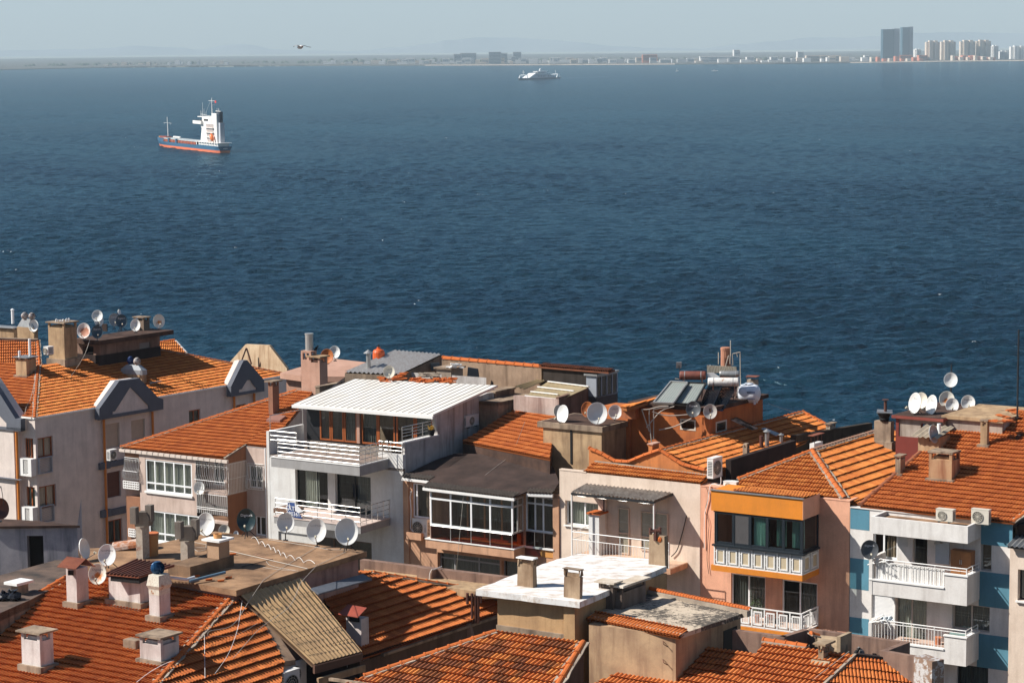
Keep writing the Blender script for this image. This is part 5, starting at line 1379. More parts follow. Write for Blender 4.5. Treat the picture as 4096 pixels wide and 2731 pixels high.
# ================================================================== peach house with the mustard box balcony
K_WALL = stucco('peach_pink_render', (0.76, 0.40, 0.26), (0.36, 0.18, 0.12), 0.3, 0.3)
MUST = stucco('mustard_render', (0.70, 0.235, 0.03), (0.35, 0.14, 0.03), 0.25, 0.15)
def build_peach():
 F = ROW; U = lambda R, x, y, d=0: F.uz(R(x, y), d); zb = 22
 uL, uR = U(B4, 1832, 600)[0] + .01, U(B5, 1828, 800)[0] - .01
 root = empty('apartment_house', F.pt(uL, 26), 'peach-pink house with a mustard boxed balcony under a hipped tile roof', 'building', 'apartment buildings')
 zt = U(B5, 1500, 368)[1]
 o = project_out(F, B5, 1335, 590, 1510); print('peach out', o)
 w1 = (U(B5, 585, 1300)[0], U(B5, 945, 1300)[0], 0, 0); lz0 = U(B5, 900, 1690)[1]; lz1 = U(B5, 760, 1172)[1]
 w1 = (w1[0], w1[1], lz0, lz1); w2 = (U(B5, 1115, 1300)[0], U(B5, 1488, 1300)[0], lz0, lz1)
 fz = F.uz(C5(1180, 1045), o)[1]
 zr = U(B5, 700, 1000)[1]
 # box balcony levels
 zA1 = F.uz(B5(1335, 385), o)[1]; zA0 = F.uz(B5(1335, 600), o)[1]; u0 = F.uz(B5(378, 400), o)[0]; u1 = F.uz(B5(1335, 500), o)[0]
 zB1 = F.uz(B5(1325, 950), o)[1]; zC1 = F.uz(B5(1335, 1180), o)[1]; zC0 = F.uz(B5(1335, 1240), o)[1]
 op = (u0 + .35, u1 - .2, zB1 - .9, zA0)
 fl = F.uz(C5(1180, 1075), o)[1]
 lz0 = fl + .12; w1 = (w1[0], w1[1], lz0, lz1); w2 = (w2[0], w2[1], lz0, lz1)
 shell(root, F, uL, uR, zb, zt - .25, 5); mb = MB(); F.wall(mb, uL, uR, zb, zt, [w1, w2, op], .15); mb.build('wall', K_WALL, root)
 window(root, F, w1, cols=(.5,), cur=CUR_D, fw=.07, d=-.1, frame=PVC, name='glazed_door'); window(root, F, w2, cols=(.5,), cur=CUR_D, cur_cols=((.5, 1),), fw=.07, d=-.1, frame=PVC, name='glazed_door')
 b = MB(); F.box(b, u0, u1, zA0, zA1, 0, o); bx = b.build('box_balcony', MUST, root)
 b = MB(); F.box(b, u0, u1, zC0, zC1, 0, o); b.build('box_floor', MUST, bx)
 # side faces in the wall's peach
 b = MB(); F.box(b, u1, u1 + .02, zA0 + .003, zA1 - .003, -.02, o); b.build('side_panel', K_WALL, bx)
 b = MB(); F.box(b, u0 - .03, u1 + .05, zA1, zA1 + .05, o - .08, o + .06); b.build('zinc_flashing', GALV, bx)
 ze = F.uz(B5(1200, 335))[1]; tiles(bx, [F.pt(u0 + 1.0, zA1 + .03, o - .09), F.pt(u1 - .01, zA1 + .03, o - .09), F.pt(u1 - .01, ze + .12, -.05), F.pt(u0 + 1.0, ze + .12, -.05)], (0, 1), TILE_O, base=0)
 # dark glazing with sashes
 DF = plain('anthracite_frame', (.018, .024, .03), .35)
 X = lambda x: F.uz(B5(x, 750), o - .08)[0]
 xs = [X(430), X(612), X(785), X(965), X(1135), X(1325)]
 m_ = MB()
 for u in xs: F.box(m_, u - .07, u + .07, zB1, zA0, o - .15, o - .05)
 F.box(m_, xs[0], xs[-1], zB1, zB1 + .12, o - .16, o - .06); F.box(m_, xs[0], xs[-1], zA0 - .12, zA0, o - .16, o - .06)
 m_.build('window_frame', DF, bx)
 m_ = MB(); F.box(m_, xs[1] + .05, xs[2] - .05, zB1 + .1, zA0 - .1, o - .1, o - .07); m_.build('fly_screen', plain('screen_grey', (.07, .065, .065), .8), bx)
 g = MB(); F.box(g, xs[0], xs[-1], zB1, zA0, o - .13, o - .12)
 FS = Fr(F.pt(u1 - .06, 40, o - .06), F.pt(u1 - .06, 40, 0)); FS.box(g, 0, FS.L, zB1, zA0, -.005, .005); g.build('pane', GLASS, bx)
 m_ = MB(); FS.box(m_, .0, .08, zB1, zA0, -.05, .03); FS.box(m_, FS.L - .08, FS.L, zB1, zA0, -.05, .03); FS.box(m_, 0, FS.L, zB1, zB1 + .1, -.05, .03); m_.build('side_frame', DF, bx)
 m_ = MB(); F.box(m_, u0 + .1, xs[0], zC1, zA0, 0, o - .05); m_.build('side_wall', K_WALL, bx)
 for (a, b_, cu) in ((xs[2] + .1, xs[3] - .1, CUR_T), (xs[3] + .25, xs[4] - .1, CUR_T), (xs[4] + .2, xs[5] - .1, CUR_T)):
  dd = o - .25 if a < xs[3] - .1 else o - .55
  c = MB(); k = 16; top = []; bot = []
  for i in range(k + 1):
   uu = a + (b_ - a) * i / k; d_ = dd + (.035 if i % 2 else -.035); top.append(F.pt(uu, zA0 - .1, d_)); bot.append(F.pt(uu + random.uniform(-.02, .02), zB1 + .1, d_))
  for i in range(k): c.poly(top[i], top[i + 1], bot[i + 1], bot[i])
  c.build('curtain', cu, bx)
 # sill and white picture-frame balusters with dusty panels
 m_ = MB(); F.box(m_, u0 + .1, u1 + .12, zB1 - .08, zB1, o - .25, o + .12); FS.box(m_, -.1, FS.L, zB1 - .08, zB1, -.1, .12); m_.build('dark_sill', DF, bx)
 PAN = plain('dusty_panel', (.5, .42, .29), .6, 0, .5, 1.5, (.38, .26, .12))
 def framed(FF, ua, ub, n, d, par, panel=True, z0=zC1, z1=zB1 - .1):
  w = (ub - ua) / n; m_ = MB(); pl_ = []; H = z1 - z0
  for i in range(n):
   a = ua + w * i; q0, q1 = a + w * .2, a + w * .86; y0, y1 = z0 + H * .13, z0 + H * .86; t = .06
   FF.box(m_, q0, q1, y0, y0 + t, d - .03, d + .03); FF.box(m_, q0, q1, y1 - t, y1, d - .03, d + .03); FF.box(m_, q0, q0 + t, y0 + t, y1 - t, d - .03, d + .03); FF.box(m_, q1 - t, q1, y0 + t, y1 - t, d - .03, d + .03)
   FF.box(m_, a + .01, a + .07, z0, z1, d - .02, d + .03)
   for zz in (y0 + H * .15, y1 - H * .15): FF.box(m_, a, q0, zz - .015, zz + .015, d - .01, d + .02)
   if panel: p_ = MB(); pl_.append(p_); FF.box(p_, q0 + t, q1 - t, y0 + t, y1 - t, d - .01, d)
   else:
    for k in (.3, .5, .7): FF.box(m_, q0 + (q1 - q0) * k - .012, q0 + (q1 - q0) * k + .012, y0, y1, d - .01, d + .012)
  FF.box(m_, ub - .06, ub, z0, z1, d - .02, d + .03)
  FF.box(m_, ua, ub, z1, z1 + .05, d - .03, d + .04); FF.box(m_, ua, ub, z0 + .0, z0 + .05, d - .03, d + .03)
  r_ = m_.build('balustrade', WHITE, par)
  if panel:
   [x.build('infill_panel', PAN, par) for x in pl_]; k_ = MB(); FF.box(k_, ua, ub, z0, z1, d - .06, d - .04); k_.build('backing', plain('backing_white', (.6, .58, .54), .6), r_)
 framed(F, u0 + .12, u1 - .02, 7, o - .05, bx); framed(FS, .02, FS.L, 2, .02, bx)
 # lower balcony
 zs = F.uz(C5(1180, 1040), o)[1];
 b = MB(); F.box(b, F.uz(C5(560, 970), o)[0] - 1.0, u1, fl, zs, -.02, o); lb = b.build('balcony', MUST, root)
 b = MB(); F.box(b, F.uz(C5(560, 970), o)[0] - .97, u1 - .03, zs, zs + .02, 0, o - .03); b.build('floor_tiles', plain('balcony_tiles', (.6, .45, .36), .6, 0, .4, 5), lb)
 ul = U(C5, 415, 720)[0]
 zr1 = F.uz(C5(1320, 850), o - .05)[1]
 framed(F, F.uz(C5(540, 800), o)[0] - .7, u1 - .02, 7, o - .05, lb, False, zs + .03, zr1); framed(FS, .02, FS.L, 2, .02, lb, False, zs + .03, zr1)
 # roof
 ea, eb = F.P(B5(690, 292)), F.P(B5(1775, 380)); zz = (ea.z + eb.z) / 2; ea = atz(B5(680, 290), zz); eb = atz(B5(1775, 380), zz)
 pl = eave_plane(ea, eb, 20); ap = on(A5(1432, 1320), pl); lh = on(B5(665, 180), pl)
 print('peach apex', ap, 'eave', ea)
 tiles(root, [ea, eb, ap, lh], (0, 1), TILE_O)
 pr = plane3(eb, ap, ap + E2); Re = atz(A6(560, 845), ap.z); Re = on(A6(640, 830), pr)
 q = [ap, eb, on(A6(270, 1562), pr), on(A6(740, 1290), pr), on(A6(1010, 1075), pr), on(A6(1000, 900), pr), Re]
 # right face: courses run parallel to the ridge
 low = [eb, q[2], q[3], q[4]]
 dd = pr[1].cross(E2).normalized(); dd = dd if dd.z < 0 else -dd; rp = [eb + dd * .02, q[2] + dd * 1.3, q[4] + dd * 1.3, q[5], Re, ap]
 cu = (Re - ap).normalized()
 tiles_dir(root, rp, cu, TILE_O, tl=.5, step=.085)
 ridge(root, ap, eb, r=.14, L=.5); ridge(root, lh, ap, r=.13, L=.5); ridge(root, ap, Re, r=.13, L=.3, mat=plain('ridge_aged', (.3, .14, .08), .9, 0, .8, 5, (.35, .3, .25)))
 m_ = MB(); m_.walls([up(p, -.1) for p in (lh, ap, Re)], zt - 1, False); m_.build('rear_wall', K_WALL, root)
 m_ = MB(); F.box(m_, uL, uR, zt - .02, zt + .03, -.9, .02); m_.build('coping', K_WALL, root)
 # condensers by the eave
 ac(B5, 398, -42, 168, 335, 495, F.P(B5(398, 168)).y - .1 + .5, 'upright air conditioner with a round black fan at the peach roof corner', 'R', dusty=False)
 P, a, b, H = cb(B5, 640, 205, 290, 510, 682, F.P(B5(640, 290)).y + .6)
 ac(B5, 640, 205, 290, 505, 684, P.y, 'air conditioner seen from above beside the hipped peach roof', 'L')
 # loose cables on the wall
 for pts, l in ((((330, 260), (350, 350), (318, 500), (355, 620), (348, 760), (335, 1000), (355, 1160)), 'black cable snaking down the peach wall left of the mustard box'), (((480, 150), (470, 230), (375, 230), (345, 400), (310, 560), (308, 900)), 'white hose hanging from the upright air conditioner')):
  cable(smooth_path([F.P(B5(*p), .06) for p in pts]), l, .03 if 'hose' in l else .018, WHITE if 'hose' in l else BCABLE)
 cable(smooth_path([F.P(B4(*p), .08) for p in ((1690, 680), (1640, 880), (1590, 1040), (1530, 1110))]), 'thick black cable drooping across the cream wall', .035, BCABLE)
 # plant pots on the lower balcony
 def pot(R, x, y, w, h, d, label, col, leaves=True):
  p = F.P(R(x, y), d); r_ = empty('flower_pot', p, label, 'flower pot', 'pots on the peach balcony'); m_ = MB(); k = K * p.y / FPX
  m_.lathe(p, V((0, 0, 1)), [(0, w * k * .36), (h * k * .8, w * k * .5), (h * k, w * k * .55)], 14); m_.build('pot', col, r_)
  if leaves:
   m_ = MB(); b0 = p + V((0, 0, h * k)); m_.tube([b0, b0 + V((0, 0, .45))], .015, 5); m_.build('stem', DARKM, r_)
   m_ = MB()
   for i in range(70):
    t = random.uniform(0, 6.28); s = random.uniform(.25, .85); c = b0 + V((.28 * math.cos(t) * random.random(), .28 * math.sin(t) * random.random(), s)); e = c + V((math.cos(t) * .12, math.sin(t) * .12, random.uniform(-.08, .06)))
    m_.bar(c, e, .045, .006)
   m_.build('foliage', LEAF, r_)
 pot(C5, 855, 938, 70, 85, .75, 'terracotta pot with a leafy plant behind the peach balustrade', plain('terracotta', (.5, .17, .07), .8))
 pot(C5, 960, 940, 50, 60, .6, 'small dark pot with red flowers on the peach balcony', BLACK, False)
 p = F.P(C5(960, 875), .6); m_ = MB()
 for i in range(30):
  c = p + V((random.uniform(-.12, .12), random.uniform(-.12, .12), random.uniform(-.05, .12))); m_.bar(c, c + V((.04, 0, .03)), .04, .02)
 m_.build('red_flowers', plain('red_flower', (.6, .02, .01), .7), None, label='bunch of red flowers over the small dark balcony pot', cat='flowers')
 pot(C5, 1060, 945, 60, 45, .6, 'low black pot by the post on the peach balcony', BLACK, False)
 return root, pl, ap, eb, Re, pr
KB, KPL, KAP, KEB, KRE, KPR = build_peach()
# ================================================================== blue and white house on the right
BW = stucco('offwhite_render', (0.73, 0.70, 0.66), (0.35, 0.3, 0.26), 0.25, 0.25)
BB = stucco('teal_blue_panel', (0.10, 0.25, 0.33), (0.07, 0.16, 0.2), 0.3, 0.2)
def build_blue():
 F = ROW; U = lambda R, x, y, d=0: F.uz(R(x, y), d); zb = 20
 uL, uR = U(B6, 272, 800)[0], U(B6, 1968, 900)[0]
 root = empty('apartment_house', F.pt(uL, 26), 'white house chequered with teal-blue panels and solid white balconies', 'building', 'apartment buildings')
 zt = U(B6, 285, 338)[1]
 Z = lambda y, x=1000, R=B6: U(R, x, y)[1]
 X = lambda x: U(B6, x, 900)[0]
 wl = (X(510), X(765), Z(872, 640), Z(600, 640)); dr = (X(925), X(1080), Z(1080, 1000), Z(638, 1000)); wr = (X(1635), X(1752), Z(1000, 1700), Z(715, 1700))
 cab = None
 sd = (X(750), X(1080), Z(1790, 900), Z(1262, 900)); sh = (X(500), X(738), Z(1500, 600), Z(1240, 600)); w2 = (X(1345), X(1742), Z(1030 + 604, 1600), Z(1335, 1400))
 w3 = (X(1405), X(1735), Z(2200, 1500), Z(1380 + 604, 1500))
 shell(root, F, uL, uR, zb, zt - .2, 9); mb = MB(); F.wall(mb, uL, uR, zb, zt, [wl, dr, wr, sd, sh, w2, w3], .3); mb.build('wall', BW, root)
 window(root, F, wl, cols=(.42,), cur=CUR_B, cur_cols=((.45, 1),), fw=.08, d=-.1); window(root, F, dr, cols=(), rows=(.3,), frame=GALV, cur=None, d=-.15, name='glazed_door')
 window(root, F, wr, cols=(), frame=GALV, cur=None, d=-.12); window(root, F, sd, cols=(.5,), frame=plain('stone_frame', (.5, .42, .36), .6), cur=CUR_W, d=-.15, name='glazed_door')
 shutter(root, F, sh, PVC, -.1); window(root, F, w2, cols=(.5,), frame=plain('stone_frame', (.5, .42, .36), .6), cur=CUR_D, d=-.15); window(root, F, w3, cols=(.45,), frame=DARKM, cur=CUR_D, d=-.15)
 # blue panels
 for (x0, x1, y0, y1, xr) in ((274, 470, 345, 566, 370), (274, 470, 872, 1192, 370), (274, 475, 1490, 1800, 370), (1638, 1966, 492, 735, 1800), (1625, 1966, 1022, 1385, 1800), (1615, 1950, 1670, 2020, 1750)):
  m_ = MB(); F.box(m_, X(x0), min(X(x1), uR - .01), Z(y1, xr), Z(y0, xr) if y0 > 350 else zt - .03, 0, .012); m_.build('blue_panel', BB, root)
 m_ = MB(); F.box(m_, uL, uR, zt, zt + .04, -.3, .05); m_.build('coping', BW, root)
 o = project_out(F, B6, 1505, 535, 1638); o = max(o, .9); print('blue out', o)
 # canopy slab
 _, u0, u1, z0, z1 = slab(F, B6, (490, 430), (1505, 537), (1490, 715), 1638, o)
 b = MB(); F.box(b, u0, u1, z0, z1, o - .14, o); F.box(b, u1 - .12, u1, z0, z1, 0, o - .14); F.box(b, u0, u0 + .12, z0, z1, 0, o - .14); cn = b.build('canopy_parapet', BW, root)
 b = MB(); F.box(b, u0 + .12, u1 - .12, z0 + .45, z1 - .18, 0, o - .14); b.build('canopy_slab', CONC_FLAT, cn)
 b = MB(); F.box(b, u0 + .1, u1 - .14, z0 + .3, z0 + .44, 0, o - .16); b.build('soffit', BW, cn)
 # solid balconies with open rail on the left
 def solid(R, ytop, ybot, ylow, yrail, xcut, xl=500):
  """all y read on the front face at x = 1490 (right corner) except ylow at the cut"""
  uc = F.uz(R(xcut, ylow), o)[0]; zt_ = F.uz(R(1495, ytop), o)[1]; zb_ = F.uz(R(1480, ybot), o)[1]; zl = F.uz(R(xcut, ylow), o)[1]
  b = MB(); F.box(b, uc, u1, zb_, zt_, o - .14, o); F.box(b, u1 - .14, u1, zb_, zt_, 0, o - .14); F.box(b, u0, uc, zb_, zl, o - .14, o)
  bl = b.build('balcony', BW, root)
  b = MB(); F.box(b, u0, u1 - .14, zl - .22, zl - .06, 0, o - .14); b.build('floor_slab', plain('floor_pinkish', (.55, .40, .32), .7), bl)
  b = MB(); F.box(b, u0 - .05, uc - .01, zl - .02, zl + .05, o - .16, o + .05); F.box(b, uc - .04, u1 + .04, zt_, zt_ + .06, o - .18, o + .05); F.box(b, u1 - .18, u1 + .05, zt_, zt_ + .06, 0, o - .18); b.build('coping', WHITE, bl)
  zr = F.uz(R(1500, yrail), o)[1]
  railing(bl, F, u0 + .1, u1 - .05, zl + .06, zr, o - .07, rails=(1, .86), posts=1.4, mat=WHITE, r=.024)
  m_ = MB(); k = int((uc - u0) / .15)
  for i in range(k): u = u0 + .1 + (uc - u0 - .12) * i / k; m_.tube([F.pt(u, zl + .05, o - .07), F.pt(u, zl + .05 + (zr - zl) * .84, o - .07)], .011, 4)
  m_.build('bars', WHITE, bl)
  FE = Fr(F.pt(u1 - .06, 40, o - .07), F.pt(u1 - .06, 40, 0)); railing(bl, FE, 0, FE.L, zt_ + .05, zr, 0, rails=(1, .45), posts=.8, mat=WHITE, r=.022)
  return bl, uc, zt_, zb_, zl, zr
 bl, uc, zt_, zb_, zl, zr = solid(B6, 1065, 1365, 1180, 985, 1258)
 # white slatted screen behind the rail and the end fins
 m_ = MB(); k = 34; ua, ub = F.uz(B6(530, 1000), o)[0], uc - .05
 for i in range(k):
  u = ua + (ub - ua) * i / k; F.box(m_, u, u + (ub - ua) / k * .8, zl + .05, zl + .05 + (zr - zl) * .78, o - .2, o - .17 + .02 * (i % 2))
 m_.build('slatted_screen', WHITE, bl)
 m_ = MB(); F.box(m_, u0 - .06, u0 + .1, zb_, zr + .05, 0, o + .02); m_.build('end_fin', BW, bl)
 bl2, uc2, z2t, z2b, z2l, z2r = solid(C6, 1105, 1395, 1218, 1030, 1255)
 m_ = MB(); F.box(m_, u0 - .06, u0 + .1, z2b, z2l + .8, 0, o + .02); m_.build('end_fin', BW, bl2)
 # louvre, hanging blind, wardrobe
 r = F.rect(B6(785, 625), B6(878, 745)); m_ = MB()
 F.box(m_, r[0], r[1], r[2], r[3], 0, .02)
 for i in range(9): zz = r[2] + (r[3] - r[2]) * (i + .2) / 9; F.box(m_, r[0] + .03, r[1] - .03, zz, zz + .03, .02, .045)
 m_.build('louvre_vent', plain('louvre_white', (.62, .6, .57), .6), root)
 r = F.rect(B6(1168, 660), B6(1310, 925), .35); m_ = MB(); F.box(m_, r[0], r[1], F.uz(B6(1240, 925), .35)[1], F.uz(B6(1240, 668), .35)[1], .33, .37); m_.build('sun_blind', plain('blind_grey', (.42, .45, .47), .8), root)
 r = (F.uz(B6(1325, 900), .5)[0], F.uz(B6(1538, 900), .5)[0], zl - .06, F.uz(B6(1430, 790), .5)[1])
 wd = empty('wardrobe', F.pt(r[0], r[2], .5), 'wooden two-door wardrobe standing on the upper white balcony', 'wardrobe'); m_ = MB()
 F.box(m_, r[0], r[1], r[2], r[3], .05, .5); WOOD = plain('wardrobe_wood', (.36, .15, .05), .5, 0, .6, 2, (.12, .05, .02)); m_.build('carcass', WOOD, wd)
 for a, b_ in ((.03, .49), (.51, .97)):
  m_ = MB(); F.box(m_, r[0] + (r[1] - r[0]) * a, r[0] + (r[1] - r[0]) * b_, r[2] + .05, r[3] - .04, .502, .52); dd = m_.build('door', WOOD, wd)
  m_ = MB(); hx = r[0] + (r[1] - r[0]) * (.46 if a < .3 else .54); F.box(m_, hx - .012, hx + .012, r[2] + 1.0, r[2] + 1.2, .52, .55); m_.build('handle', STEEL, dd)
 m_ = MB(); p = F.P(B6(1155, 710), .5); m_.tube([p, p + F.u * .25 + V((0, 0, .06)), p + F.u * .32 - F.n * .2], .05, 8); m_.build('flue_elbow', GALV, root)
 # dish and brackets at the left end
 dish(B6, 479, 776, 178, 196, F.P(B6(479, 776), o + .2).y, 'charcoal lettered satellite dish on the end of the white balcony', DD, 'Digiturk', INK_W, yaw=10, foot=890, base='none')
 m_ = MB()
 for pts in (((455, 935), (600, 870)), ((455, 935), (690, 885)), ((600, 870), (700, 950))):
  m_.tube([F.P(B6(*p), o) for p in pts], .022, 5)
 m_.build('dish_bracket', WHITE, bl); m_ = MB()
 for pts in (((470, 1540), (620, 1455)), ((470, 1540), (600, 1520)), ((620, 1455), (700, 1610))):
  m_.tube([F.P(B6(*p), o) for p in pts], .022, 5)
 m_.build('rail_brackets', WHITE, bl)
 p = F.P(C6(650, 900), o * .7); m_ = MB(); g = [[F.P(C6(590 + 130 * i / 8, 870 + 60 * j / 5 + 8 * math.sin(i * 1.7 + j)), o * .7 + .08 * math.sin(i * 2.1 + j * 1.3)) for i in range(9)] for j in range(6)]
 for j in range(5):
  for i in range(8): m_.poly(g[j][i], g[j][i + 1], g[j + 1][i + 1], g[j + 1][i])
 m_.build('laundry', plain('pale_laundry', (.6, .66, .7), .9), None, label='pale blue laundry draped over the lowest balcony rail', cat='laundry')
 def pot2(x, y, w, h, label):
  p = F.P(C6(x, y), .5); k = K * p.y / FPX; m_ = MB(); m_.lathe(V((p.x, p.y, z2l - .06)), V((0, 0, 1)), [(0, w * k * .38), (h * k, w * k * .5), (h * k + .03, w * k * .54)], 14)
  m_.build('flower_pot', plain('terracotta', (.5, .17, .07), .8), None, label=label, cat='flower pot')
 pot2(1190, 1170, 90, 70, 'large terracotta pot on the lowest white balcony')
 r = (F.uz(C6(1320, 990), .5)[0], F.uz(C6(1530, 1010), .5)[0]); zz = z2l + .55; m_ = MB(); F.box(m_, r[0], r[1], zz - .35, zz, .2, .6); m_.build('planter', plain('green_planter', (.2, .3, .28), .6), None, label='long grey-green planter under the window of the lowest balcony', cat='planter')
 # roof
 ea, eb = F.P(B6(378, 320)), F.P(B6(1978, 498)); zz = max(ea.z, eb.z); ea = atz(B6(378, 320), zz); eb = atz(B6(1978, 498), zz); pl = eave_plane(ea, eb, 20)
 P = lambda x, y, R=A6: on(R(x, y), pl)
 l1, l2, rt, r2 = P(1010, 1075), P(1270, 840), P(2300, 600), on(B6(2300, 250), pl)
 tiles(root, [ea, eb, r2, rt, l2, l1], (0, 1), TILE, tl=.37)
 m_ = MB(); m_.poly(*[p - pl[1] * .05 for p in (ea, eb, r2, rt, l2, l1)]); m_.build('roof_boards', BROWNFELT, root)
 ridge(root, ea, l1, r=.13, L=.6, mortar=False, mat=plain('ridge_dark', (.32, .10, .04), .9, 0, .7, 5, (.08, .04, .03)))
 ridge(root, eb, r2, r=.12, L=.4)
 print('blue roof', ea, l1, rt)
 # stacks on this roof
 TAN = CONC_TAN
 c = chimney(root, A6, 698, 752, 1055, 525, 735, KPR, slot=0, cap=0, mat=CONC, skirt=.45, sink=.8)
 t = atd(A6(630, 740), on(A6(698, 1055), KPR).y + .3); m_ = MB(); m_.lathe(t, V((0, 0, 1)), [(0, .2), (.1, .26), (.16, .24), (.42, .36)], 16); m_.build('funnel', BLACK, c)
 m_ = MB(); m_.prism([t + V((-.42, -.25, .43)), t + V((.36, -.3, .4)), t + V((.44, .3, .47)), t + V((-.3, .35, .5))], V((0, 0, .04))); m_.build('chimney_cap', GALV, c)
 m_ = MB(); m_.tube([t + V((.05, 0, .4)), t + V((.05, 0, 1.0))], .075, 10); m_.lathe(t + V((.05, 0, 1.05)), V((0, 0, 1)), [(0, .17), (.03, .17)], 12); m_.tube([t + V((.05, 0, 1.0)), t + V((.05, 0, 1.06))], .02, 5); m_.build('flue_pipe', RUSTP, c)
 chimney(root, A6, 800, 1100, 1312, 746, 850, P(800, 1312).y, slot=.14, cap=.07, over=.06, mat=CONC, sink=.5, skirt=.1)
 chimney(root, A6, 1338, 1070, 1385, 1097, 1424, pl, slot=.3, cap=.09, over=.04, mat=stucco('crumbling_stack', (.46, .30, .17), (.25, .08, .04), .5, .7), sink=.8, skirt=.12)
 chimney(root, A6, 1708, 730, 1015, 1637, 1730, pl, slot=.24, cap=.07, over=.03, mat=TAN, sink=.6, skirt=.12)
 P_, a, b, H = cb(A6, 2040, 895, 950, 2000, 2200, pl); m_ = MB(); m_.box(P_ + dn(H + .3), a, b, V((0, 0, H + .3))); m_.build('roof_hatch', BROWNFELT, root)
 # fibre-cement lean-to shed
 P_, a, b, H = cb(A6, 1200, 915, 1080, 985, 1318, pl); m_ = MB(); m_.box(P_ + dn(H + .8), a, b, V((0, 0, H + .8))); sh_ = m_.build('roof_shed', CONC_TAN, root)
 m_ = MB(); A_, B_ = P_ + a * 1.25 - b * .25 + V((0, 0, .02)), P_ - a * .12 - b * .25 + V((0, 0, .02)); D_, C_ = A_ + b * 1.35 + V((0, 0, .32)), B_ + b * 1.5 + V((0, 0, .32))
 corr(m_, A_, B_, C_, D_, .24, .045); m_.build('corrugated_sheet', plain('fibre_cement', (.46, .38, .28), .8, 0, .5, 3), sh_)
 pipe(sh_, A6, 1203, 768, 880, P_.y + .5, .09, PVC)
 # low flat-roofed rooms behind
 P_, a, b, H = cb(A6, 1865, 760, 900, 1262, 2250, P(1880, 880).y); m_ = MB(); an, bn = a.normalized(), b.normalized()
 m_.box(P_ + dn(H + 1), a, b, V((0, 0, H + 1))); w_ = m_.build('rooftop_room', stucco('room_render', (.42, .36, .3), (.15, .1, .08), .5, .5), root)
 m_ = MB(); m_.box(P_ - an * .1 - bn * .15, a + an * .2, b, V((0, 0, .16))); m_.build('roof_slab', CONC_TAN, w_)
 P2, a2, b2, H2 = cb(A6, 1245, 745, 990, 755, 1700, P(1245, 990).y + 1.0); m_ = MB()
 an, bn = a2.normalized(), b2.normalized()
 FM = Fr(P2 + a2, P2); zb2 = P2.z - H2 - 1
 rr = [(FM.uz(A6(x0, 850))[0], FM.uz(A6(x1, 850))[0], FM.uz(A6(1000, y1))[1], FM.uz(A6(1000, 762))[1]) for x0, x1, y1 in ((1010, 1140, 830), (1160, 1235, 830))]
 FM.wall(m_, 0, FM.L, zb2, P2.z, rr, .2); m_.poly(P2, P2 + b2, atz0(P2 + b2, zb2), atz0(P2, zb2)); rm = m_.build('rooftop_room', stucco('room_render', (.42, .36, .3), (.15, .1, .08), .5, .5), root)
 for q in rr: window(rm, FM, q, cols=(.5,), frame=plain('maroon_frame', (.18, .035, .025), .5), cur=None, fw=.05, d=-.1)
 m_ = MB(); m_.box(P2 - an * .1 - bn * .2, a2 + an * .25, b2, V((0, 0, .14))); m_.build('roof_slab', plain('maroon_slab', (.22, .05, .035), .6, 0, .4), rm)
 m_ = MB(); m_.box(P2 - an * .05 - bn * .15 + V((0, 0, .141)), a2 + an * .15, b2 * .95, V((0, 0, .02))); m_.build('roof_felt', BROWNFELT, rm)
 m_ = MB(); FM.box(m_, 0, .15, zb2, P2.z, 0, .04); FM.box(m_, .15, FM.L, zb2, P2.z - H2 + .25, 0, .04); m_.build('door_frame', plain('maroon_frame', (.18, .035, .025), .5), rm)
 d = P2.y
 # the flock of dishes
 dish(A6, 1015, 527, 115, 168, d + 3, 'cream satellite dish behind the tilted pair at the right', DC, None, yaw=-20, foot=650)
 dish(A6, 948, 552, 108, 215, d + 1.2, 'leftmost tilted white satellite dish on the maroon-edged roof', DW, 'Next', INK_P, yaw=-46, roll=10, foot=700, base='tripod')
 dish(A6, 1122, 572, 100, 208, d + 1.4, 'tilted white satellite dish right of the cream one', DW, 'Next', INK_P, yaw=-50, foot=690)
 dish(A6, 1285, 516, 155, 170, d + 4, 'white satellite dish with an orange rust burst on the maroon-edged roof', DP, None, yaw=5, foot=620)
 dish(A6, 1340, 574, 132, 146, d + 2.6, 'white satellite dish in front of the rust-marked one', DW, 'Next', INK_G, yaw=3, foot=680)
 dish(A6, 1507, 548, 140, 152, d + 3.2, 'white lettered satellite dish at the right end of the cluster', DW, 'Digiturk', INK_G, yaw=5, foot=635)
 dp = dish(A6, 1325, 311, 136, 150, d + 4.5, 'white satellite dish raised highest on a black pole', DW, None, yaw=3, foot=470, base='none', arm=0)
 m_ = MB(); t = atd(A6(1332, 150), d + 4.65); m_.tube([t, V((t.x, t.y, atd(A6(1330, 620), d + 4.65).z))], .035, 6); m_.build('pole', DARKM, dp)
 dish(A6, 1150, 876, 88, 188, P_.y - .2 if False else cb(A6, 1200, 915, 1080, 985, 1318, pl)[0].y - .1, 'narrow grey satellite dish leaning on the fibre-cement shed', DG, 'Digi', INK_W, yaw=58, foot=960, base='none', arm=0)
 # aerial mast and loose tiles
 t = S(4075, 1318); dd = P_.y + 1; a_ = atd(t, dd); m_ = MB(); m_.tube([V((a_.x, a_.y, atd(S(4070, 1672), dd).z)), a_], .045, 6); m_.lathe(V((a_.x, a_.y, atd(S(4070, 1672), dd).z)), V((0, 0, 1)), [(0, .12), (.05, .12), (.06, .05)], 8)
 m_.build('aerial_mast', DARKM, None, label='tall thin black mast at the right edge of the roofs', cat='mast')
 zs = cb(A6, 1865, 760, 900, 1262, 2250, P(1880, 880).y)[0].z + .18
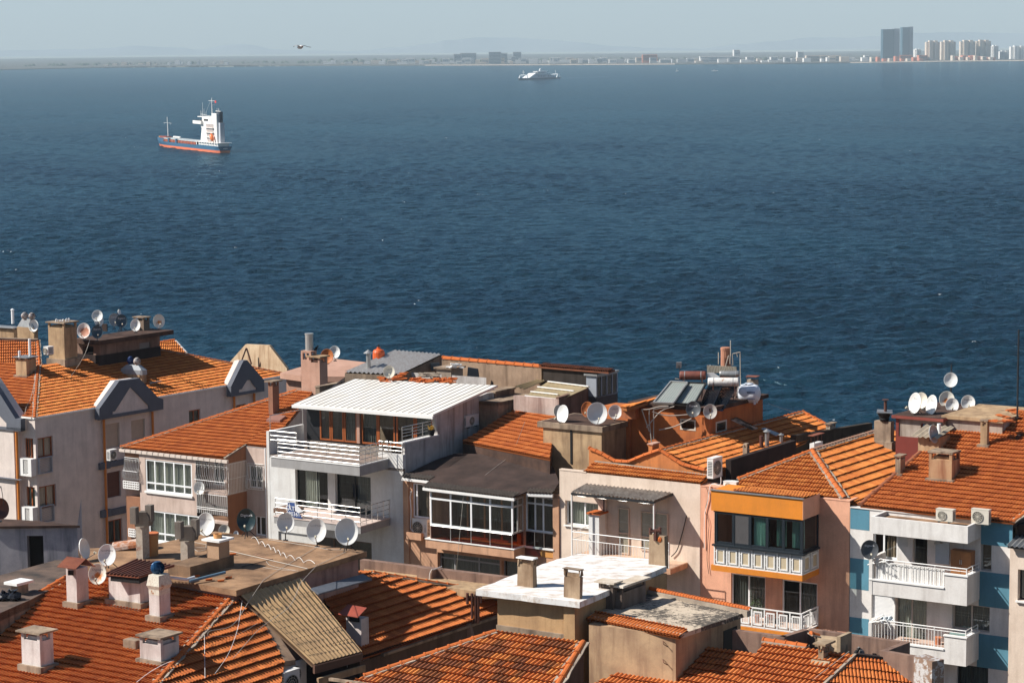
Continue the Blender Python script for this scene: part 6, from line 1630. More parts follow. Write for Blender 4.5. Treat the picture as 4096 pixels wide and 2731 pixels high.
 for i, (x, y, n_) in enumerate(((1870, 700, 4), (1960, 635, 6), (1800, 745, 7), (1920, 740, 5), (2060, 650, 7))):
  m_ = MB()
  for k in range(n_):
   c = atz(A6(x + random.uniform(-45, 45), y + random.uniform(-12, 12)), zs); an_ = random.uniform(0, 3.1); e = V((math.cos(an_), math.sin(an_), random.uniform(-.1, .15))) * .2; m_.bar(c - e + V((0, 0, .03 * (k % 3))), c + e + V((0, 0, .03 * (k % 3))), .2, .03)
  m_.build('loose_tiles', RIDGE, None, label=('heap of loose clay tiles on the flat roof by the ' + ('black mast', 'far edge', 'near parapet', 'front right corner', 'right frame edge')[i]), cat='roof tiles', group='heaps of loose clay tiles')
 # condensers on the canopy
 dq = F.P(B6(1300, 495), o * .8).y
 ac(B6, 1345, 366, 492, 1170, 1378, F.P(B6(1345, 492), o * .75).y, 'left one of two white air conditioners above the white balconies', 'L', dusty=True)
 ac(B6, 1722, 366, 520, 1540, 1748, F.P(B6(1722, 500), o * .4).y, 'right one of two white air conditioners above the white balconies', 'L', dusty=True)
 # neighbour at the frame edge
 n = empty('apartment_house', F.pt(uR, 26, .3), 'cream house cut by the right frame edge, one dark window visible', 'building', 'apartment buildings')
 ww = (U(B6, 2025, 1150, .35)[0], U(B6, 2025, 1150, .35)[0] + 1.6, U(B6, 2060, 1310, .35)[1], U(B6, 2060, 985, .35)[1])
 F2 = Fr(F.pt(uR + .02, 40, .35), F.pt(uR + 9, 40, .35)); sh2 = uR + .02; ww2 = (ww[0] - sh2, ww[1] - sh2, ww[2], ww[3])
 ztn = F2.uz(B6(2000, 765))[1]; m_ = MB(); F2.wall(m_, 0, 8.9, zb, ztn, [ww2], .4); a = F2.pt(0, ztn); m_.poly(a, a - F.n * 3, atz0(a - F.n * 3, zb), atz0(a, zb)); m_.build('wall', C_WALL, n)
 window(n, F2, ww2, cols=(.5,), frame=DARKM, cur=None, d=-.3)
 m_ = MB(); F2.box(m_, ww2[0] - .06, ww2[1], ww2[2] - .07, ww2[2], 0, .12); m_.build('window_sill', WHITE, n)
 m_ = MB(); A_, B_ = F2.pt(-.05, ztn + .16, .35), F2.pt(8.9, ztn + .16, .35); corr(m_, A_, B_, B_ - F.n * 1.2 + V((0, 0, .25)), A_ - F.n * 1.2 + V((0, 0, .25)), .22, .04); m_.build('sheet_roof', GALV, n)
 m_ = MB(); m_.box(F2.pt(0, ztn + .05, .3), F.u * 8.9, -F.n * .1, V((0, 0, .1))); m_.build('gutter', DARKM, n)
 m_ = MB(); a = F2.pt(0, ztn, -.85); m_.box(a, F.u * 8.9, -F.n * 3, V((0, 0, .9))); m_.build('rear_parapet', BITUMEN, n)
 return root, pl, o
BL, BPL, BO = build_blue()
# ================================================================== dark orange rooftop block with the solar heaters
def build_solar():
 g = CR0.lerp(CR1, .3)
 base = on(A5(362, 1215), (CR0 + V((0, 0, 0)), (CR1 - CR0).normalized().cross(V((0, 0, 1))))).y + .4
 P, a, b, H = cb(A5, 362, 905, 1230, 1120 - 1568, 918, base)
 root = empty('rooftop_block', P + dn(H), 'dark orange rooftop block behind the tiles, crowned with solar water heaters', 'building')
 DO = stucco('burnt_orange_render', (0.48, 0.15, 0.045), (0.2, 0.06, 0.03), 0.4, 0.4)
 m_ = MB(); F1, F2 = Fr(P + a, P), Fr(P, P + b); zb = P.z - H - 3
 w1 = F1.rect(A5(55, 985), A5(218, 1098)); w1 = (w1[0], w1[1], F1.uz(A5(140, 1098))[1], F1.uz(A5(140, 985))[1]); w2 = (F2.uz(A5(425, 1050))[0], F2.uz(A5(540, 1050))[0], F2.uz(A5(480, 1120))[1], F2.uz(A5(480, 1000))[1])
 F1.wall(m_, 0, F1.L, zb, P.z, [w1], .15); F2.wall(m_, 0, F2.L, zb, P.z, [w2], .15); q = P + a + b
 m_.poly(P + a, q, atz0(q, zb), atz0(P + a, zb)); m_.poly(P + b, q, atz0(q, zb), atz0(P + b, zb)); m_.build('wall', DO, root)
 window(root, F1, w1, cols=(), frame=plain('cream_window', (.6, .5, .4), .6), cur=None, fw=.08, d=.02); window(root, F2, w2, cols=(), frame=plain('cream_window', (.6, .5, .4), .6), cur=None, fw=.08, d=.02)
 an, bn = a.normalized(), b.normalized()
 m_ = MB(); m_.box(P - an * .15 - bn * .15, a + an * .3, b + bn * .5, V((0, 0, .2))); m_.build('roof_slab', BROWNFELT, root)
 zt = P.z + .2; y0 = P.y
 # tiled verge running back on the left
 A_, B_ = P + a + an * .2 + V((0, 0, .25)), P + a + an * .2 + b + V((0, 0, .5))
 e0, e1 = atd(A4(1005, 862), y0 + 2.3), atd(A4(1370, 765), y0 + 6.5); plv = plane3(e0, e1, e0 + E1 * 1 + V((0, 0, -.25)))
 tiles(root, [e0, e1, on(A4(1385, 775), plv) + E1 * 0, on(A4(1060, 870), plv)], (0, 1), TILE_O, base=.15)
 # flat collectors on a tilted frame
 def tilted(Rg, pts, d0, lift):
  bl, br, tr, tl = [Rg(*p) for p in pts]
  A = atd(bl, d0); B = atz(br, A.z); T = atd(tl, d0 + lift); pl = plane3(A, B, T); return A, B, on(tr, pl), T, pl
 sh_ = empty('solar_collector', atd(A4(1450, 820), y0 + .6), 'pair of flat solar collectors tilted on the orange rooftop block', 'solar collector')
 GL = plain('collector_glass', (.26, .30, .29), .25, .1, .4, 1.5, (.4, .42, .38))
 for pts in (((1345, 812), (1548, 822), (1698, 605), (1525, 595)), ((1560, 825), (1768, 832), (1892, 614), (1712, 606))):
  A, B, C_, D_, pl = tilted(A4, pts, y0 + .6, 1.7); nn = pl[1] if pl[1].z > 0 else -pl[1]
  m_ = MB(); m_.prism([A, B, C_, D_], -nn * .08); m_.build('absorber_panel', GL, sh_)
  m_ = MB();
  for p, q in ((A, B), (B, C_), (C_, D_), (D_, A)): m_.bar(p + nn * .02, q + nn * .02, .06, .1, nn)
  m_.build('panel_frame', STEEL if pts[0][0] < 1400 else DARKM, sh_)
  m_ = MB(); seam(m_, A, B, C_, D_, 8, .018, .015); m_.build('fins', plain('fin_tan', (.36, .34, .28), .5), sh_)
 vt = empty('solar_collector', atd(A5(430, 880), y0 + .8), 'vacuum tube solar collector under the white tank', 'solar collector')
 for pts in (((255, 868), (378, 880), (490, 640), (352, 632)), ((388, 885), (500, 890), (642, 645), (500, 637))):
  A, B, C_, D_, pl = tilted(A5, pts, y0 + .8, 1.6); m_ = MB(); k = 9
  for i in range(k + 1): m_.tube([A.lerp(B, i / k), D_.lerp(C_, i / k)], .035, 6)
  m_.build('vacuum_tubes', plain('tube_black', (.012, .013, .016), .15, 0, .1), vt)
  m_ = MB(); m_.bar(A, B, .1, .08); m_.bar(D_, C_, .08, .08); m_.build('manifold', plain('manifold_blue', (.04, .1, .2), .4), vt)
 def tank(Rg, x0, x1, y0_, y1_, d, mat, label, legs=True, skew=0):
  c0, c1 = atd(Rg(x0, (y0_ + y1_) / 2), d), atd(Rg(x1, (y0_ + y1_) / 2 + skew), d - (x1 - x0) * K * d / FPX * .15); r = (y1_ - y0_) * K * d / FPX / 2
  rt = empty('water_tank', c0, label, 'water tank', 'solar water tanks'); m_ = MB(); ax = c1 - c0; L = ax.length
  m_.lathe(c0, ax, [(0, r * .82), (.03, r * .97), (.06, r), (L - .06, r), (L - .03, r * .97), (L, r * .82)], 24); m_.build('tank_shell', mat, rt, smooth=True)
  m_ = MB()
  for t in (.18, .8): m_.lathe(c0 + ax * t, ax, [(0, r * 1.02), (.04, r * 1.02)], 20)
  m_.build('straps', STEEL, rt)
  if legs:
   m_ = MB()
   for t in (.15, .85):
    p = c0 + ax * t; m_.tube([p + V((0, .3, 0)), V((p.x, p.y + .35, zt))], .02, 5); m_.tube([p - V((0, .3, 0)), V((p.x, p.y - .3, zt + .3))], .02, 5)
   m_.build('legs', RUSTP, rt)
  return rt
 tank(A4, 1618, 1892, 480, 572, y0 + 2.6, rusty('tank_rust', (.26, .075, .04), (.12, .03, .02), .3, .7), 'rust-red cylindrical water tank above the flat collectors')
 tank(A5, 345, 668, 548, 640, y0 + 2.2, rusty('tank_white', (.72, .7, .66), (.4, .2, .1), .62, .66), 'long white cylindrical water tank above the vacuum tubes')
 tank(A5, 466, 672, 476, 545, y0 + 2.8, GALV, 'short silver cylindrical water tank behind the long white one')
 c = atd(A5(775, 715), y0 + 3.2); rt = empty('water_tank', V((c.x, c.y, zt)), 'white oval plastic water tank at the block right corner', 'water tank', 'solar water tanks')
 k = K * c.y / FPX; m_ = MB(); r = 100 * k; ax = V((.93, -.3, 0)).normalized(); Lh = 118 * k
 m_.lathe(c - ax * Lh, ax, [(0, r * .35), (.06, r * .7), (.16, r * .93), (.3, r), (2 * Lh - .3, r), (2 * Lh - .16, r * .93), (2 * Lh - .06, r * .7), (2 * Lh, r * .35)], 28)
 m_.lathe(c + V((0, 0, r - .03)), V((0, 0, 1)), [(0, .24), (.08, .22), (.1, .1)], 16); m_.build('tank_shell', plain('tank_plastic', (.7, .74, .8), .3, 0, .3, 1.5), rt, smooth=True)
 m_ = MB()
 for sx in (-.6, .6):
  for sy in (-.5, .5): m_.bar(c + ax * Lh * sx + V((-ax.y, ax.x, 0)) * r * sy - V((0, 0, r * .8)), c + ax * Lh * sx * 1.02 + V((-ax.y, ax.x, 0)) * r * sy - V((0, 0, r * 1.06)), .08, .1)
 m_.build('feet', plain('tank_plastic', (.7, .74, .8), .3), rt)
 lg = MB(); nrm = V((ax.y, -ax.x, 0)); FT = (c + ax * Lh * .35 + nrm * (r + .012) + V((0, 0, .08)))
 for z_, w_ in ((.06, .42), (0, .42), (-.3, .4)): lg.box(FT + V((0, 0, z_)) - ax * w_ / 2 + nrm * 0.0, ax * w_, nrm * .01, V((0, 0, .035)))
 lg.build('side_mark', plain('mark_navy', (.03, .04, .09), .5), rt)
 # brick flue, frames, painted board
 ch = chimney(root, A5, 560, 430, 560, 483, 590, y0 + 3.4, slot=0, cap=0, mat=plain('dull_pink', (.45, .22, .15), .8))
 t = atd(A5(530, 240), y0 + 3.7); m_ = MB(); m_.tube([V((t.x, t.y, zt)), t], .24 * 118 / 110, 14); m_.lathe(t, V((0, 0, 1)), [(-.1, .27), (.02, .27), (.05, .2)], 14); m_.build('round_flue', stucco('flue_pink', (.46, .22, .14), (.2, .08, .05), .5, .5), ch)
 m_ = MB(); D = y0 + 3.4; L = lambda *ps: m_.tube([atd(A5(*p), D) for p in ps], .028, 5)
 L((580, 160), (582, 400)); L((455, 285), (455, 410)); L((680, 280), (685, 640)); L((600, 300), (680, 282)); L((600, 300), (605, 420)); L((565, 315), (575, 405), (600, 415)); L((560, 320), (530, 430)); L((665, 640), (590, 880)); L((500, 885), (600, 870), (690, 820)); L((0, 560), (40, 565)); L((640, 290), (655, 330))
 m_.build('pipe_frame', plain('frame_beige', (.42, .36, .3), .6), root)
 m_ = MB(); p = [atd(A5(*q), y0 + 3) for q in ((335, 420), (640, 435), (650, 500), (335, 500))]; m_.prism(p, V((0, .03, 0))); m_.build('marbled_board', MARBLE, None, label='board with brown marbled swirls behind the white tank', cat='board')
 m_ = MB(); p = [atd(A5(*q), y0 + 2.4) for q in ((335, 500), (400, 495), (470, 540), (420, 560), (345, 560))]; m_.prism(p, V((0, .04, 0))); m_.build('white_sheet', WHITE, None, label='crumpled white sheet between board and white tank', cat='sheet')
 # small antenna box on a stick, capped stack behind the oval tank
 an_ = empty('antenna', atd(A4(1622, 500), y0 + 3), 'small grey box antenna on a stick left of the rust-red tank', 'antenna'); m_ = MB(); p = atd(A4(1610, 420), y0 + 3); m_.box(p + V((-.15, 0, -.15)), V((.26, .1, 0)), V((.05, .2, 0)), V((0, 0, .3))); m_.build('box', GALV, an_)
 m_ = MB(); m_.tube([p, atd(A4(1625, 560), y0 + 3)], .018, 5); m_.build('pole', DARKM, an_)
 c = chimney(root, A5, 835, 575, 680, 750, 872, y0 + 5, slot=0, cap=0, mat=MORTAR, sink=.4)
 q = atd(A5(835, 575), y0 + 5); m_ = MB()
 for x in (752, 870): m_.tube([atd(A5(x, 590), y0 + 5.1), atd(A5(x, 535), y0 + 5.1)], .015, 4)
 m_.build('cap_rods', RUSTP, c); m_ = MB(); m_.prism([atd(A5(738, 542), y0 + 4.6), atd(A5(850, 548), y0 + 4.4), atd(A5(890, 532), y0 + 5.4), atd(A5(760, 528), y0 + 5.6)], V((0, 0, .03))); m_.build('chimney_cap', RUST, c)
 # dishes and loose pipes on the front
 f = F1.P(A5(190, 880), .5).y
 dish(A5, 191, 878, 150, 166, f, 'charcoal lettered satellite dish in front of the orange rooftop block', DD, 'Digiturk', INK_W, yaw=-3, foot=960, base='none')
 dish(A5, 368, 903, 138, 152, f - .2, 'pale lettered satellite dish beside the charcoal one on the orange block', plain('dish_ash', (.45, .42, .38), .5, 0, .3), 'GoldMaster', INK_P, yaw=4, foot=985, base='none', tsize=.12)
 m_ = MB(); D = f + .1; L = lambda *ps: m_.tube(smooth_path([atd(A4(*p), D) for p in ps], 4), .03, 5)
 L((1220, 880), (1290, 880), (1410, 850), (1500, 845)); L((1300, 880), (1300, 1000), (1325, 1230)); L((1345, 880), (1345, 1190)); L((1220, 880), (1300, 1110)); L((1330, 905), (1450, 940), (1560, 945), (1700, 935)); L((1270, 1070), (1420, 900), (1560, 850)); L((1400, 1095), (1560, 1060), (1740, 975)); L((1340, 880), (1500, 850))
 m_.build('loose_pipes', plain('frame_beige', (.42, .36, .3), .6), root)
 m_ = MB(); p = [atd(A5(*q), y0 + 1.6) for q in ((590, 985), (640, 960), (865, 1070), (810, 1090))]; m_.prism(p, V((0, 0, -.05))); m_.build('lean_sheet', GALV, root)
 # shaded block wall to the left
 P3, a3, b3, H3 = cb(A4, 1115, 895, 1400, 1000, 1135, y0 + 1.2)
 m_ = MB(); m_.box(P + a + dn(.1) - bn * .2, an * 1.6, bn * 1.2, dn(4)); m_.build('side_block', DO, root)
 q = P + a + an * .9 - bn * .25
 m_ = MB(); m_.box(atd(A4(1008, 975), y0 + 1.8), V((.7, -.3, 0)), V((.2, .4, 0)), V((0, 0, .55))); m_.build('brick_stub', plain('raw_brick', (.5, .17, .07), .9, 0, .7, 6), root)
 cable([atd(A5(975, 820), y0 + 4), atd(A5(1300, 915), CR1.y)], 'thin pale lead from the orange block to the far hip', .012, sag=.01)
 return root, P, a, b
def marble():
 m, nt, b = nodes('marble_swirl'); co = coords(nt); wv = N(nt, 'TexWave'); wv.inputs['Scale'].default_value = 1.2; wv.inputs['Distortion'].default_value = 9; wv.inputs['Detail'].default_value = 2; nt.links.new(co, wv.inputs[0])
 nt.links.new(ramp(nt, wv.outputs['Fac'], [(.3, (.6, .5, .36)), (.55, (.3, .16, .07)), (.7, (.62, .54, .4))]), b.inputs['Base Color']); return m
MARBLE = marble()
SB, SBP, SBa, SBb = build_solar()
# ================================================================== roofs and clutter behind the white house
def build_rear():
 d0 = WHR[2].y + 1.0
 root = empty('rear_house', atd(A3(700, 560), d0 + 3), 'house behind the metal roof with a walled roof court and corrugated sheets', 'building', 'apartment buildings')
 # corrugated sheet roof
 a = atd(A2(1775, 488), WHR[3].y + 1.2); b = atz(A3(520, 512), a.z); pl = eave_plane(a, b, 15)
 q = [a, b, on(A3(958, 302), pl), on(A3(468, 262), pl)]
 m_ = MB(); corr(m_, *q, .26, .05); m_.build('corrugated_roof', rusty('galvanised_sheet', (.46, .45, .43), (.4, .12, .04), .68, .74, 1.2), root)
 m_ = MB(); m_.walls([up(p, -.08) for p in q], a.z - 2.5); m_.build('wall', CONC, root)
 pipe(root, A3, 192, 300, 445, pl, .13, GALV, .28)
 # walled court
 w0 = atd(A3(960, 362), q[2].y + .8); w1 = atz(A3(2000, 452), w0.z); Fw = Fr(w0, w1); zf = Fw.uz(A3(1100, 600))[1] - .2
 m_ = MB(); Fw.box(m_, 0, Fw.L, zf - 1.5, w0.z, -.25, 0); m_.build('court_wall', stucco('court_render', (.36, .25, .17), (.14, .09, .06), .5, .5), root)
 ridge(root, w0 + V((0, 0, .02)) - Fw.n * .12, w1 + V((0, 0, .02)) - Fw.n * .12, r=.17, L=.62, mortar=False)
 fl = [atz(A3(x, y), zf) for x, y in ((500, 640), (1560, 660), (1960, 600))]
 m_ = MB(); k = [V((WHR[2].x, WHR[2].y + .3, zf)), V((WHR[3].x, WHR[3].y + .3, zf)), V((w0.x - 3, w0.y, zf)), V((w1.x, w1.y, zf))]; m_.prism([k[1], k[0], k[3], k[2]], V((0, 0, -.2))); m_.build('court_floor', CONC, root)
 m_ = MB(); m_.walls([V((p.x, p.y, zf)) for p in (k[1], k[0], k[3], k[2])], 26); m_.build('wall', CONC, root)
 # slab-topped stack with rubble, slate sheets leaning
 dd = d0 + 2.4
 c = chimney(root, A3, 1055, 450, 580, 905, 1180, dd, slot=0, cap=.08, over=.12, mat=MORTAR, sink=.3)
 for i, (x0, y0, x1, y1, x2, y2, x3, y3) in enumerate(((1222, 570, 1232, 440, 1335, 458, 1350, 570), (765, 500, 735, 430, 775, 420, 800, 480), (850, 480, 838, 400, 930, 392, 940, 450))):
  m_ = MB(); D = dd + (1.6 if i == 0 else 2.2); p = [atd(A3(*q_), D) for q_ in ((x0, y0), (x1, y1), (x2, y2), (x3, y3))]; m_.prism(p, V((.03, .1, 0))); m_.build('slate_sheet', plain('slate_dark', (.05, .06, .07), .6), None, label=('big dark slate sheet leaning on the court wall', 'small grey board leaning by the corrugated roof', 'larger grey board propped below the corrugated roof edge')[i], cat='board', group='boards leaning in the roof court')
 def heap(R, pts, dpt, label, n, mat=RIDGE, s=.2):
  m_ = MB()
  for i in range(n):
   t = random.random(); x = pts[0] + (pts[2] - pts[0]) * t; y = pts[1] + (pts[3] - pts[1]) * random.random(); p = atd(R(x, y), dpt(R(x, y)) + random.uniform(-.2, .2)); an = random.uniform(-.5, .5); e = V((math.cos(an), math.sin(an), random.uniform(-.2, .2))) * s
   m_.bar(p - e, p + e, .2, .05)
  return m_.build('tile_stack', mat, None, label=label, cat='roof tiles', group='stacks of spare clay tiles')
 RD_ = lambda p: min(on(p, WHPL).y, WHR[3].y) + .1
 heap(A3, (650, 552, 1090, 598), RD_, 'long stack of orange tiles at the top edge of the metal roof', 60)
 heap(A3, (310, 540, 420, 590), RD_, 'small orange tile stack left of the cream lettered dish', 14); heap(A3, (460, 500, 575, 570), RD_, 'orange tile stack right of the cream lettered dish', 18)
 heap(A3, (750, 500, 930, 535), lambda p: RD_(p) + .5, 'pale tile rubble behind the long orange stack', 24, MORTAR); heap(A3, (1010, 405, 1170, 445), lambda p: dd, 'white rubble on the slab-topped stack', 16, WHITE, .12)
 dish(A3, 408, 488, 118, 132, on(A3(430, 590), WHPL).y, 'cream lettered satellite dish at the top edge of the metal roof', DC, 'Digiturk', INK_G, yaw=3, foot=580, base='none')
 # right-hand part: dark roof, glazed room, translucent sheets
 e0 = atd(A4(180, 412), w1.y + .2); e1 = atz(A4(812, 455), e0.z)
 FD = Fr(V((w1.x, w1.y, 0)) + V((.1, -.1, 0)), V((w1.x, w1.y, 0)) + V((.1, -.1, 0)) - E1 * 8); ud = FD.uz(A4(720, 520))[0]
 zt = FD.uz(A4(400, 450))[1]; m_ = MB(); FD.box(m_, 0, ud, zt - 3.6, zt, -.7, 0); m_.build('dark_wall', stucco('soot_wall', (.05, .04, .035), (.02, .015, .01), .5, .5), root)
 m_ = MB(); A_, B_ = FD.pt(-.2, zt + .03, .15), FD.pt(ud + 1.0, zt + .0, .15); C_, D_ = B_ - FD.n * .7 + V((0, 0, .05)), A_ - FD.n * .7 + V((0, 0, .05))
 tiles(root, [A_, B_, C_, D_], (0, 1), plain('aged_tile', (.22, .07, .03), .85, 0, .7, 3, (.05, .03, .02)))
 # blue glazed room
 P, a3, b3, H = cb(A4, 745, 545, 890, 640, 968, FD.pt(ud, zt, .1).y); F1 = Fr(P, P + b3); Fl = Fr(P + a3, P)
 m_ = MB(); m_.box(P + dn(H + 2), a3, b3, V((0, 0, H + 2 - (P.z - F1.uz(A4(850, 725))[1])))); m_.build('room_base', stucco('dark_base', (.1, .09, .085), (.04, .03, .03)), root)
 zb_ = F1.uz(A4(850, 740))[1]; zr = P.z + .05
 window(root, F1, (0, F1.L, zb_, zr), cols=(.25, .5, .75), frame=plain('frame_bluegrey', (.35, .38, .42), .5), glass=GLASS_BL, cur=None, fw=.07, d=.0)
 m_ = MB(); m_.box(P + V((0, 0, .06)) - b3.normalized() * .1 - a3.normalized() * .1, a3 * 1.3, b3 * 1.05, V((0, 0, .1))); m_.build('flat_roof', GALV, root)
 m_ = MB(); Fl.box(m_, 0, Fl.L, zb_, zr, -.1, 0); m_.build('side_wall', plain('room_side', (.3, .32, .35), .7), root)
 # translucent yellowed sheets over battens
 YS = plain('yellowed_sheet', (.5, .40, .24), .5, 0, .5, 2, (.25, .17, .09))
 s0 = d0 + .2
 a = atd(A4(0, 745), s0); b = atz(A4(345, 795), a.z); pl3 = eave_plane(a, b, 14); q = [a, b, on(A4(682, 642), pl3), on(A4(240, 592), pl3)]
 m_ = MB(); corr(m_, *q, .24, .05); sh = m_.build('corrugated_sheet', YS, root)
 m_ = MB()
 for (x0, y0, x1, y1) in ((0, 752, 335, 788), (60, 708, 345, 738), (130, 658, 510, 702), (240, 602, 665, 655)): m_.bar(on(A4(x0, y0), pl3) + V((0, 0, .08)), on(A4(x1, y1), pl3) + V((0, 0, .08)), .07, .05)
 m_.build('white_battens', WHITE, sh)
 m_ = MB(); q2 = [atd(A3(1712, 640), s0 + .3), atd(A4(0, 670), s0 + .5), atd(A4(345, 525), s0 + 2.6), atd(A4(200, 548), s0 + 2.8)]; corr(m_, q2[0], q2[1], q2[2], q2[3], .2, .04); m_.build('corrugated_sheet', YS, root)
 Pw, aw, bw, Hw = cb(A4, 355, 775, 930, 0 - 120, 690, b.y - .1); m_ = MB(); m_.box(Pw + dn(Hw + 2), aw, bw * .05, V((0, 0, Hw + 2))); m_.build('low_wall', stucco('pink_white_wall', (.55, .44, .38), (.25, .15, .12), .5, .6), root)
 Fb = Fr(Pw, Pw + bw); m_ = MB(); ub = Fb.uz(A4(690, 700))[0]
 m_.prism([Fb.pt(0, Pw.z - Hw - 2), Fb.pt(ub, Pw.z - Hw - 2), Fb.pt(ub, Fb.uz(A4(688, 650))[1]), Fb.pt(0, Pw.z + .1)], -Fb.n * .2); m_.build('side_wall', stucco('brown_side', (.24, .14, .10), (.08, .05, .04), .5, .6), root)
 # parapet stack over the white house's right end: white box on it
 # pink flat roof with its stack, dishes and bird
 pr = empty('pink_roof_house', atd(A2(1200, 520), 150), 'house with a flat pink roof and a tall pink twin chimney', 'building', 'apartment buildings')
 zr_ = atd(A2(1310, 505), 148).z; P_ = [atz(A2(x, y), zr_) for x, y in ((1098, 500), (1315, 530), (1820, 540), (2100, 400), (1660, 350), (1300, 440))]
 PINKR = stucco('pink_roof_screed', (.50, .30, .22), (.28, .15, .1), .5, .1)
 m_ = MB(); m_.prism(P_, V((0, 0, -.35))); m_.build('flat_roof', PINKR, pr)
 c_ = sum(P_, V((0, 0, 0))) / 6; m_ = MB(); m_.walls([c_.lerp(p, .86) + V((0, 0, -.3)) for p in P_], zr_ - 16); m_.build('wall', stucco('pink_brown_wall', (.36, .2, .14), (.15, .08, .05)), pr)
 PST = stucco('pink_stack', (.50, .31, .23), (.3, .16, .11), .4, .4)
 chimney(pr, A2, 1510, 330, 690, 1400, 1592, 140, slot=.3, cap=.08, over=.12, mat=PST, capmat=CONC_TAN, sink=2)
 c = chimney(pr, A2, 1420, 275, 690, 1315, 1480, 140.5, slot=.4, cap=.12, over=0, mat=PST, capmat=PST, sink=2)
 t = atd(A2(1402, 100), 141); m_ = MB(); m_.tube([V((t.x, t.y, atd(A2(1412, 275), 141).z)), t], .24, 14); m_.lathe(t, V((0, 0, 1)), [(0, .26), (.08, .26)], 14); m_.build('flue_pipe', STEEL, c)
 dish(A2, 1668, 283, 112, 130, 146, 'white lettered satellite dish on the flat pink roof', DW, 'GoldMaster', INK_P, yaw=-8, foot=375, tsize=.12)
 dish(A2, 1588, 325, 130, 150, 144, 'orange rusted satellite dish beside the tall pink chimney', DR, None, yaw=-10, foot=405)
 bird(A2, 1472, 250, 141, 'black crow standing on the tall pink chimney', BLACK, 1.0)
 chimney(pr, A2, 1018, 585, 775, 972, 1085, 138, slot=.25, cap=.07, over=.15, mat=stucco('brown_stack', (.3, .15, .1), (.15, .08, .05)), sink=1)
 # trapezoid gable far behind
 tg = empty('trapezoid_gable', atd(A2(880, 450), 172), 'weathered tan trapezoid gable wall standing against the sea', 'gable wall')
 TG = stucco('weathered_tan', (.55, .42, .28), (.3, .16, .08), .5, .7)
 p = [atd(A2(x, y), 172 - (x - 860) * .008) for x, y in ((560, 400), (735, 203), (985, 213), (1170, 455), (1170, 560), (560, 560))]; m_ = MB(); m_.prism(p, V((.1, .35, 0))); m_.build('wall', TG, tg)
 m_ = MB()
 for x0, y0, x1, y1 in ((745, 240, 700, 365), (748, 240, 800, 410), (945, 255, 885, 430), (948, 255, 1000, 440)): m_.bar(atd(A2(x0, y0), 171.8), atd(A2(x1, y1), 171.7), .09, .09)
 m_.build('braces', RUSTP, tg)
 # red gas bottle at the corrugated roof corner
 p = atd(A3(300, 310), WHR[3].y + 3); gb = empty('gas_bottle', p, 'orange gas bottle beyond the corrugated sheet roof', 'gas bottle'); m_ = MB(); p = p - V((0, 0, .35)); m_.lathe(p, V((0, 0, 1)), [(0, .3), (.05, .34), (.5, .34), (.62, .28), (.7, .1), (.78, .1)], 16); m_.build('body', plain('bottle_orange', (.6, .1, .02), .5), gb)
 m_ = MB(); m_.lathe(p + V((0, 0, .78)), V((0, 0, 1)), [(0, .05), (.16, .04)], 8); m_.build('valve', DARKM, gb)
 return root
def bird(R, x, y, d, label, mat, s=1.0, flip=1, body2=None, foot=None):
 c = atd(R(x, y), d); m_ = MB(); ax = V((.55 * flip, -.1, .83)).normalized(); c = c - ax * .17 * s
 prof = [(0, .01), (.06 * s, .05 * s), (.14 * s, .085 * s), (.24 * s, .08 * s), (.31 * s, .045 * s), (.35 * s, .05 * s), (.39 * s, .042 * s), (.42 * s, .01)]
 m_.lathe(c, ax, prof, 12); h = c + ax * .375 * s
 m_.bar(h, h + V((.1 * flip, -.02, -.01)) * s, .02 * s, .02 * s)
 m_.prism([c + V((-.04, 0, .02)) * s, c + V((.04, 0, .02)) * s, c + V((-.02 * flip, .02, -.2)) * s, c + V((-.07 * flip, .02, -.19)) * s], V((0, .04 * s, 0)))
 for k in (-.025, .025): m_.tube([c + ax * .1 * s + V((k, 0, -.04)) * s, c + V((.06 * flip + k, 0, -.15)) * s], .008 * s, 4)
 return m_.build('bird', mat, None, smooth=False, label=label, cat='bird')
build_rear()
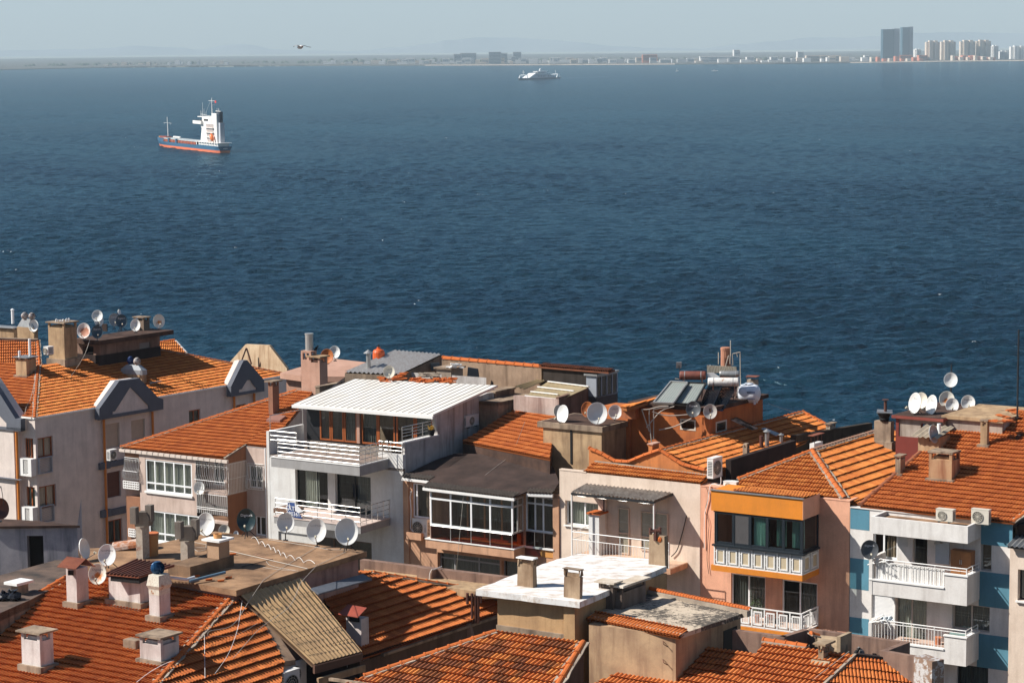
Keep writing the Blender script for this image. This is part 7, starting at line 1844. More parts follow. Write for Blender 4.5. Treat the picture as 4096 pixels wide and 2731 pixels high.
# ================================================================== nearest roofs
NA, NB = V((-E1.y, E1.x, 0)) , V((E2.y, -E2.x, 0))
if NA.y > 0: NA = -NA
PW = stucco('whitewashed_stack', (.66, .60, .56), (.3, .2, .17), .4, .5)
def build_front_left():
 N_ = atd(C2(640, 600), 88.0); zs = N_.z
 root = empty('apartment_house', N_ - V((0, 0, 16)), 'nearest house, orange tile roof with white chimneys around a flat screed roof', 'building', 'apartment buildings')
 # flat roof
 sp = [C2(640, 600), C2(2005, 190), B2(985, 1052), B2(420, 978), B1(2091, 1140), B1(1560, 1258), B1(820, 1292), C1(860, 330), C1(1290, 400), C1(1700, 470), C2(0, 490)]
 P = [atz(p, zs) for p in sp]
 m_ = MB(); m_.prism(P, V((0, 0, -.22))); fr = m_.build('flat_roof', CONC_FLAT, root)
 cen = sum(P, V((0, 0, 0))) / len(P)
 ins = lambda p, k=.35: V((p.x, p.y, zs - .2)) + (V((cen.x, cen.y, 0)) - V((p.x, p.y, 0))).normalized() * k
 wp = [ins(p) for p in P]
 m_ = MB(); m_.walls(wp, zs - 7); m_.build('wall', stucco('mauve_render', (.42, .27, .23), (.2, .12, .1), .5, .6), root)
 # face A (towards the viewer), face B (to the right)
 H = atd(C2(590, 690), 88.6); pA = eave_plane(H, H + E1, 12, V((.5, .8, 0)))
 G = on(C1(1640, 1568), pA); pB = plane3(H, G, H + E2)
 on_ = lambda R, x, y: on(R(x, y), pA)
 poly = [on_(C1, 1560, 1680), G + (G - H) * .1, H, on_(C2, -60, 560), on_(C1, 1130, 400), on_(C1, 700, 480), on_(C1, 60, 880), on_(C1, -250, 1080), on_(C1, -250, 1680)]
 hull = [on_(C1, -300, 1700), G + (G - H) * .12, H, on_(C1, 1800, 470), on_(C1, 700, 470), on_(C1, -300, 1090)]
 tiles_dir(root, hull, E1, TILE, tw=.31, tl=.385, step=.08, roll=.075)
 m_ = MB(); m_.poly(*[p - pA[1] * .06 for p in hull]); m_.build('roof_boards', BROWNFELT, root)
 ridge(root, G + (G - H) * .1, H, r=.13, L=.5); ridge(root, on_(C1, -250, 1050), on_(C1, 700, 480), r=.13, L=.5, lift=.06)
 hb = [H, on(C2(860, 880), pB), on(C2(1040, 1180), pB), on(C2(1135, 1360), pB), on(C2(1080, 1700), pB), G + (G - H) * .12]
 tiles_dir(root, hb, E2, TILE, tw=.31, tl=.42, step=.12, roll=.06)
 m_ = MB(); k = [H, on(C2(860, 880), pB), on(C2(1135, 1360), pB), on(C2(1250, 1345), pB), on(C2(1000, 980), pB), on(C2(820, 760), pB)]
 m_.prism([p + pB[1] * .1 * (1 if pB[1].z > 0 else -1) for p in k], V((0, 0, -.2))); m_.build('valley_mortar', stucco('valley_plaster', (.42, .28, .18), (.16, .1, .07), .6, .5), root)
 # chimneys on face A
 chimney(root, C1, 412, 1040, 1490, 218, 552, pA, slot=.26, cap=.075, over=.13, mat=PW, sink=.8, skirt=.32)
 chimney(root, C1, 1677, 1090, 1400, 1458, 1868, pA, slot=.24, cap=.075, over=.10, mat=PW, sink=.8, skirt=.2)
 chimney(root, C1, -60, 760, 960, -300, 82, pA, slot=.2, cap=.07, over=.1, mat=PW, sink=.5)
 c = chimney(root, C1, 795, 378, 810, 688, 918, pA, slot=.0, cap=0, mat=PW, sink=.8, skirt=.3, label='white chimney under a bent rusty sheet')
 d = on(C1(795, 810), pA).y; p = [atd(C1(*q), dd) for q, dd in (((595, 356), d - .25), ((788, 382), d - .45), ((898, 272), d + .9), ((700, 248), d + 1.0))]; p2 = [p[3], p[2], p[2] + V((.38, -.1, -.28)), p[3] + V((.38, -.1, -.28))]
 m_ = MB(); m_.prism(p, V((0, 0, .02))); m_.prism(p2, V((0, 0, .02))); m_.build('rusty_cap', RUST, c)
 m_ = MB(); q = [atd(C1(x, y), d - .02) for x, y in ((710, 440), (770, 440), (770, 392), (710, 388))]; m_.prism(q, V((0, -.02, 0))); m_.build('flue_slot', BLACK, c)
 # wide stack with ribbed rusty roof
 c = chimney(root, C1, 1460, 512, 815, 1135, 1562, pA, slot=0, cap=0, mat=PW, sink=.8, skirt=.3, label='wide white chimney under a ribbed rusty sheet')
 d = on(C1(1460, 815), pA).y; a = atd(C1(1112, 432), d + .25); b = atd(C1(1448, 496), d - .35); b.z = a.z; pl = eave_plane(a, b, 9); t = [a, b, on(C1(1822, 345), pl), on(C1(1440, 280), pl)]
 m_ = MB(); m_.prism(t, V((0, 0, -.03))); m_.build('rusty_sheet', RUST, c); m_ = MB(); seam(m_, *t, 9, .05, .07); m_.build('sheet_ribs', RUSTP, c)
 m_ = MB(); m_.box(atz0(a, a.z - .25) + V((.15, .0, 0)), (b - a) * .9, (t[3] - a) * .6, V((0, 0, .2))); m_.build('dark_opening', BLACK, c)
 # stack with flared cream hood and the blue turbine
 c = chimney(root, C1, 1664, 655, 955, 1557, 1778, pA, slot=0, cap=0, mat=PW, sink=.8, skirt=.3, label='white chimney with a flared cream metal hood')
 Pc, a_, b_, Hc = cb(C1, 1664, 655, 955, 1557, 1778, pA); hh = Pc.z; zT = atd(C1(1664, 450), Pc.y).z; zM = atd(C1(1664, 560), Pc.y).z
 def ringp(z, s):
  c0 = Pc + (a_ + b_) / 2; return [V((c0.x, c0.y, z)) + (a_ * i + b_ * j) * s for i, j in ((-.5, -.5), (.5, -.5), (.5, .5), (-.5, .5))]
 rg = [ringp(hh, 1.02), ringp(hh + (zM - hh) * .6, 1.02), ringp(zM, 1.22), ringp(zT, .98)]; m_ = MB()
 for r0, r1 in zip(rg, rg[1:]):
  for i in range(4): m_.poly(r0[i], r0[(i + 1) % 4], r1[(i + 1) % 4], r1[i])
 m_.poly(*rg[-1]); m_.build('metal_hood', rusty('cream_metal', (.62, .58, .48), (.35, .12, .03), .56, .64, 2.2), c)
 onion(c, C1, 1648, 366, 152, Pc.y + .5, plain('turbine_blue_gloss', (.015, .07, .16), .25, .3, .4))
 P_, a, b, H_ = cb(C1, 1415, 1130, 1240, 1285, 1500, pA); m_ = MB(); m_.prism([P_, P_ + a, P_ + a + b, P_ + b], V((0, 0, -.4))); m_.build('stone_lid', CONC, root)
 # things on the flat roof
 def twinhead(R, x0, x1, yh, yb, xl, xr, label):
  """concrete flue with a forked head"""
  base = atz(R((xl + xr) / 2, yb), zs); d = base.y
  c = MB(); k = K * d / FPX; w = (xr - xl) * k; zt = atd(R(xl, yh + 260), d).z
  c.box(base - V((w * .5, 0, 0)), V((w * .55, -.12, 0)), V((w * .42, .4, 0)), V((0, 0, zt - zs)))
  o = c.build('forked_flue', rusty('streaked_flue', (.42, .36, .29), (.22, .06, .02), .55, .7, 1.5), root, label=label)
  h = MB(); zc = atd(R(xl, yh + 140), d).z
  mid = V((base.x, base.y + .1, 0)); wl = (x1 - x0) * k
  h.prism([mid + V((-w * .55, -.1, zt)), mid + V((w * .5, -.1, zt)), mid + V((w * .62, -.1, zc - .15)), mid + V((w * .35, -.1, zc + .12)), mid + V((-w * .35, -.1, zc + .12)), mid + V((-w * .62, -.1, zc - .15))], V((.12, .36, 0)))
  for s in (-1, 1):
   q = mid + V((s * wl * .36, s * .22 - .12, 0)); z0_, z1_ = zc - .28, zc + .38
   h.box(q + V((-.14, -.12, z0_)), V((.24, -.08, 0)), V((.1, .26, 0)), V((0, 0, z1_ - z0_)))
  h.build('flue_head', stucco('flue_grey', (.22, .19, .16), (.08, .06, .05), .5, .5), o)
  return o
 twinhead(B1, 1365, 1565, 800, 1395, 1425, 1560, 'forked flue with rust streaks nearest the pink house')
 f2 = twinhead(B2, 28, 240, 822, 1345, 60, 205, 'forked flue beside the small brick chimney')
 # kerb box and brick chimney
 kb = atz(B2(160, 1462), zs); P_, a, b, H_ = cb(B2, 165, 1375, 1465, -10, 615, kb.y); m_ = MB(); P_ = V((kb.x, kb.y, zs + .42)); m_.box(P_ + dn(.42), E1 * 1.1, E2 * ext(P_, E2, B2(615, 1300)), V((0, 0, .42))); m_.build('roof_kerb', stucco('kerb', (.24, .15, .09), (.06, .04, .03), .6, .3), root)
 c = chimney(root, B2, 455, 1068, 1295, 330, 566, atz(B2(455, 1300), zs + .3).y, slot=0, cap=.09, over=.14, mat=stucco('block_tan', (.46, .30, .19), (.25, .14, .08), .4, .2), capmat=WHITE, sink=.4)
 t = atd(B2(447, 1030), atz(B2(455, 1300), zs + .3).y + .4); m_ = MB(); m_.lathe(t - V((0, 0, .06)), V((0, 0, 1)), [(0, .17), (.16, .17), (.16, .13), (.05, .12)], 16); m_.build('flue_ring', plain('clay_ring', (.55, .26, .09), .8), c)
 # bucket, bent sheet, pipes
 b0 = atz(B1(1592, 1358), zs); bk = empty('bucket', b0, 'orange plastic drum beside the rust-streaked forked flue', 'drum'); m_ = MB(); m_.lathe(b0, V((0, 0, 1)), [(0, .24), (.85, .27), (.86, .25)], 16); m_.build('drum_body', plain('drum_tan', (.45, .22, .08), .6), bk)
 m_ = MB(); m_.lathe(b0 + V((0, 0, .87)), V((0, 0, 1)), [(0, .3), (.05, .28)], 16); m_.build('lid', plain('drum_lid', (.55, .16, .05), .6), bk)
 c0 = atz(B1(1180, 1300), zs); m_ = MB(); c1 = c0 + V((1.5, .2, .18)); pts = []
 for j, e in enumerate((c0, c1)):
  pts.append([e + V((0, .35 * math.cos(t), .3 * math.sin(t))) for t in [math.pi * k / 8 for k in range(9)]])
 for i in range(8): m_.poly(pts[0][i], pts[0][i + 1], pts[1][i + 1], pts[1][i])
 m_.build('bent_sheet', rusty('pink_sheet', (.6, .48, .4), (.4, .14, .05), .5, .6, 1.6), None, label='curved pinkish metal sheet lying behind the lettered dish', cat='metal sheet')
 m_ = MB(); m_.tube([atz(B2(150, 1500), zs + .12), atz(B2(525, 1405), zs + .25)], .06, 8); m_.build('blue_pipe', plain('pipe_blue', (.12, .2, .27), .5), None, label='blue-grey pipe lying at the front of the flat roof', cat='pipe')
 m_ = MB(); m_.tube([atz(C2(-170, 455), zs + .2), atz(C2(0, 470), zs + .2), atz(C2(120, 485), zs + .15), atz(C2(200, 460), zs + .15)], .06, 8); m_.build('white_pipe', PVC, None, label='white pipe beside the blue-grey one on the flat roof', cat='pipe')
 for i, (x, y) in enumerate(((605, 1215), (355, 1480), (480, 1492), (560, 1460), (225, 1440))):
  p = atz(B2(x, y), zs + .04); m_ = MB(); m_.bar(p - V((.12, .03, 0)), p + V((.13, -.02, .02)), .13, .05); m_.build('tile_shard', RIDGE, None, label=('broken orange tile by the brick chimney base', 'left broken tile at the front edge of the flat roof', 'middle broken tile at the front edge of the flat roof', 'smallest broken tile at the front edge of the flat roof', 'broken tile beside the dark kerb')[i], cat='tile shard', group='broken tiles on the flat roof')
 zc = zs + .03; Z = lambda *ps: smooth_path([atz(B2(*p), zc) for p in ps])
 coil = []
 cp = [(800, 1050), (880, 1110), (945, 1140), (1005, 1170), (1055, 1200), (1105, 1228), (1165, 1258), (1255, 1280), (1345, 1305), (1480, 1335)]
 for i in range(len(cp) - 1):
  a_, b_ = atz(B2(*cp[i]), zc), atz(B2(*cp[i + 1]), zc)
  for k in range(8): t = k / 8; q = a_.lerp(b_, t); q.z += .16 * math.sin(math.pi * t); coil.append(q)
 cable(coil, 'white coiled lead looping across the flat screed roof', .014, WHITE)
 cable(Z((570, 1182), (1000, 1280), (1385, 1368)), 'straight pale pipe lying across the flat screed roof', .022, CABLE)
 cable(Z((975, 1062), (1400, 1130), (1600, 1165), (1830, 1172)), 'pale lead along the far edge of the flat screed roof', .014)
 cable(Z((835, 1220), (1020, 1268)), 'short brown rod on the flat screed roof', .02, plain('rod_brown', (.3, .16, .1), .7)); cable(Z((700, 1345), (1020, 1268)), 'dark rod meeting the brown one on the flat roof', .02, BCABLE)
 cable(Z((955, 1290), (990, 1330), (1100, 1360), (1260, 1385)), 'pale looped lead near the front edge of the flat roof', .012); cable(Z((920, 1355), (1100, 1378), (1290, 1392)), 'thin pale lead nearest the front edge of the flat roof', .011)
 cable(Z((190, 1090), (325, 1115)) + Z((325, 1150), (205, 1150), (240, 1185), (325, 1165)), 'tangled pale lead between forked flue and brick chimney', .014)
 e = atz(B2(875, 1555), zs); f = on(C2(360, 1110), pB)
 cable(Z((1470, 1150), (1100, 1370), (920, 1490)) + smooth_path([e, atd(C2(780, 700), 88.2), atd(C2(600, 960), 86.5), f + V((0, 0, .3)), f]), 'long pale lead crossing the flat roof and dropping over the tiles', .014)
 cable(Z((1790, 1190), (1480, 1335)) + smooth_path([atd(C2(1310, 520), 88), atd(C2(1200, 760), 87.2), atd(C2(960, 940), 86.5), atd(C2(840, 1040), 86), atd(C2(620, 1290), 85), atd(C2(330, 1568), 84)]), 'white lead running down beside the yellowed sheet', .014)
 cable(smooth_path([on(C2(*p), pB) + V((0, 0, .35)) for p in ((712, 740), (690, 900), (650, 1120), (560, 1360), (420, 1568))]), 'white lead hanging over the shaded tiles', .012, WHITE)
 cable([on(C2(310, 1150), pB) + V((0, 0, .3)), on(C2(316, 1600), pB) + V((0, 0, .3))], 'upright white lead over the shaded tiles', .012, WHITE)
 cable(smooth_path([on(C2(*p), pB) + V((0, 0, .3)) for p in ((130, 1175), (310, 1158), (560, 1158), (700, 1120), (870, 1020))]), 'thin lead sagging from the hip tiles', .011)
 cable(smooth_path([on(C1(*p), pA) + V((0, 0, .15)) for p in ((420, 710), (300, 760), (160, 850), (150, 910), (90, 940))]), 'white lead crossing the tiles left of the rusty-capped chimney', .014, WHITE)
 cable(smooth_path([on(C1(*p), pA) + V((0, 0, .15)) for p in ((1820, 1370), (1700, 1420), (1560, 1500), (1430, 1600))]), 'white lead at the foot of the lower right chimney', .016, WHITE)
 # dishes
 dz = lambda R, x, y: atz(R(x, y), zs).y
 dish(C1, 886, 163, 96, 220, dz(C1, 900, 290), 'white satellite dish seen nearly edge-on above the rusty chimney cap', DW, None, yaw=62, foot=285, face=1)
 dish(C1, 1118, 229, 180, 224, dz(C1, 1120, 380), 'white lettered satellite dish standing left on the flat screed roof', DW, 'GoldMaster', INK_G, yaw=-12, foot=380, base='tripod', tsize=.12, sub='HD : O 400')
 dish(C1, 1018, 427, 182, 216, dz(C1, 1120, 380) - 1.0, 'white satellite dish with orange stains beside the ribbed rusty sheet', DP, 'Digiturk', INK_G, yaw=-10, foot=560, base='none')
 dish(B2, 320, 902, 172, 240, dz(B2, 330, 1022), 'white lettered satellite dish behind the forked flue of the flat roof', DW, 'Next & Next', INK_P, yaw=-20, foot=1020, tsize=.1)
 dish(B2, 515, 968, 116, 118, dz(B2, 515, 1000) + 3, 'small white satellite dish half sunk behind the brick chimney', DC, 'Next', INK_P, yaw=-5, foot=1060)
 dish(B2, 638, 1003, 42, 56, dz(B2, 638, 1010) + 3, 'tiniest white satellite dish behind the flat screed roof', DW, None, yaw=0, foot=1060, arm=0)
 dish(B2, 745, 860, 192, 238, dz(B2, 770, 1050), 'glossy bottle-green satellite dish on a tripod', DK, 'Digiturk', INK_W, yaw=-8, foot=1050, base='tripod')
 dish(B2, 1158, 888, 182, 206, dz(B2, 1170, 1080), 'white satellite dish in front of the sale banner balcony', DW, 'Next & Next', INK_P, yaw=6, foot=1080, tsize=.1)
 dish(B2, 1478, 968, 206, 246, dz(B2, 1500, 1150), 'white lettered satellite dish second from the right on the flat screed roof', DW, 'GoldMaster', INK_P, yaw=-4, foot=1150, tsize=.11)
 dish(B2, 1795, 982, 240, 282, dz(B2, 1810, 1195), 'largest white satellite dish, rightmost on the flat screed roof', DW, None, yaw=6, foot=1190, base='tripod')
 # yellowed ribbed plastic sheet running down from the flat roof
 A = atd(C2(680, 640), 88.3); B = atz(C2(1330, 462), A.z); Cc = atz(C2(1452, 1368), A.z - 2.3); pl = plane3(A, B, Cc); D = on(C2(1955, 1234), pl)
 m_ = MB(); corr(m_, Cc, D, B, A, .2, .04); ys = m_.build('ribbed_sheet', plain('aged_plastic', (.52, .33, .16), .55, 0, .7, 1.5, (.18, .11, .06)), root)
 m_ = MB(); n_ = pl[1] if pl[1].z > 0 else -pl[1]; m_.prism([p - n_ * .12 for p in (A, B, D, Cc)], -n_ * .05); m_.build('sheet_boards', plain('batten_wood', (.2, .12, .07), .8), ys)
 m_ = MB()
 for t in (.2, .36, .52, .68, .84):
  for k in range(14): p = A.lerp(Cc, t).lerp(B.lerp(D, t), k / 14 + .03) + n_ * .05; m_.box(p, V((.04, 0, 0)), V((0, .04, 0)), V((0, 0, .03)))
 m_.build('fixings', DARKM, ys)
 m_ = MB(); m_.bar(Cc + V((0, -.05, -.2)), D + V((0, -.05, -.2)), .1, .3); m_.build('edge_beam', plain('beam_brown', (.12, .06, .04), .7), root)
 m_ = MB(); m_.bar(Cc + V((.15, -.25, -.6)), D + V((.1, -.2, -.6)), .1, .25); m_.build('lower_beam', CONC_TAN, root)
 m_ = MB(); m_.box(Cc + V((-.2, .1, -3.6)), D - Cc, V((-1.6, 2.2, 0)), V((0, 0, 2.6))); m_.build('store_wall', BITUMEN, root)
 m_ = MB(); q = [atd(C2(x, y), Cc.y - .4) for x, y in ((1260, 1568), (1580, 1440), (1480, 1400), (1370, 1470))]
 # condensers under it
 ac(C2, 1150, 1385, 1640, 1125, 1372, Cc.y - .3, 'rear one of two white air conditioners below the yellowed sheet', 'R')
 ac(C2, 1142, 1462, 1760, 1085, 1302, Cc.y - 1.3, 'front one of two white air conditioners below the yellowed sheet', 'R')
 # flashing under the mauve wall, and slit
 return root, zs, pA, pB, H, P, (A, B, Cc, D)
FLR, FZS, FPA, FPB, FH, FP_, FSH = build_front_left()
def build_mid_roof():
 P0 = atd(C3(320, 440), 96.6); pl = eave_plane(P0, P0 + E2, -25, NB)
 root = empty('apartment_house', P0 - V((0, 0, 10)), 'house with the half-shaded tile roof right of the yellowed sheet', 'building', 'apartment buildings')
 o = lambda R, x, y: on(R(x, y), pl)
 poly = [o(C3, 120, 1320), o(C3, 340, 1240), o(C3, 1540, 842), o(C3, 1560, 640), o(C3, 1310, 600), o(C3, 320, 440), o(C2, 1960, 400), o(C2, 1200, 560), o(C2, 1500, 900)]
 hull = [o(C3, 100, 1315), o(C3, 1545, 842), o(C3, 1560, 640), o(C3, 320, 440), o(C2, 1950, 395), o(C2, 1450, 560)]
 tiles_dir(root, hull, E2, TILE, tw=.31, tl=.43, step=.12, roll=.06)
 m_ = MB(); m_.poly(*[p - pl[1] * .06 for p in hull]); m_.build('roof_boards', BROWNFELT, root)
 ridge(root, o(C3, 240, 425), o(C3, 1330, 602), r=.11, L=.45)
 m_ = MB(); m_.bar(o(C3, 340, 1245) + V((0, 0, -.1)), o(C3, 1540, 845) + V((0, 0, -.1)), .16, .1); m_.build('gutter', CONC, root)
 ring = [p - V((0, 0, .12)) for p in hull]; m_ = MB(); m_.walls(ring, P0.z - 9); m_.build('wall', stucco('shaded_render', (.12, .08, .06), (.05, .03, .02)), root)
 # slanted rusty cap chimney
 c = chimney(root, C2, 1945, 900, 1215, 1788, 2025, pl, slot=0, cap=0, mat=PW, sink=.8, label='white chimney with a slanted red sheet cap')
 d = on(C2(1945, 1215), pl).y; p = [atd(C2(*q), dd) for q, dd in (((1705, 850), d + .1), ((1912, 885), d - .35), ((2005, 785), d + .6), ((1808, 750), d + .9))]; m_ = MB(); m_.prism(p, V((0, 0, .025))); m_.build('red_cap', plain('cap_red', (.33, .07, .04), .6, 0, .4), c)
 m_ = MB(); q = [atd(C2(x, y), d + .02) for x, y in ((1820, 920), (1930, 930), (1930, 880), (1820, 870))]; m_.prism(q, V((0, -.03, 0))); m_.build('flue_slot', BLACK, c)
 # membrane apron below the mauve wall
 m_ = MB(); q = [atd(C2(x, y), dd) for x, y, dd in ((1420, 575, 90.5), (1500, 632, 90), (2060, 478, 94), (1965, 425, 94.3))]; m_.prism(q, V((0, 0, -.06))); m_.build('membrane_apron', plain('membrane_blue', (.12, .13, .15), .6, 0, .5), root)
 # brown twin flues with T heads on a concrete foot
 d = on(C3(1280, 930), pl).y; fl = empty('flue_cluster', atd(C3(1280, 960), d), 'cluster of rusty brown flue pipes with T-shaped heads', 'flue pipes'); m_ = MB()
 for x, y0 in ((1275, 630), (1310, 640), (1338, 660)): a = atd(C3(x, y0), d); m_.tube([V((a.x, a.y, atd(C3(x, 940), d).z)), a], .06, 8)
 m_.build('pipes', RUSTP, fl); m_ = MB()
 for x, y0, y1 in ((1228, 625, 740), (1365, 635, 730)): m_.tube([atd(C3(x, y0), d), atd(C3(x, y1), d)], .06, 8)
 m_.tube([atd(C3(1228, 665), d), atd(C3(1300, 672), d)], .05, 8); m_.tube([atd(C3(1320, 690), d), atd(C3(1365, 690), d)], .05, 8); m_.build('tee_heads', RUSTP, fl)
 m_ = MB(); q = [atd(C3(x, y), d - .3) for x, y in ((1080, 1125), (1100, 1165), (1280, 1110), (1255, 950), (1215, 950), (1210, 1030))]; m_.prism(q, V((.1, .5, 0))); m_.build('concrete_foot', stucco('foot_grey', (.28, .2, .16), (.1, .07, .06)), fl)
 # walled strip behind
 z = atd(C3(145, 375), 101).z; t = empty('terrace_wall', atd(C3(800, 450), 98), 'long brown parapet wall with a screed strip before the street houses', 'parapet wall')
 a, b = atz(C3(145, 372), z), atz(C3(1680, 560), z); F = Fr(a, b); h = F.uz(C3(145, 285))[1]
 m_ = MB(); F.box(m_, -.2, F.L + 1, z - 6, h, -.3, 0); m_.build('parapet', stucco('parapet_brown', (.27, .17, .125), (.1, .06, .05), .5, .8), t)
 m_ = MB(); q = [a, b] + [atz(C3(x, y), z) for x, y in ((1660, 610), (1310, 612), (330, 452), (150, 430))]; m_.prism([p + V((0, 0, 0)) for p in q], V((0, 0, -.3))); m_.build('screed_strip', CONC_TAN, t)
 u0, u1 = F.uz(C3(745, 380))[0], F.uz(C3(905, 400))[0]; m_ = MB(); F.box(m_, u0, u1, z, h + .06, 0, .35); m_.build('buttress', stucco('parapet_brown', (.27, .17, .125)), t)
 m_ = MB(); F.box(m_, u0 + .9, u1 + .15, h + .07, h + .11, -.2, .45); m_.build('white_plate', WHITE, t)
 cable(smooth_path([F.P(C3(*p), .4) for p in ((860, 375), (835, 420), (828, 520))]), 'white hose arching over the brown parapet', .025, WHITE)
 return root, pl
MR, MPL = build_mid_roof()
print('slopes A,B', math.degrees(math.acos(abs(FPA[1].z))), math.degrees(math.acos(abs(FPB[1].z))))
# ================================================================== whitewashed terrace house and grey terrace block
def jag(pts, n=7, j=.05):
 out = []
 for i in range(len(pts)):
  a, b = pts[i], pts[(i + 1) % len(pts)]
  for k in range(n): p = a.lerp(b, k / n); out.append(p + V((random.uniform(-j, j), random.uniform(-j, j), 0)) if k else p)
 return out
def build_white_terrace():
 c = atd(C4(570, 720), 85); z = c.z
 root = empty('terrace_house', c - V((0, 0, 8)), 'tan house under a whitewashed flat roof with crumbling edges', 'building', 'apartment buildings')
 P = [atz(p, z) for p in (C3(1315, 590), C4(570, 722), C4(1480, 345), C4(1465, 285), C4(560, 215), C4(380, 262), C4(120, 350))]
 m_ = MB(); m_.prism(jag(P), V((0, 0, -.22)));
 top, nt, b_ = nodes('whitewash'); co = coords(nt); c1 = mixc(nt, ramp(nt, noise(nt, co, 1.6, 8, .72, (1, 2.2, 1)), [(.47, 0), (.62, .75)]), (.68, .66, .63), (.40, .30, .22))
 nt.links.new(c1, b_.inputs['Base Color']); b_.inputs['Roughness'].default_value = .9; m_.build('flat_roof', top, root)
 TR = stucco('ochre_tan_render', (.50, .31, .155), (.22, .12, .07), .35, .35)
 B, a, b, H = cb(C4, 535, 745, 1170, -290, 1484, c.y + .45)
 m_ = MB(); m_.box(B + dn(H + 3), a, b, V((0, 0, H + 3 - .02))); m_.build('wall', TR, root)
 F = Fr(B + a, B); r = F.rect(C4(425, 860), C4(533, 1200)); m_ = MB(); F.box(m_, r[0], F.L + .02, B.z - H - 2, B.z - .03, 0, .14); m_.build('pilaster', TR, root)
 m_ = MB(); F.box(m_, 0, r[0], B.z - H - .1, B.z - H + .35, 0, .1); m_.build('plinth', CONC, root)
 RS = stucco('raw_stack', (.40, .29, .19), (.16, .09, .05), .6, .8)
 for R, nx, yt, yb, lx, rx, kw in ((C3, 1912, 268, 572, 1748, 1952, dict(capmat=WHITE)), (C4, 570, 385, 690, 400, 604, dict(cap=.03, capmat=CONC)), (C4, 1464, 25, 345, 1294, 1497, dict(cap=0, slot=0))):
  g = atz(R(nx, yb), z).y; c_ = chimney(root, R, nx, yt, yb, lx, rx, g, slot=kw.get('slot', .26), cap=kw.get('cap', .05), over=.03, mat=RS, capmat=kw.get('capmat'), sink=.1)
  for v_ in c_.data.vertices: v_.co += V((random.uniform(-.03, .03), random.uniform(-.02, .02), random.uniform(-.05, .05)))
 d = atz(C4(1464, 345), z).y + .2; m_ = MB(); L = lambda *p: atd(B4(*p), d)
 m_.tube([L(1365, 945), L(1365, 840)], .08, 8); m_.tube([L(1300, 845), L(1425, 840)], .07, 8); m_.tube([L(1312, 880), L(1312, 808)], .06, 8); m_.tube([L(1412, 875), L(1412, 805)], .06, 8); m_.build('tee_flue', RUSTP, c_)
 m_ = MB(); m_.lathe(L(1408, 950), V((.3, -.3, .9)), [(0, .1), (.12, .12), (.2, .08)], 7); m_.build('brick_lump', RIDGE, c_)
 # vent boxes on the side
 for nx, yt, yb, lx, rx, ov, nm in ((918, 512, 800, 770, 975, .12, 'small'), (1012, 545, 800, 935, 1262, .15, 'long')):
  g = HZ_D(C4(nx, yb)); chimney(root, C4, nx, yt, yb, lx, rx, g, slot=.22, cap=.07, over=ov, mat=stucco('grey_vent', (.22, .17, .14), (.07, .05, .04), .5, .6), capmat=stucco('lichen_slab', (.4, .3, .2), (.75, .7, .62), .8, 0), sink=.3)
 return root, z, P
HZ5 = 44.3
def HZ_D(p): return atz(p, HZ5).y
def build_grey_block():
 z = HZ5; P = [atz(p, z) for p in (C4(670, 862), C4(1640, 1052), C4(1705, 1030), C5(745, 828), C4(2091, 790), C4(1265, 612), C4(700, 640))]
 root = empty('terrace_house', P[0] - V((0, 0, 8)), 'tan block with a blackened flat roof edged by tiles on the front', 'building', 'apartment buildings')
 top = stucco('blotched_screed', (.50, .42, .32), (.04, .035, .03), .2, 0)
 nt = top.node_tree; b = nt.nodes['Principled BSDF']; co = coords(nt); f1 = noise(nt, co, .5, 3, .5); f2 = noise(nt, co, 5, 6, .75, (1, 1.8, 1))
 ad = N(nt, 'Math', operation='ADD'); nt.links.new(f1, ad.inputs[0]); nt.links.new(f2, ad.inputs[1])
 nt.links.new(mixc(nt, ramp(nt, ad.outputs[0], [(1.0, 0), (1.1, .95)]) if False else ramp(nt, ad.outputs[0], [(.98, 0.0), (1.0, 0.9)]), (.50, .41, .31), (.045, .04, .036)), b.inputs['Base Color'])
 m_ = MB(); m_.prism(jag(P, 5, .03), V((0, 0, -.16))); m_.build('flat_roof', top, root)
 B, a, b_, H = cb(C4, 1577, 1075, 1568, 668, 2255, P[1].y + .25); B.z = z - .1
 m_ = MB(); m_.box(B + dn(7), a, b_, V((0, 0, 6.95))); m_.build('wall', stucco('mottled_tan', (.50, .34, .20), (.24, .14, .09), .6, .6), root)
 F = Fr(P[0], P[1]); e0, e1 = F.pt(0, z - .14, .16), F.pt(F.L, z - .14, .16); q = [e0, e1, F.pt(F.L, z + .05, -.36), F.pt(0, z + .05, -.36)]
 tiles(root, q, (0, 1), TILE, tl=.5, base=.04)
 g0, g1 = atz(C4(1262, 598), z + .1), atz(C5(775, 818), z + .1); F2 = Fr(g0, g1); q = [F2.pt(0, z + .16, .12), F2.pt(F2.L, z + .16, .12), F2.pt(F2.L, z + .02, -.2), F2.pt(0, z + .02, -.2)]
 m_ = MB(); F2.box(m_, 0, F2.L, z - .1, z + .13, -.06, .12); m_.build('kerb', MORTAR, root); ridge(root, F2.pt(0, z + .12, -.08), F2.pt(F2.L, z + .12, -.08), r=.1, L=.14, mortar=False)
 Fw = Fr(B + a, B);
 for y in (1150, 1340):
  p = Fw.P(C4(1475, y), .02); m_ = MB(); m_.tube([p - Fw.u * .12 + V((0, 0, .06)), p + Fw.n * .18, p + Fw.u * .1 - V((0, 0, .1)) + Fw.n * .08], .015, 5); m_.build('iron_hook', RUSTP, root)
 # dark opening on the shaded side
 Fs = Fr(B, B + b_); r = Fs.rect(C5(510, 1080), C5(650, 1180), .02); m_ = MB(); Fs.box(m_, r[0], r[1], r[2] - .3, r[3] + .2, .0, .02); m_.build('dark_opening', BLACK, root)
 return root
WT, WTZ, WTP = build_white_terrace()
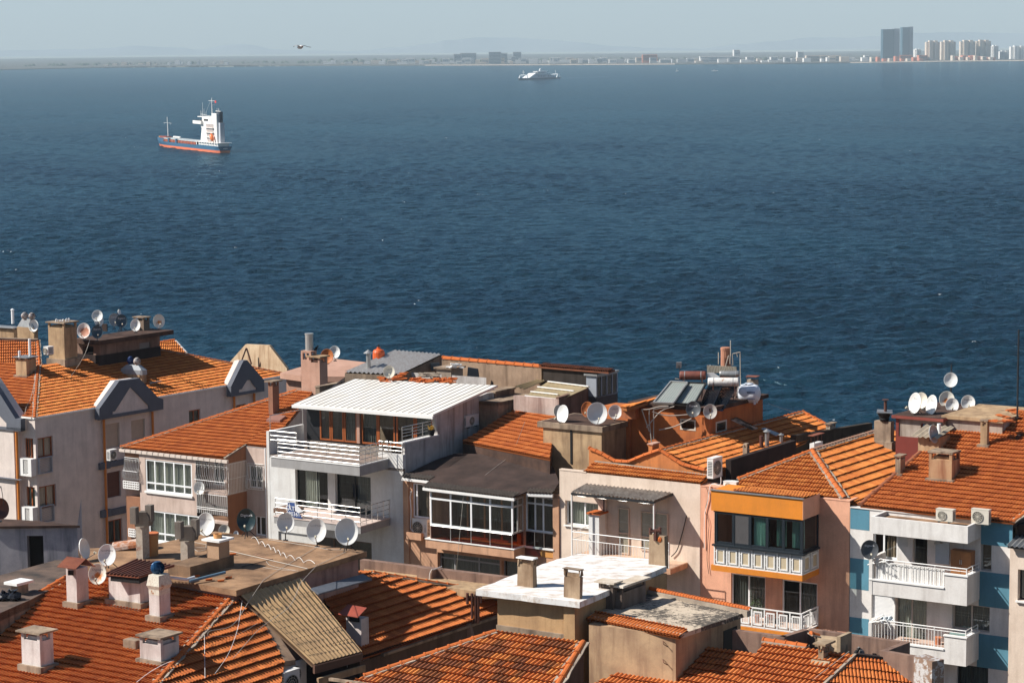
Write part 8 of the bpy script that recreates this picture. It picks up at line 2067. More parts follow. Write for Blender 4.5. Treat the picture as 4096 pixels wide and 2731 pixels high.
GBK = build_grey_block()
def build_bottom_roofs():
 Q = atd(C3(1530, 1055), 84.4); pl = eave_plane(Q, Q + E1, 20, V((.5, .8, 0)))
 root = empty('apartment_house', Q - V((0, 0, 9)), 'house whose worn orange tile roof fills the bottom centre', 'building', 'apartment buildings')
 o = lambda R, x, y: on(R(x, y), pl)
 hull = [o(C3, -60, 1590), o(C4, 330, 1620), o(C4, 612, 1150), o(C3, 1530, 1040)]; lowl, lowr = hull[0] + (hull[0] - hull[3]) * .2, hull[1] + (hull[1] - hull[2]) * .6
 tiles_dir(root, [lowl, lowr, hull[2], hull[3]], E1, TILE_W, tw=.36, tl=.40, step=.08, roll=.07)
 m_ = MB(); m_.poly(*[p - pl[1] * .06 for p in (lowl, lowr, hull[2], hull[3])]); m_.build('roof_boards', BROWNFELT, root)
 ridge(root, o(C3, 150, 1510), o(C3, 1530, 1040), r=.13, L=.46); ridge(root, lowr, hull[2], r=.14, L=.7)
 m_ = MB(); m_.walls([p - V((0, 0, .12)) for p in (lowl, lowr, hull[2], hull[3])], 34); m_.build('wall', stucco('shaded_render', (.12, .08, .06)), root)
 # right-hand low roof
 Q2 = atd(C5(930, 1150), 84); p2 = eave_plane(Q2, Q2 + E1, 20, V((.5, .8, 0)))
 r2 = empty('apartment_house', Q2 - V((0, 0, 9)), 'house with a low orange tile roof at the bottom, right of the tan block', 'building', 'apartment buildings')
 o = lambda R, x, y: on(R(x, y), p2)
 A_, B_, C_, D_ = o(C5, 925, 1155), o(C5, 1890, 1290), o(C5, 1560, 1600), o(C5, 630, 1600)
 C_ = C_ + (C_ - B_) * .4; D_ = D_ + (D_ - A_) * .4
 tiles_dir(r2, [D_, C_, B_, A_], E1, TILE, tw=.34, tl=.40, step=.09, roll=.06)
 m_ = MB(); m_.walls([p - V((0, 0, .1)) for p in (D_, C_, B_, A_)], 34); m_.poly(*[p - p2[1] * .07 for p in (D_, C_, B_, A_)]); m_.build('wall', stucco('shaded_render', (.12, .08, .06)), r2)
 ridge(r2, o(C5, 925, 1135), o(C5, 1385, 1200), r=.14, L=.48)
 m_ = MB(); m_.bar(B_ + V((0, 0, .05)), C_ + V((0, 0, .05)), .1, .14); m_.build('white_verge', MORTAR, r2)
 dnv = V((0, 0, -.45)); q = [D_ + dnv + E1 * 6, D_ + dnv, A_ + dnv, A_ + dnv + E1 * 3.2]; tiles_dir(r2, [p for p in q], E1, TILE, tw=.34, tl=.4, step=.08)
 # shaded face falling to the right
 rb = plane3(B_, C_, B_ + E2); q = [B_, C_, C_ + (NB * 5 + V((0, 0, -2.2))), B_ + E2 * 0 + (NB * 7 + V((0, 0, -2.6)))]
 sf = plane3(B_, C_, on(C6(1120, 1375), (B_ + V((0, 0, -.35)), V((0, 0, 1))))); t = [B_, C_, on(C6(1120, 1650), sf), on(C6(1130, 1380), sf)]
 tiles_dir(r2, t, (t[3] - t[0]).normalized(), TILE, tw=.26, tl=.4, step=.05)
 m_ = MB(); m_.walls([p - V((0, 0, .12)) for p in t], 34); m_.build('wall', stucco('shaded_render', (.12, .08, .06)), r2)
 m_ = MB(); m_.bar(t[0] + V((0, 0, .05)), t[3] + V((0, 0, .05)), .2, .14); m_.build('tarred_edge', BITUMEN, r2)
 zt = HZ5 - .4
 def par(R, x0, y0, x1, y1, h, zz, mat, lab=None):
  a, b = atz(R(x0, y0), zz), atz(R(x1, y1), zz); F = Fr(a, b); m_ = MB(); F.box(m_, 0, F.L, zz - h, zz, -.22, 0); return m_, a, b
 BP = stucco('parapet_brown', (.27, .17, .125)); tw = empty('terrace_wall', atz(C5(1400, 1020), zt), 'brown parapets of a sunken terrace before the blue and white house', 'parapet wall')
 for a4 in ((C5, 600, 1012, 1145, 1085), (C5, 1145, 1085, 1392, 1008), (C5, 1392, 1003, 2430, 1150), (C6, 870, 1150, 640, 1238), (C6, 640, 1238, 1180, 1335)):
  m_, a, b = par(*a4, 5, zt, BP); m_.build('parapet', BP, tw)
 m_ = MB(); q = [atz(C5(1500, 1120), zt - .75), atz(C6(850, 1240), zt - .75), atz(C6(640, 1330), zt - .75), atz(C5(1700, 1300), zt - .75)]; m_.prism(q, V((0, 0, -.3))); m_.build('screed_floor', CONC_TAN, tw)
 m_ = MB(); w_ = [atz(C6(*p), zt) for p in ((1130, 1350), (1255, 1325))]; F = Fr(*w_); F.box(m_, 0, F.L, zt - 6, zt + .02, -.9, 0); m_.build('peeling_stub', rusty('peeling_paint', (.5, .48, .46), (.25, .16, .11), .45, .5, 3), tw)
 # rough vents and the half pipe
 RV = stucco('rough_vent', (.42, .32, .21), (.2, .13, .08), .6, .6)
 g = on(C5(1560, 1350), p2).y; chimney(r2, C5, 1552, 1150, 1345, 1498, 1620, g, slot=.3, cap=.07, over=.14, mat=RV, capmat=RV, sink=.3)
 m_ = MB(); m_.lathe(on(C5(1530, 1350), p2), p2[1], [(0, .42), (.08, .36)], 9); m_.build('mortar_pad', RV, r2)
 a, b = atd(C5(1480, 1075), g + 2.2), atd(C5(1790, 1110), g + 1.6); hp = MB(); pr = []
 for e in (a, b): pr.append([e + V((.0, .45 * math.cos(t), .55 * math.sin(t) - .5)) for t in [math.pi * k / 10 for k in range(11)]])
 for i in range(10): hp.poly(pr[0][i], pr[0][i + 1], pr[1][i + 1], pr[1][i])
 cc = V((0, .08, 0)); hp.build('arched_vent', RV, r2)
 m_ = MB(); P_, a_, b_, H_ = cb(C5, 1730, 1085, 1260, 1690, 1848, g + .9); m_.box(P_ + dn(H_ + .3), a_, b_, V((0, 0, H_ + .3))); m_.build('vent_block', RV, r2)
 ridge(r2, atd(C5(1410, 1070), g + 1.5), atd(C5(1500, 1090), g + 1.6), r=.13, L=.5)
 bird(C5, 1895, 1245, g + .5, 'black crow on the low roof crest by the arched vent', BLACK, .85)
 bird(C5, 1955, 1245, g + .6, 'grey-headed pigeon beside the crow on the low roof crest', plain('pigeon_grey', (.22, .21, .2), .7, 0, .6, 12, (.03, .03, .03)), 1.0, -1)
 cable([on(C5(*p), p2) + V((0, 0, .12)) for p in ((1820, 1270), (1440, 1568))], 'pale lead lying down the low right tile roof', .014)
 # bottom-centre gutters
 m_ = MB(); m_.bar(atd(C2(1620, 1525), 84), atd(C2(2091, 1590), 82), .12, .1); m_.build('gutter', CONC, root)
build_bottom_roofs()
# ------------------------------------------------------------------ blue-grey rendered house at the left frame edge
def build_edge_house():
 a = atd(B1(-120, 1055), 97); b = atz(B1(808, 1047), a.z); b = V((b.x, b.y - 2.2, b.z)); s_ = (b.y / (b.y + 2.2)); b = atz(B1(808, 1047), a.z);
 F = Fr(a + V((0, 1.6, 0)) * 0, b); z = a.z
 root = empty('small_house', a - V((0, 0, 6)), 'low blue-grey rendered house with a black doorway at the left edge', 'building', 'apartment buildings')
 r = F.rect(B1(285, 1170), B1(455, 1560)); hole = (F.uz(B1(285, 1300))[0], F.uz(B1(455, 1300))[0], z - 5, F.uz(B1(370, 1155))[1])
 EW = stucco('blue_grey_render', (.40, .38, .40), (.12, .13, .16), .55, .6)
 m_ = MB(); F.wall(m_, 0, F.L, z - 8, z, [hole], .5); m_.poly(b, b + V((-.9, 6, 0)), b + V((-.9, 6, -8)), b + V((0, 0, -8))); m_.build('wall', EW, root)
 m_ = MB(); F.box(m_, hole[0] - .1, hole[1] + .1, hole[2], hole[3] + .1, -.6, -.5); m_.build('doorway', BLACK, root)
 m_ = MB(); zz = z + .02; q = [F.pt(-.1, zz, .1), F.pt(F.L + .12, zz, .1), atz(B1(650, 1030), zz), atz(B1(400, 1000), zz), atz(B1(0, 975), zz), atz(B1(-120, 975), zz)]; m_.prism(jag(q, 5, .04), V((0, 0, -.1))); m_.build('flat_roof', BROWNFELT, root)
 zt = on(C1(690, 490), FPA).z + .15; q = [atz(C1(*p), zt - .3) for p in ((-150, 900), (330, 690), (690, 500), (860, 330), (700, 250), (-150, 480))]; m_ = MB(); m_.prism(q, V((0, 0, -.3))); m_.build('terrace_floor', stucco('terrace_dark', (.16, .11, .085), (.03, .03, .03), .8, 0), root)
 m_ = MB(); m_.walls([p for p in q], 30); m_.build('wall', CONC, root)
 k = on(C1(200, 650), (V((0, 0, zt - .3)), V((0, 0, 1)))); P, a_, b_, H = cb(C1, 188, 545, 665, 112, 295, k.y); m_ = MB(); m_.box(P + dn(H), a_, b_, V((0, 0, H))); c = m_.build('low_vent', CONC, root)
 m_ = MB(); an, bn = a_.normalized(), b_.normalized(); m_.box(P - an * .12 - bn * .18, a_ + an * .3, b_ + bn * .35, V((0, 0, .1))); m_.build('white_lid', WHITE, c)
 for i, (x, y) in enumerate(((35, 660), (110, 650), (150, 660))):
  c = atz(C1(x, y), zt - .15); m_ = MB(); m_.lathe(c - V((0, 0, .15)), V((0, 0, 1)), [(0, .2), (.1, .3), (.22, .22), (.3, .05), (.36, .09)], 9)
  for q_ in range(len(m_.v)): m_.v[q_] += V((random.uniform(-.05, .05),) * 3)
  m_.build('rubbish_bag', plain('bag_black', (.012, .012, .014), .25), None, label=('leftmost black rubbish bag by the low vent', 'middle black rubbish bag by the low vent', 'black rubbish bag touching the low vent')[i], cat='rubbish bag', group='rubbish bags')
 dish(B1, 12, 870, 110, 215, 92, 'brown rusted satellite dish cut off by the left frame edge', rusty('dish_dark_rust', (.16, .06, .03), (.06, .025, .02), .4, .6), None, yaw=25, foot=1010, arm=0)
 m_ = MB(); m_.tube(smooth_path([atd(B1(*p), 92) for p in ((0, 660), (10, 640), (28, 740), (38, 830))]), .014, 5); m_.build('wire_loop', BCABLE, None, label='thin wire loop above the brown dish at the left edge', cat='wire')
build_edge_house()
# ================================================================== ships
def hullshape(root, A, fwd, L, beam, zd, levels, mats, names):
 """loft: stations along fwd from the stern A; levels: z breaks for the colour strakes"""
 side = V((-fwd.y, fwd.x, 0)); st = [(0, .62, .9), (.04, .85, .97), (.12, 1, 1), (.7, 1, 1), (.84, .8, .93), (.93, .45, .7), (1.0, .03, .12)]
 for (z0, z1), m, nm in zip(zip(levels, levels[1:]), mats, names):
  mb = MB()
  def ring(t, wl, wd, z):
   f = min(1, max(0, z / zd)); w = (wl + (wd - wl) * f) * beam / 2; off = (1.5 * f + .6 * f * f) * (1 if t > .9 else 0) - (.9 * f if t < .02 else 0)
   return A + fwd * (t * L + off), w
  L0 = []; L1 = []; R0 = []; R1 = []
  for t, wl, wd in st:
   c0, w0 = ring(t, wl, wd, z0); c1, w1 = ring(t, wl, wd, z1)
   L0.append(c0 + side * w0 + V((0, 0, z0))); L1.append(c1 + side * w1 + V((0, 0, z1))); R0.append(c0 - side * w0 + V((0, 0, z0))); R1.append(c1 - side * w1 + V((0, 0, z1)))
  for i in range(len(st) - 1): mb.poly(L0[i], L0[i + 1], L1[i + 1], L1[i]); mb.poly(R0[i], R0[i + 1], R1[i + 1], R1[i])
  mb.poly(L0[0], R0[0], R1[0], L1[0]); mb.poly(L0[-1], R0[-1], R1[-1], L1[-1])
  mb.poly(*(L1 + R1[::-1])); mb.build(nm, m, root)
def build_ship():
 st = atz(S(900, 612), 0); bw = atz(S(640, 583), 0); st.z = bw.z = 0
 R_ = _reg(560, 350, 440 / 2300.)
 fwd = (bw - st); L = fwd.length; fwd.normalize(); side = V((-fwd.y, fwd.x, 0))
 if side.y > 0: side = -side           # side faces the viewer
 print('ship L', L, st, bw)
 A = st; root = empty('cargo_ship', A, 'blue cargo ship with an orange waterline and a white aft superstructure', 'ship')
 b = 9.5; blue = plain('hull_blue', (.025, .10, .18), .5, 0, .4, .2, (.02, .06, .1)); oran = plain('boot_orange', (.62, .14, .05), .6, 0, .2, .3)
 hullshape(root, A, fwd, L, b, 3.6, [-.5, 1.4, 3.6], [oran, blue], ['boot_top', 'hull'])
 W = plain('ship_white', (.78, .76, .72), .6, 0, .25, .5, (.45, .3, .2)); RD = plain('hold_red', (.28, .06, .035), .7, 0, .4, .5); GY = plain('hatch_grey', (.42, .45, .45), .6, 0, .3, .3)
 def bx(nm, t0, t1, s0, s1, z0, z1, m, par=root):
  mb = MB(); mb.box(A + fwd * (t0 * L) + side * s0 + V((0, 0, z0)), fwd * ((t1 - t0) * L), side * (s1 - s0), V((0, 0, z1 - z0))); return mb.build(nm, m, par)
 h = b / 2
 # raised forecastle and poop
 mb = MB(); mb.prism([A + fwd * (L * .84) + side * h * .9, A + fwd * (L * .93) + side * h * .68, A + fwd * (L * 1.03) + side * .3, A + fwd * (L * 1.03) - side * .3, A + fwd * (L * .93) - side * h * .68, A + fwd * (L * .84) - side * h * .9], V((0, 0, 2.2)))
 for i in range(len(mb.v)): mb.v[i].z += 3.6
 mb.build('forecastle', blue, root)
 bx('poop_deck', -.01, .32, -h, h, 3.6, 4.0, blue); pd = bx('deck_house', .02, .3, -h * .75, h * .75, 4.0, 5.9, W)
 bx('deck_plate', .0, .33, -h, h, 5.9, 6.15, W)
 for i in range(9): bx('deck_post', .005 + i * .038, .012 + i * .038, h - .25, h - .05, 4.0, 5.9, W)
 # hold coaming, stanchions, hatch covers
 bx('hold_coaming', .33, .86, -h * .78, h * .78, 3.6, 5.5, RD)
 for i in range(11): bx('coaming_stay', .35 + i * .048, .357 + i * .048, h * .78, h * .86, 3.6, 5.4, plain('stay_orange', (.5, .14, .05), .6))
 for i, (a_, b_) in enumerate(((.34, .47), (.475, .60), (.605, .73), (.735, .85))): bx('hatch_cover', a_, b_, -h * .82, h * .82, 5.5, 6.1, GY)
 mb = MB(); mb.tube([A + fwd * (L * (.355 + k * .0)) + side * (h - .08) + V((0, 0, 4.6)) for k in (0,)] + [A + fwd * L * .84 + side * (h - .08) + V((0, 0, 4.6))], .06, 4)
 for k in range(26): p = A + fwd * L * (.34 + k * .02) + side * (h - .08); mb.tube([p + V((0, 0, 3.6)), p + V((0, 0, 4.6))], .05, 4)
 mb.build('side_rail', plain('stay_orange', (.5, .14, .05), .6), root)
 for t in (.62, .74): bx('blue_bulwark', t, t + .02, h * .7, h, 3.6, 6.2, blue)
 # superstructure
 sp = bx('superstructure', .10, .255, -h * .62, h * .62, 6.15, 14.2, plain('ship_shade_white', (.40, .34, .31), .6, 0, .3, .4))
 mb = MB(); q = A + side * h * .64; mb.prism([q + fwd * L * .185 + V((0, 0, 6.1)), q + fwd * L * .285 + V((0, 0, 6.1)), q + fwd * L * .265 + V((0, 0, 12)), q + fwd * L * .31 + V((0, 0, 15.6)), q + fwd * L * .24 + V((0, 0, 15.6)), q + fwd * L * .20 + V((0, 0, 13.8))], -side * .5); mb.build('side_screen', W, sp)
 bx('bridge', .12, .26, -h * .6, h * .6, 14.2, 17.0, W); bx('bridge_window', .17, .235, h * .6, h * .61, 15.4, 16.3, DARKM)
 bx('bridge_wing', .24, .36, -h * 1.0, h * 1.0, 14.0, 15.4, W); bx('wing_soffit', .255, .345, -h * .98, h * .98, 15.4, 15.6, DARKM); bx('top_deck', .10, .33, -h * .6, h * .6, 17.0, 17.3, W)
 for z in (8.2, 10.3, 12.4): bx('deck_edge', .09, .2, -h * .8, h * .82, z, z + .18, W)
 fn = bx('funnel', .055, .125, h * .1, h * .55, 6.2, 19.0, W); bx('funnel_top', .04, .10, -h * .2, h * .25, 15, 19.8, plain('funnel_black', (.012, .02, .035), .5)); bx('funnel_side', .03, .09, -h * .3, h * .3, 6.1, 15, plain('ship_grey', (.4, .42, .45), .6))
 mb = MB(); P = lambda t, s, z: A + fwd * (L * t) + side * s + V((0, 0, z))
 mb.tube([P(.17, 0, 17.3), P(.175, 0, 28)], .3, 6, radii=[.42, .16]); mb.bar(P(.13, 0, 26.6), P(.22, 0, 26.6), .14); mb.bar(P(.15, -1, 24.6), P(.15, 1.2, 24.6), .12); mb.build('main_mast', W, root)
 mb = MB()
 for t, z in ((.3, 19.6), (.32, 20), (.27, 20.8), (.29, 23.5), (.24, 19.6), (.08, 21.2), (.06, 20)): mb.tube([P(t, 1, 17), P(t, 1, z)], .07, 4)
 mb.tube([P(.1, .6, 17.3), P(.33, .6, 18.2), P(.33, -.6, 18.2)], .06, 4); mb.tube([P(.17, 0, 26), P(.28, 0, 18)], .03, 3); mb.bar(P(.05, 0, 20), P(.12, 0, 20), .2); mb.tube([P(.075, 0, 15), P(.075, 0, 21.3)], .3, 5); mb.build('aerials', W, root)
 mb = MB(); mb.tube([P(.86, 0, 5.8), P(.87, 0, 17.5)], .3, 6, radii=[.34, .2]); mb.bar(P(.8, 0, 14.2), P(.93, 0, 14.2), .1); mb.bar(P(.82, 0, 13), P(.82, 0, 14.2), .06); mb.bar(P(.92, 0, 13), P(.92, 0, 14.2), .06); mb.build('fore_mast', W, root)
 mb = MB()
 for k in range(9): mb.lathe(P(.70 + k * .012, -h * .3, 6.6), fwd, [(0, .55), (.5, .75), (.95, .55)], 9)
 mb.build('hatch_tarpaulin', W, root); bx('deck_gear', .84, .95, -h * .3, h * .5, 5.8, 6.8, RD); bx('yellow_winch', .93, .98, -h * .1, h * .3, 5.8, 6.7, plain('winch_yellow', (.7, .35, .04), .6))
 lb = MB(); c = P(.085, h * .95, 9.3); ax = (fwd * -.55 + V((0, 0, -.83))).normalized(); lb.lathe(c - ax * 3, ax, [(0, .1), (.6, .85), (1.6, 1.25), (3.6, 1.3), (5, 1.0), (5.8, .1)], 14); lb.build('lifeboat', plain('boat_orange', (.75, .16, .02), .35, 0, .15), root, smooth=True)
 mb = MB(); mb.bar(P(.15, h * .8, 10), P(.06, h * 1.05, 6.2), .25, .25); mb.bar(P(.11, h * .9, 6.2), P(.11, h * .9, 9), .2); mb.build('davit', W, root)
 f = MB(); f.prism([P(.11, 0, 26.8), P(.13, .0, 26.8), P(.13, .0, 25.6), P(.11, 0, 25.6)], side * .05); f.build('flag', plain('flag_red', (.6, .03, .02), .7), root)
 lettering('AZRA', 1.1, A - fwd * .05 * 0 - fwd * .95 + V((0, 0, 2.6)), side * -1 if (side.x < 0) else side, V((0, 0, 1)), INK_W, root)
 for o in root.children_recursive:
  nm = o.name.split('.')[0]; f = 1.27 if nm in ('main_mast', 'flag') else 1.42 if nm in ('superstructure', 'side_screen', 'bridge', 'bridge_window', 'bridge_wing', 'wing_soffit', 'top_deck', 'deck_edge', 'funnel', 'funnel_top', 'funnel_side', 'aerials') else 1.2 if nm == 'fore_mast' else 0
  if f:
   for v_ in o.data.vertices:
    if v_.co.z > 6.15: v_.co.z = 6.15 + (v_.co.z - 6.15) * f
 return root
SHIP = build_ship()
def build_ferry():
 a, b = atz(S(2084, 320), 0), atz(S(2233, 315), 0); u = (b - a); L = u.length; u.normalize(); n = V((u.y, -u.x, 0)); n = n if n.y < 0 else -n; print('ferry', L)
 root = empty('car_ferry', a, 'small white double-ended car ferry crossing far off near the horizon', 'ferry'); W = plain('ferry_white', (.8, .8, .78), .5, 0, .1); B = plain('ferry_blue', (.03, .10, .17), .5); G = plain('ferry_grey', (.45, .52, .58), .6)
 def pr(nm, pts, m, w=13, z=0):
  mb = MB(); mb.prism([a + u * (x * L) + n * (w / 2) + V((0, 0, y)) for x, y in pts], -n * w); return mb.build(nm, m, root)
 pr('hull', [(.06, -.5), (.92, -.5), (1.0, 2.6), (0, 2.8)], B, 16); pr('car_deck', [(.12, 2.6), (.86, 2.6), (.80, 5.5), (.62, 10), (.42, 11), (.3, 9.5), (.15, 4)], G, 15)
 pr('bridge_deck', [(.33, 11), (.66, 11), (.66, 12.4), (.30, 12.2), (.12, 3.2), (.16, 3.2)], W, 15.4); pr('wheelhouse', [(.38, 13.6), (.63, 13.6), (.65, 15.6), (.37, 15.6)], W, 10); pr('wheelhouse_window', [(.42, 12.4), (.6, 12.4), (.6, 13.6), (.42, 13.6)], B, 9); pr('radar_mast', [(.48, 15.6), (.54, 15.6), (.512, 21), (.508, 21)], W, 1.2)
 for i in range(9): pr('deck_opening', [(.36 + i * .045 + (.05 if i > 4 else 0), 4), (.37 + i * .045 + (.05 if i > 4 else 0), 4), (.37 + i * .045 + (.05 if i > 4 else 0), 8), (.36 + i * .045 + (.05 if i > 4 else 0), 8)], B, 15.6)
 for x in (.02, .88):
  mb = MB(); c = lambda t, s, z: a + u * (t * L) + n * s + V((0, 0, z))
  for s in (-6, 6): mb.bar(c(x, s, 2.5), c(x + .03, s, 9), 1.0); mb.bar(c(x + .09, s, 2.5), c(x + .07, s, 9), 1.0)
  mb.bar(c(x + .05, -6, 9), c(x + .05, 6, 9), 1.2); mb.bar(c(x + .02, 6, 9), c(x + .08, 6, 9), .9); mb.tube([c(x + .045, 0, 9), c(x + .045, 0, 17)], .35, 4); mb.build('ramp_gantry', W, root)
 foam = plain('wake_foam', (.8, .82, .82), .9); m_ = MB()
 for k in range(26):
  t = 1.0 + k * .055 + random.uniform(-.01, .01); p = a + u * (t * L) + V((0, 0, .15)); w = .5 + random.random() * (1.6 if k < 8 else .6); m_.prism([p - n * w, p + u * (L * .035 * random.random() + 1) - n * w * .5, p + u * 2 + n * w], V((0, 0, .05)))
 m_.build('wake', foam, None, kind='stuff', label='thin white wake trailing behind the ferry', loc=a)
 return root
build_ferry()
# ================================================================== far shore
def far_shore():
 LAND = stucco('far_land', (.085, .085, .08), (.05, .055, .04), .5, 0); wl = [(-3000, 318), (-300, 288), (0, 281), (500, 270), (1000, 264), (1500, 264), (2160, 262), (2700, 259), (3096, 257), (3500, 252), (3800, 247), (4096, 245), (4400, 243), (7000, 222)]
 m_ = MB(); f = [atz(S(x, y), 0) for x, y in wl];
 def back(p, dist, z): q = V((p.x, p.y, 0)); return q * ((q.length + dist) / q.length) + V((0, 0, z))
 rows = [f, [p + V((0, 0, 2)) for p in f], [back(p, 700, 3) for p in f], [back(p, 2500, 5) for p in f], [back(p, 9000, 7) for p in f]]
 for r0, r1 in zip(rows, rows[1:]):
  for i in range(len(f) - 1): m_.poly(r0[i], r0[i + 1], r1[i + 1], r1[i])
 m_.build('far_shore', LAND, kind='structure', loc=(0, 0, 0))
 # hills 16 km off
 prof = [(-3000, 222), (-1200, 196), (-300, 205), (0, 203), (350, 196), (560, 184), (700, 190), (800, 200) , (920, 178), (985, 178), (1100, 200), (1400, 205), (1600, 190), (1700, 178), (1790, 162), (1900, 152), (2040, 152), (2160, 158), (2300, 168), (2450, 186), (2600, 192), (2800, 196), (2950, 178), (3100, 166), (3250, 150), (3380, 152), (3500, 145), (3700, 132), (3850, 130), (4096, 134), (4400, 140), (5600, 120), (7000, 138)]
 HL = plain('hill_slope', (.15, .155, .15), .9, 0, .4, .002)
 m_ = MB(); D = 26600; k = 5; pts = []
 for i in range(len(prof) - 1):
  for j in range(k):
   t = j / k; x = prof[i][0] + (prof[i + 1][0] - prof[i][0]) * t; tt = t * t * (3 - 2 * t); y = prof[i][1] + (prof[i + 1][1] - prof[i][1]) * tt + random.uniform(-1.5, 1.5); pts.append(atd(S(x, y), D + 400 * math.sin(x * .01)))
 for a, b in zip(pts, pts[1:]):
  for (f0, f1, d0, d1) in ((1, .55, 0, -500), (.55, 0, -500, -1400)):
   q = lambda p, f_, d_: V((p.x * (p.y + d_) / p.y, p.y + d_, p.z * f_)); m_.poly(q(a, f0, d0), q(b, f0, d0), q(b, f1, d1), q(a, f1, d1))
 m_.build('hills', HL, kind='structure', loc=(0, 0, 0))
 R_ = random.Random(5)
 WB = [plain('far_white', (.72, .70, .66), .8), plain('far_cream', (.62, .52, .42), .8), plain('far_grey', (.45, .46, .46), .8), plain('far_dark', (.02, .075, .115), .4), plain('far_red', (.55, .2, .12), .8)]
 yw = lambda x: [y0 + (y1 - y0) * (x - x0) / (x1 - x0) for (x0, y0), (x1, y1) in zip(wl, wl[1:]) if x0 <= x <= x1][0]
 lab = {}
 def blk(x0, x1, y0, y1, mat, back_=500, z=3):
  """a low waterfront building between pixel columns, roof at y0, foot at y1"""
  fr = atz(S((x0 + x1) / 2, yw((x0 + x1) / 2)), 0); d = fr.y + back_; A, B = atd(S(x0, y1), d), atd(S(x1, y1), d); T = atd(S(x0, y0), d)
  mb = MB(); h = max(2, T.z - A.z); B.z = A.z; mb.box(V((A.x, A.y, -2)), B - A, V((0, 40, 0)), V((0, 0, h + A.z + 2))); u = (B - A).normalized(); kk = int(h // 5)
  o = mb.build('shore_building', mat, None, group='low buildings on the far shore'); o['category'] = 'building'
  if x1 - x0 > 14 and h > 9:
   w = MB()
   for r in range(kk): w.box(A + u * 2 + V((0, -.5, 2 + r * 5)), u * ((B - A).length - 4), V((0, .5, 0)), V((0, 0, 1.6)))
   w.build('window_band', WB[3], o)
  return o
 specs = []
 for x in range(415, 640, 34): specs.append((x, x + R_.randint(8, 26), 4, 1))
 for x0, x1, n_, hmin, hmax in ((650, 920, 9, 4, 9), (1290, 1480, 7, 3, 6), (1480, 1820, 22, 6, 14), (1820, 2110, 20, 6, 16), (2110, 2560, 28, 5, 14), (2560, 3100, 30, 5, 13), (3100, 3500, 26, 5, 14)):
  for i in range(n_): x = x0 + (x1 - x0) * (i + R_.random() * .7) / n_; specs.append((x, x + R_.randint(8, 38), R_.randint(hmin, hmax), R_.choice((0, 0, 1, 0, 2))))
 specs = specs + [(1840, 1905, 34, 2), (1955, 2005, 46, 2), (1968, 2030, 38, 2), (2045, 2062, 20, 2), (2052, 2085, 46, 2), (2200, 2240, 18, 0), (1815, 1845, 30, 2), (2640, 2690, 14, 0), (2800, 2960, 20, 0), (2935, 2960, 42, 0), (3190, 3215, 40, 0), (3140, 3155, 14, 2), (2570, 2630, 24, 4), (3225, 3280, 24, 1), (3280, 3365, 20, 1), (3600, 3650, 26, 4), (3675, 3710, 24, 4)]
 SP = {1840: 'grey flat block left of the dark group on the far shore', 1955: 'grey office block, tallest of the far shore group', 1968: 'grey block overlapping the dark office block far off', 2045: 'low grey link block beside the far dark group', 2052: 'grey slab tower right of the far dark group', 2200: 'white hall behind the ferry mast', 1815: 'small grey block at the left of the far group', 2640: 'pale hall near the far red roof', 2800: 'long white building across the bay', 2935: 'white cube tower on the long white far building', 3190: 'small white tower block far off before the glass towers', 3140: 'small grey hall left of the white far tower block', 2570: 'red-roofed hall on the far shore', 3225: 'cream hall right of the white far tower block', 3280: 'wide cream hall left of the glass towers', 3600: 'brick-red block at the foot of the slim glass tower', 3675: 'brick-red block beside the first pale high-rise'}
 for i, (x0, x1, h, c) in enumerate(specs):
  base = yw(x0) - (8 + (i % 3) * 4 if x0 < 3480 else 3); o = blk(x0, x1, base - h, base, WB[c], 350 + (i % 5) * 120)
  o['label'] = SP[x0] if x0 in SP else ('low %s building on the hazy far shore' % ('white', 'cream', 'grey', 'dark', 'reddish')[c]) if x0 < 3900 else 'pale block'
 for nm, lb, x0, x1, yt, yb, m, dd in (('tower', 'wider dark blue-grey glass tower of the far pair', 3531, 3599, 118, 229, WB[3], 700), ('tower', 'slimmer, slightly taller glass tower of the far pair', 3609, 3652, 110, 222, plain('far_glass', (.03, .09, .13), .4), 900)):
  fr = atz(S(x0, yw(x0)), 0); d = fr.y + dd; A, B, T = atd(S(x0, yb), d), atd(S(x1, yb), d), atd(S(x0, yt), d); B.z = A.z; u = (B - A); r = empty(nm, A, lb, 'tower', 'paired glass towers'); mb = MB(); mb.box(atz0(A, 0), u * .66, V((0, 50, 0)), V((0, 0, T.z))); mb.build('glass_block', m, r)
  mb = MB(); mb.box(atz0(A, 0) + u * .66 + V((0, 4, 0)), u * .34, V((0, 46, 0)), V((0, 0, T.z + 2))); mb.build('side_block', plain('far_side', (.2, .24, .28), .5), r)
  mb = MB()
  for k in range(26): mb.box(A + V((0, -.6, 4 + (T.z - A.z) * k / 26.5)) + u * .03, u * .58, V((0, .6, 0)), V((0, 0, .9)))
  mb.build('floor_bands', plain('far_band', (.16, .22, .27), .5), r)
 for i, (x0, x1, yt) in enumerate(((3706, 3760, 163), (3766, 3824, 162), (3843, 3903, 161), (3906, 3965, 160), (4044, 4110, 184), (3660, 3685, 196), (3967, 3995, 182), (4000, 4040, 204))):
  fr = atz(S(x0, yw(min(x0, 4090))), 0); d = fr.y + 350 + 40 * i; yb = 242; A, B, T = atd(S(x0, yb), d), atd(S(x1, yb), d), atd(S(x0, yt), d); B.z = A.z; u = B - A; r = empty('apartment_tower', A, ('first', 'second', 'third', 'fourth')[i] + ' pale high-rise from the glass towers' if i < 4 else ('white high-rise cut by the right edge', 'small pale block right behind the slim tower', 'grey stepped block right of the high-rises', 'low pale block right of the stepped one')[i - 4], 'tower', 'pale high-rises on the far shore')
  mb = MB(); h = T.z
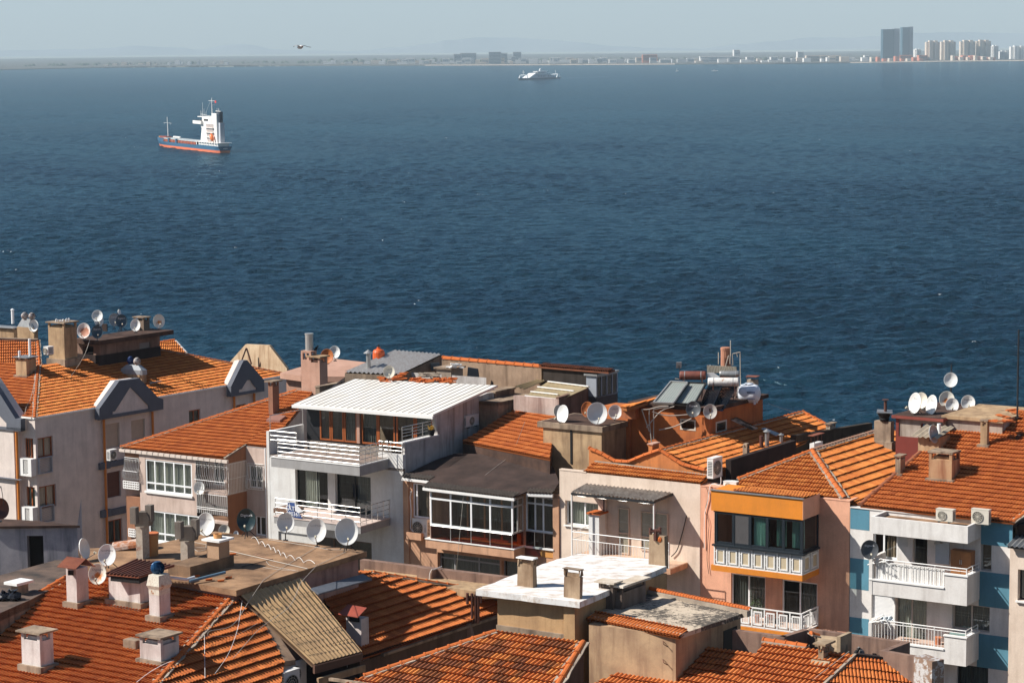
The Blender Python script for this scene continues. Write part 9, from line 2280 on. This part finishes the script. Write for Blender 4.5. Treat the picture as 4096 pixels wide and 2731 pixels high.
  for k, (f0, f1, hh, yy) in enumerate(((0, .22, .93, 6), (.2, .45, 1.0, 0), (.43, .62, .96, 8), (.6, .82, .99, 2), (.8, 1, .92, 8))): mb.box(atz0(A, 0) + u * f0 + V((0, yy, 0)), u * (f1 - f0), V((0, 30, 0)), V((0, 0, h * hh)))
  mb.cur = 1
  for k in range(int(h / 4.2)):
   for f0 in (.24, .64): mb.box(A + u * f0 + V((0, -.5, 3 + k * 4)), u * .06, V((0, .6, 0)), V((0, 0, 1.8)))
  mb.build('block', [WB[1] if i < 4 else WB[0], WB[2]], r)
 for i in range(26):
  x = 3485 + i * 24 if i < 9 else 3810 + (i - 9) * 10; o = blk(x, x + R_.randint(9, 16), 243 - (x - 3500) * .012 - R_.randint(6, 16), 247 - (x - 3500) * .014, WB[4] if i % 3 else WB[1], 120 + 30 * (i % 3)); o['label'] = 'red-roofed villa among the row at the foot of the far towers'; o['group'] = 'red-roofed villas on the far shore'
 # tree belt
 TB = plain('far_trees', (.05, .07, .05), .9, 0, .4, .02); m_ = MB()
 for i in range(520):
  x = R_.uniform(-60, 4150); fr = atz(S(x, yw(x)), 0); d = fr.y + R_.uniform(900, 2200); y = yw(x) - R_.uniform(7, 15 if x < 1250 else 24); c = atd(S(x, y), d); r = R_.uniform(5, 10); m_.lathe(V((c.x, c.y, c.z - r * 2)), V((0, 0, 1)), [(0, r * 1.1), (r * 1.8, r * 1.3), (r * 2.6, r * .7), (r * 2.9, .1)], 6)
 m_.build('treeline', TB, None, kind='stuff', label='dark belt of trees behind the far waterfront', loc=(0, 0, 0))
 sb = WB[1]; m_ = MB()
 for x0, x1 in ((1700, 2700), (2160, 2400), (3400, 4300)):
  for k in range(12): xa, xb = x0 + (x1 - x0) * k / 12, x0 + (x1 - x0) * (k + 1) / 12; a, b = atz(S(xa, yw(min(xa, 4380))), 0), atz(S(xb, yw(min(xb, 4380))), 0); m_.poly(a + V((0, -14, .6)), b + V((0, -14, .6)), b + V((0, 4, 2.3)), a + V((0, 4, 2.3)))
 m_.build('beach', plain('pale_sand', (.55, .45, .35), .9), kind='structure', loc=(0, 0, 0))
 for x, y, l in ((2858, 286, 'tiny white motor boat far off before the long white shore building'), (2708, 287, 'tiny dinghy far off, left of the motor boat'), (2093, 292, 'tiny sailing boat just beyond the ferry')):
  p = atz(S(x, y), 0); r = empty('small_boat', p, l, 'boat'); m_ = MB(); w = 7 if x == 2858 else 3; m_.prism([p + V((-w, 0, .2)), p + V((w, 0, .2)), p + V((w * 1.3, 0, 2)), p + V((-w, 0, 1.6))], V((0, 3, 0))); m_.build('hull', WB[0], r)
  m_ = MB(); m_.box(p + V((-w * .4, .5, 1.6)), V((w * .6, 0, 0)), V((0, 2, 0)), V((0, 0, 2 if x == 2858 else 5))); m_.build('cabin', WB[2], r)
far_shore()
# ------------------------------------------------------------------ gull
def gull():
 d = 150; g = _reg(1150, 150, 120 / 2352.); P = lambda x, y, dy=0: atd(g(x, y), d + dy); root = empty('seagull', P(1000, 760), 'brown-winged white gull gliding against the pale sky', 'bird')
 br = plain('gull_brown', (.16, .09, .055), .8); gr = plain('gull_grey', (.10, .10, .10), .8); wh = plain('gull_white', (.8, .78, .74), .8)
 m_ = MB(); m_.tube([P(760, 800), P(830, 790), P(940, 790), P(1060, 765), P(1180, 720), P(1240, 700)], .1, 10, radii=[.03, .085, .11, .12, .07, .015]); m_.build('body', wh, root, smooth=True)
 def wing(pts, mat, ch):
  m_ = MB(); k = len(pts); F_ = [P(x, y, -c) for (x, y), c in zip(pts, ch)]; B_ = [P(x, y + 12, c) for (x, y), c in zip(pts, ch)]
  for i in range(k - 1): m_.prism([F_[i], F_[i + 1], B_[i + 1], B_[i]], V((0, 0, .02)))
  m_.build('wing', mat, root)
 wing(((1000, 760), (940, 690), (860, 645), (740, 640)), br, (.18, .2, .17, .14)); wing(((740, 640), (640, 650), (560, 700)), wh, (.14, .12, .09)); wing(((560, 700), (500, 735), (440, 770)), gr, (.09, .06, .02))
 wing(((1050, 800), (1150, 760), (1240, 680), (1290, 655)), br, (.18, .2, .18, .17)); wing(((1290, 655), (1450, 700), (1620, 760), (1850, 792)), gr, (.17, .15, .1, .02))
gull()
# ================================================================== the air over the bay
hz = MB()
hz.box(V((-17000, -300, -8)), V((34000, 0, 0)), V((0, 28800, 0)), V((0, 0, 660)))
m_, nt_, b_ = nodes('haze_air'); nt_.nodes.remove(b_)
pv = N(nt_, 'VolumePrincipled'); pv.inputs['Color'].default_value = (0.72, 0.90, 1.0, 1); pv.inputs['Density'].default_value = HAZE
pv.inputs['Anisotropy'].default_value = 0.0
nt_.links.new(pv.outputs[0], nt_.nodes['Material Output'].inputs['Volume'])
hz.build('haze', m_, kind='stuff', loc=(0, 0, 0))
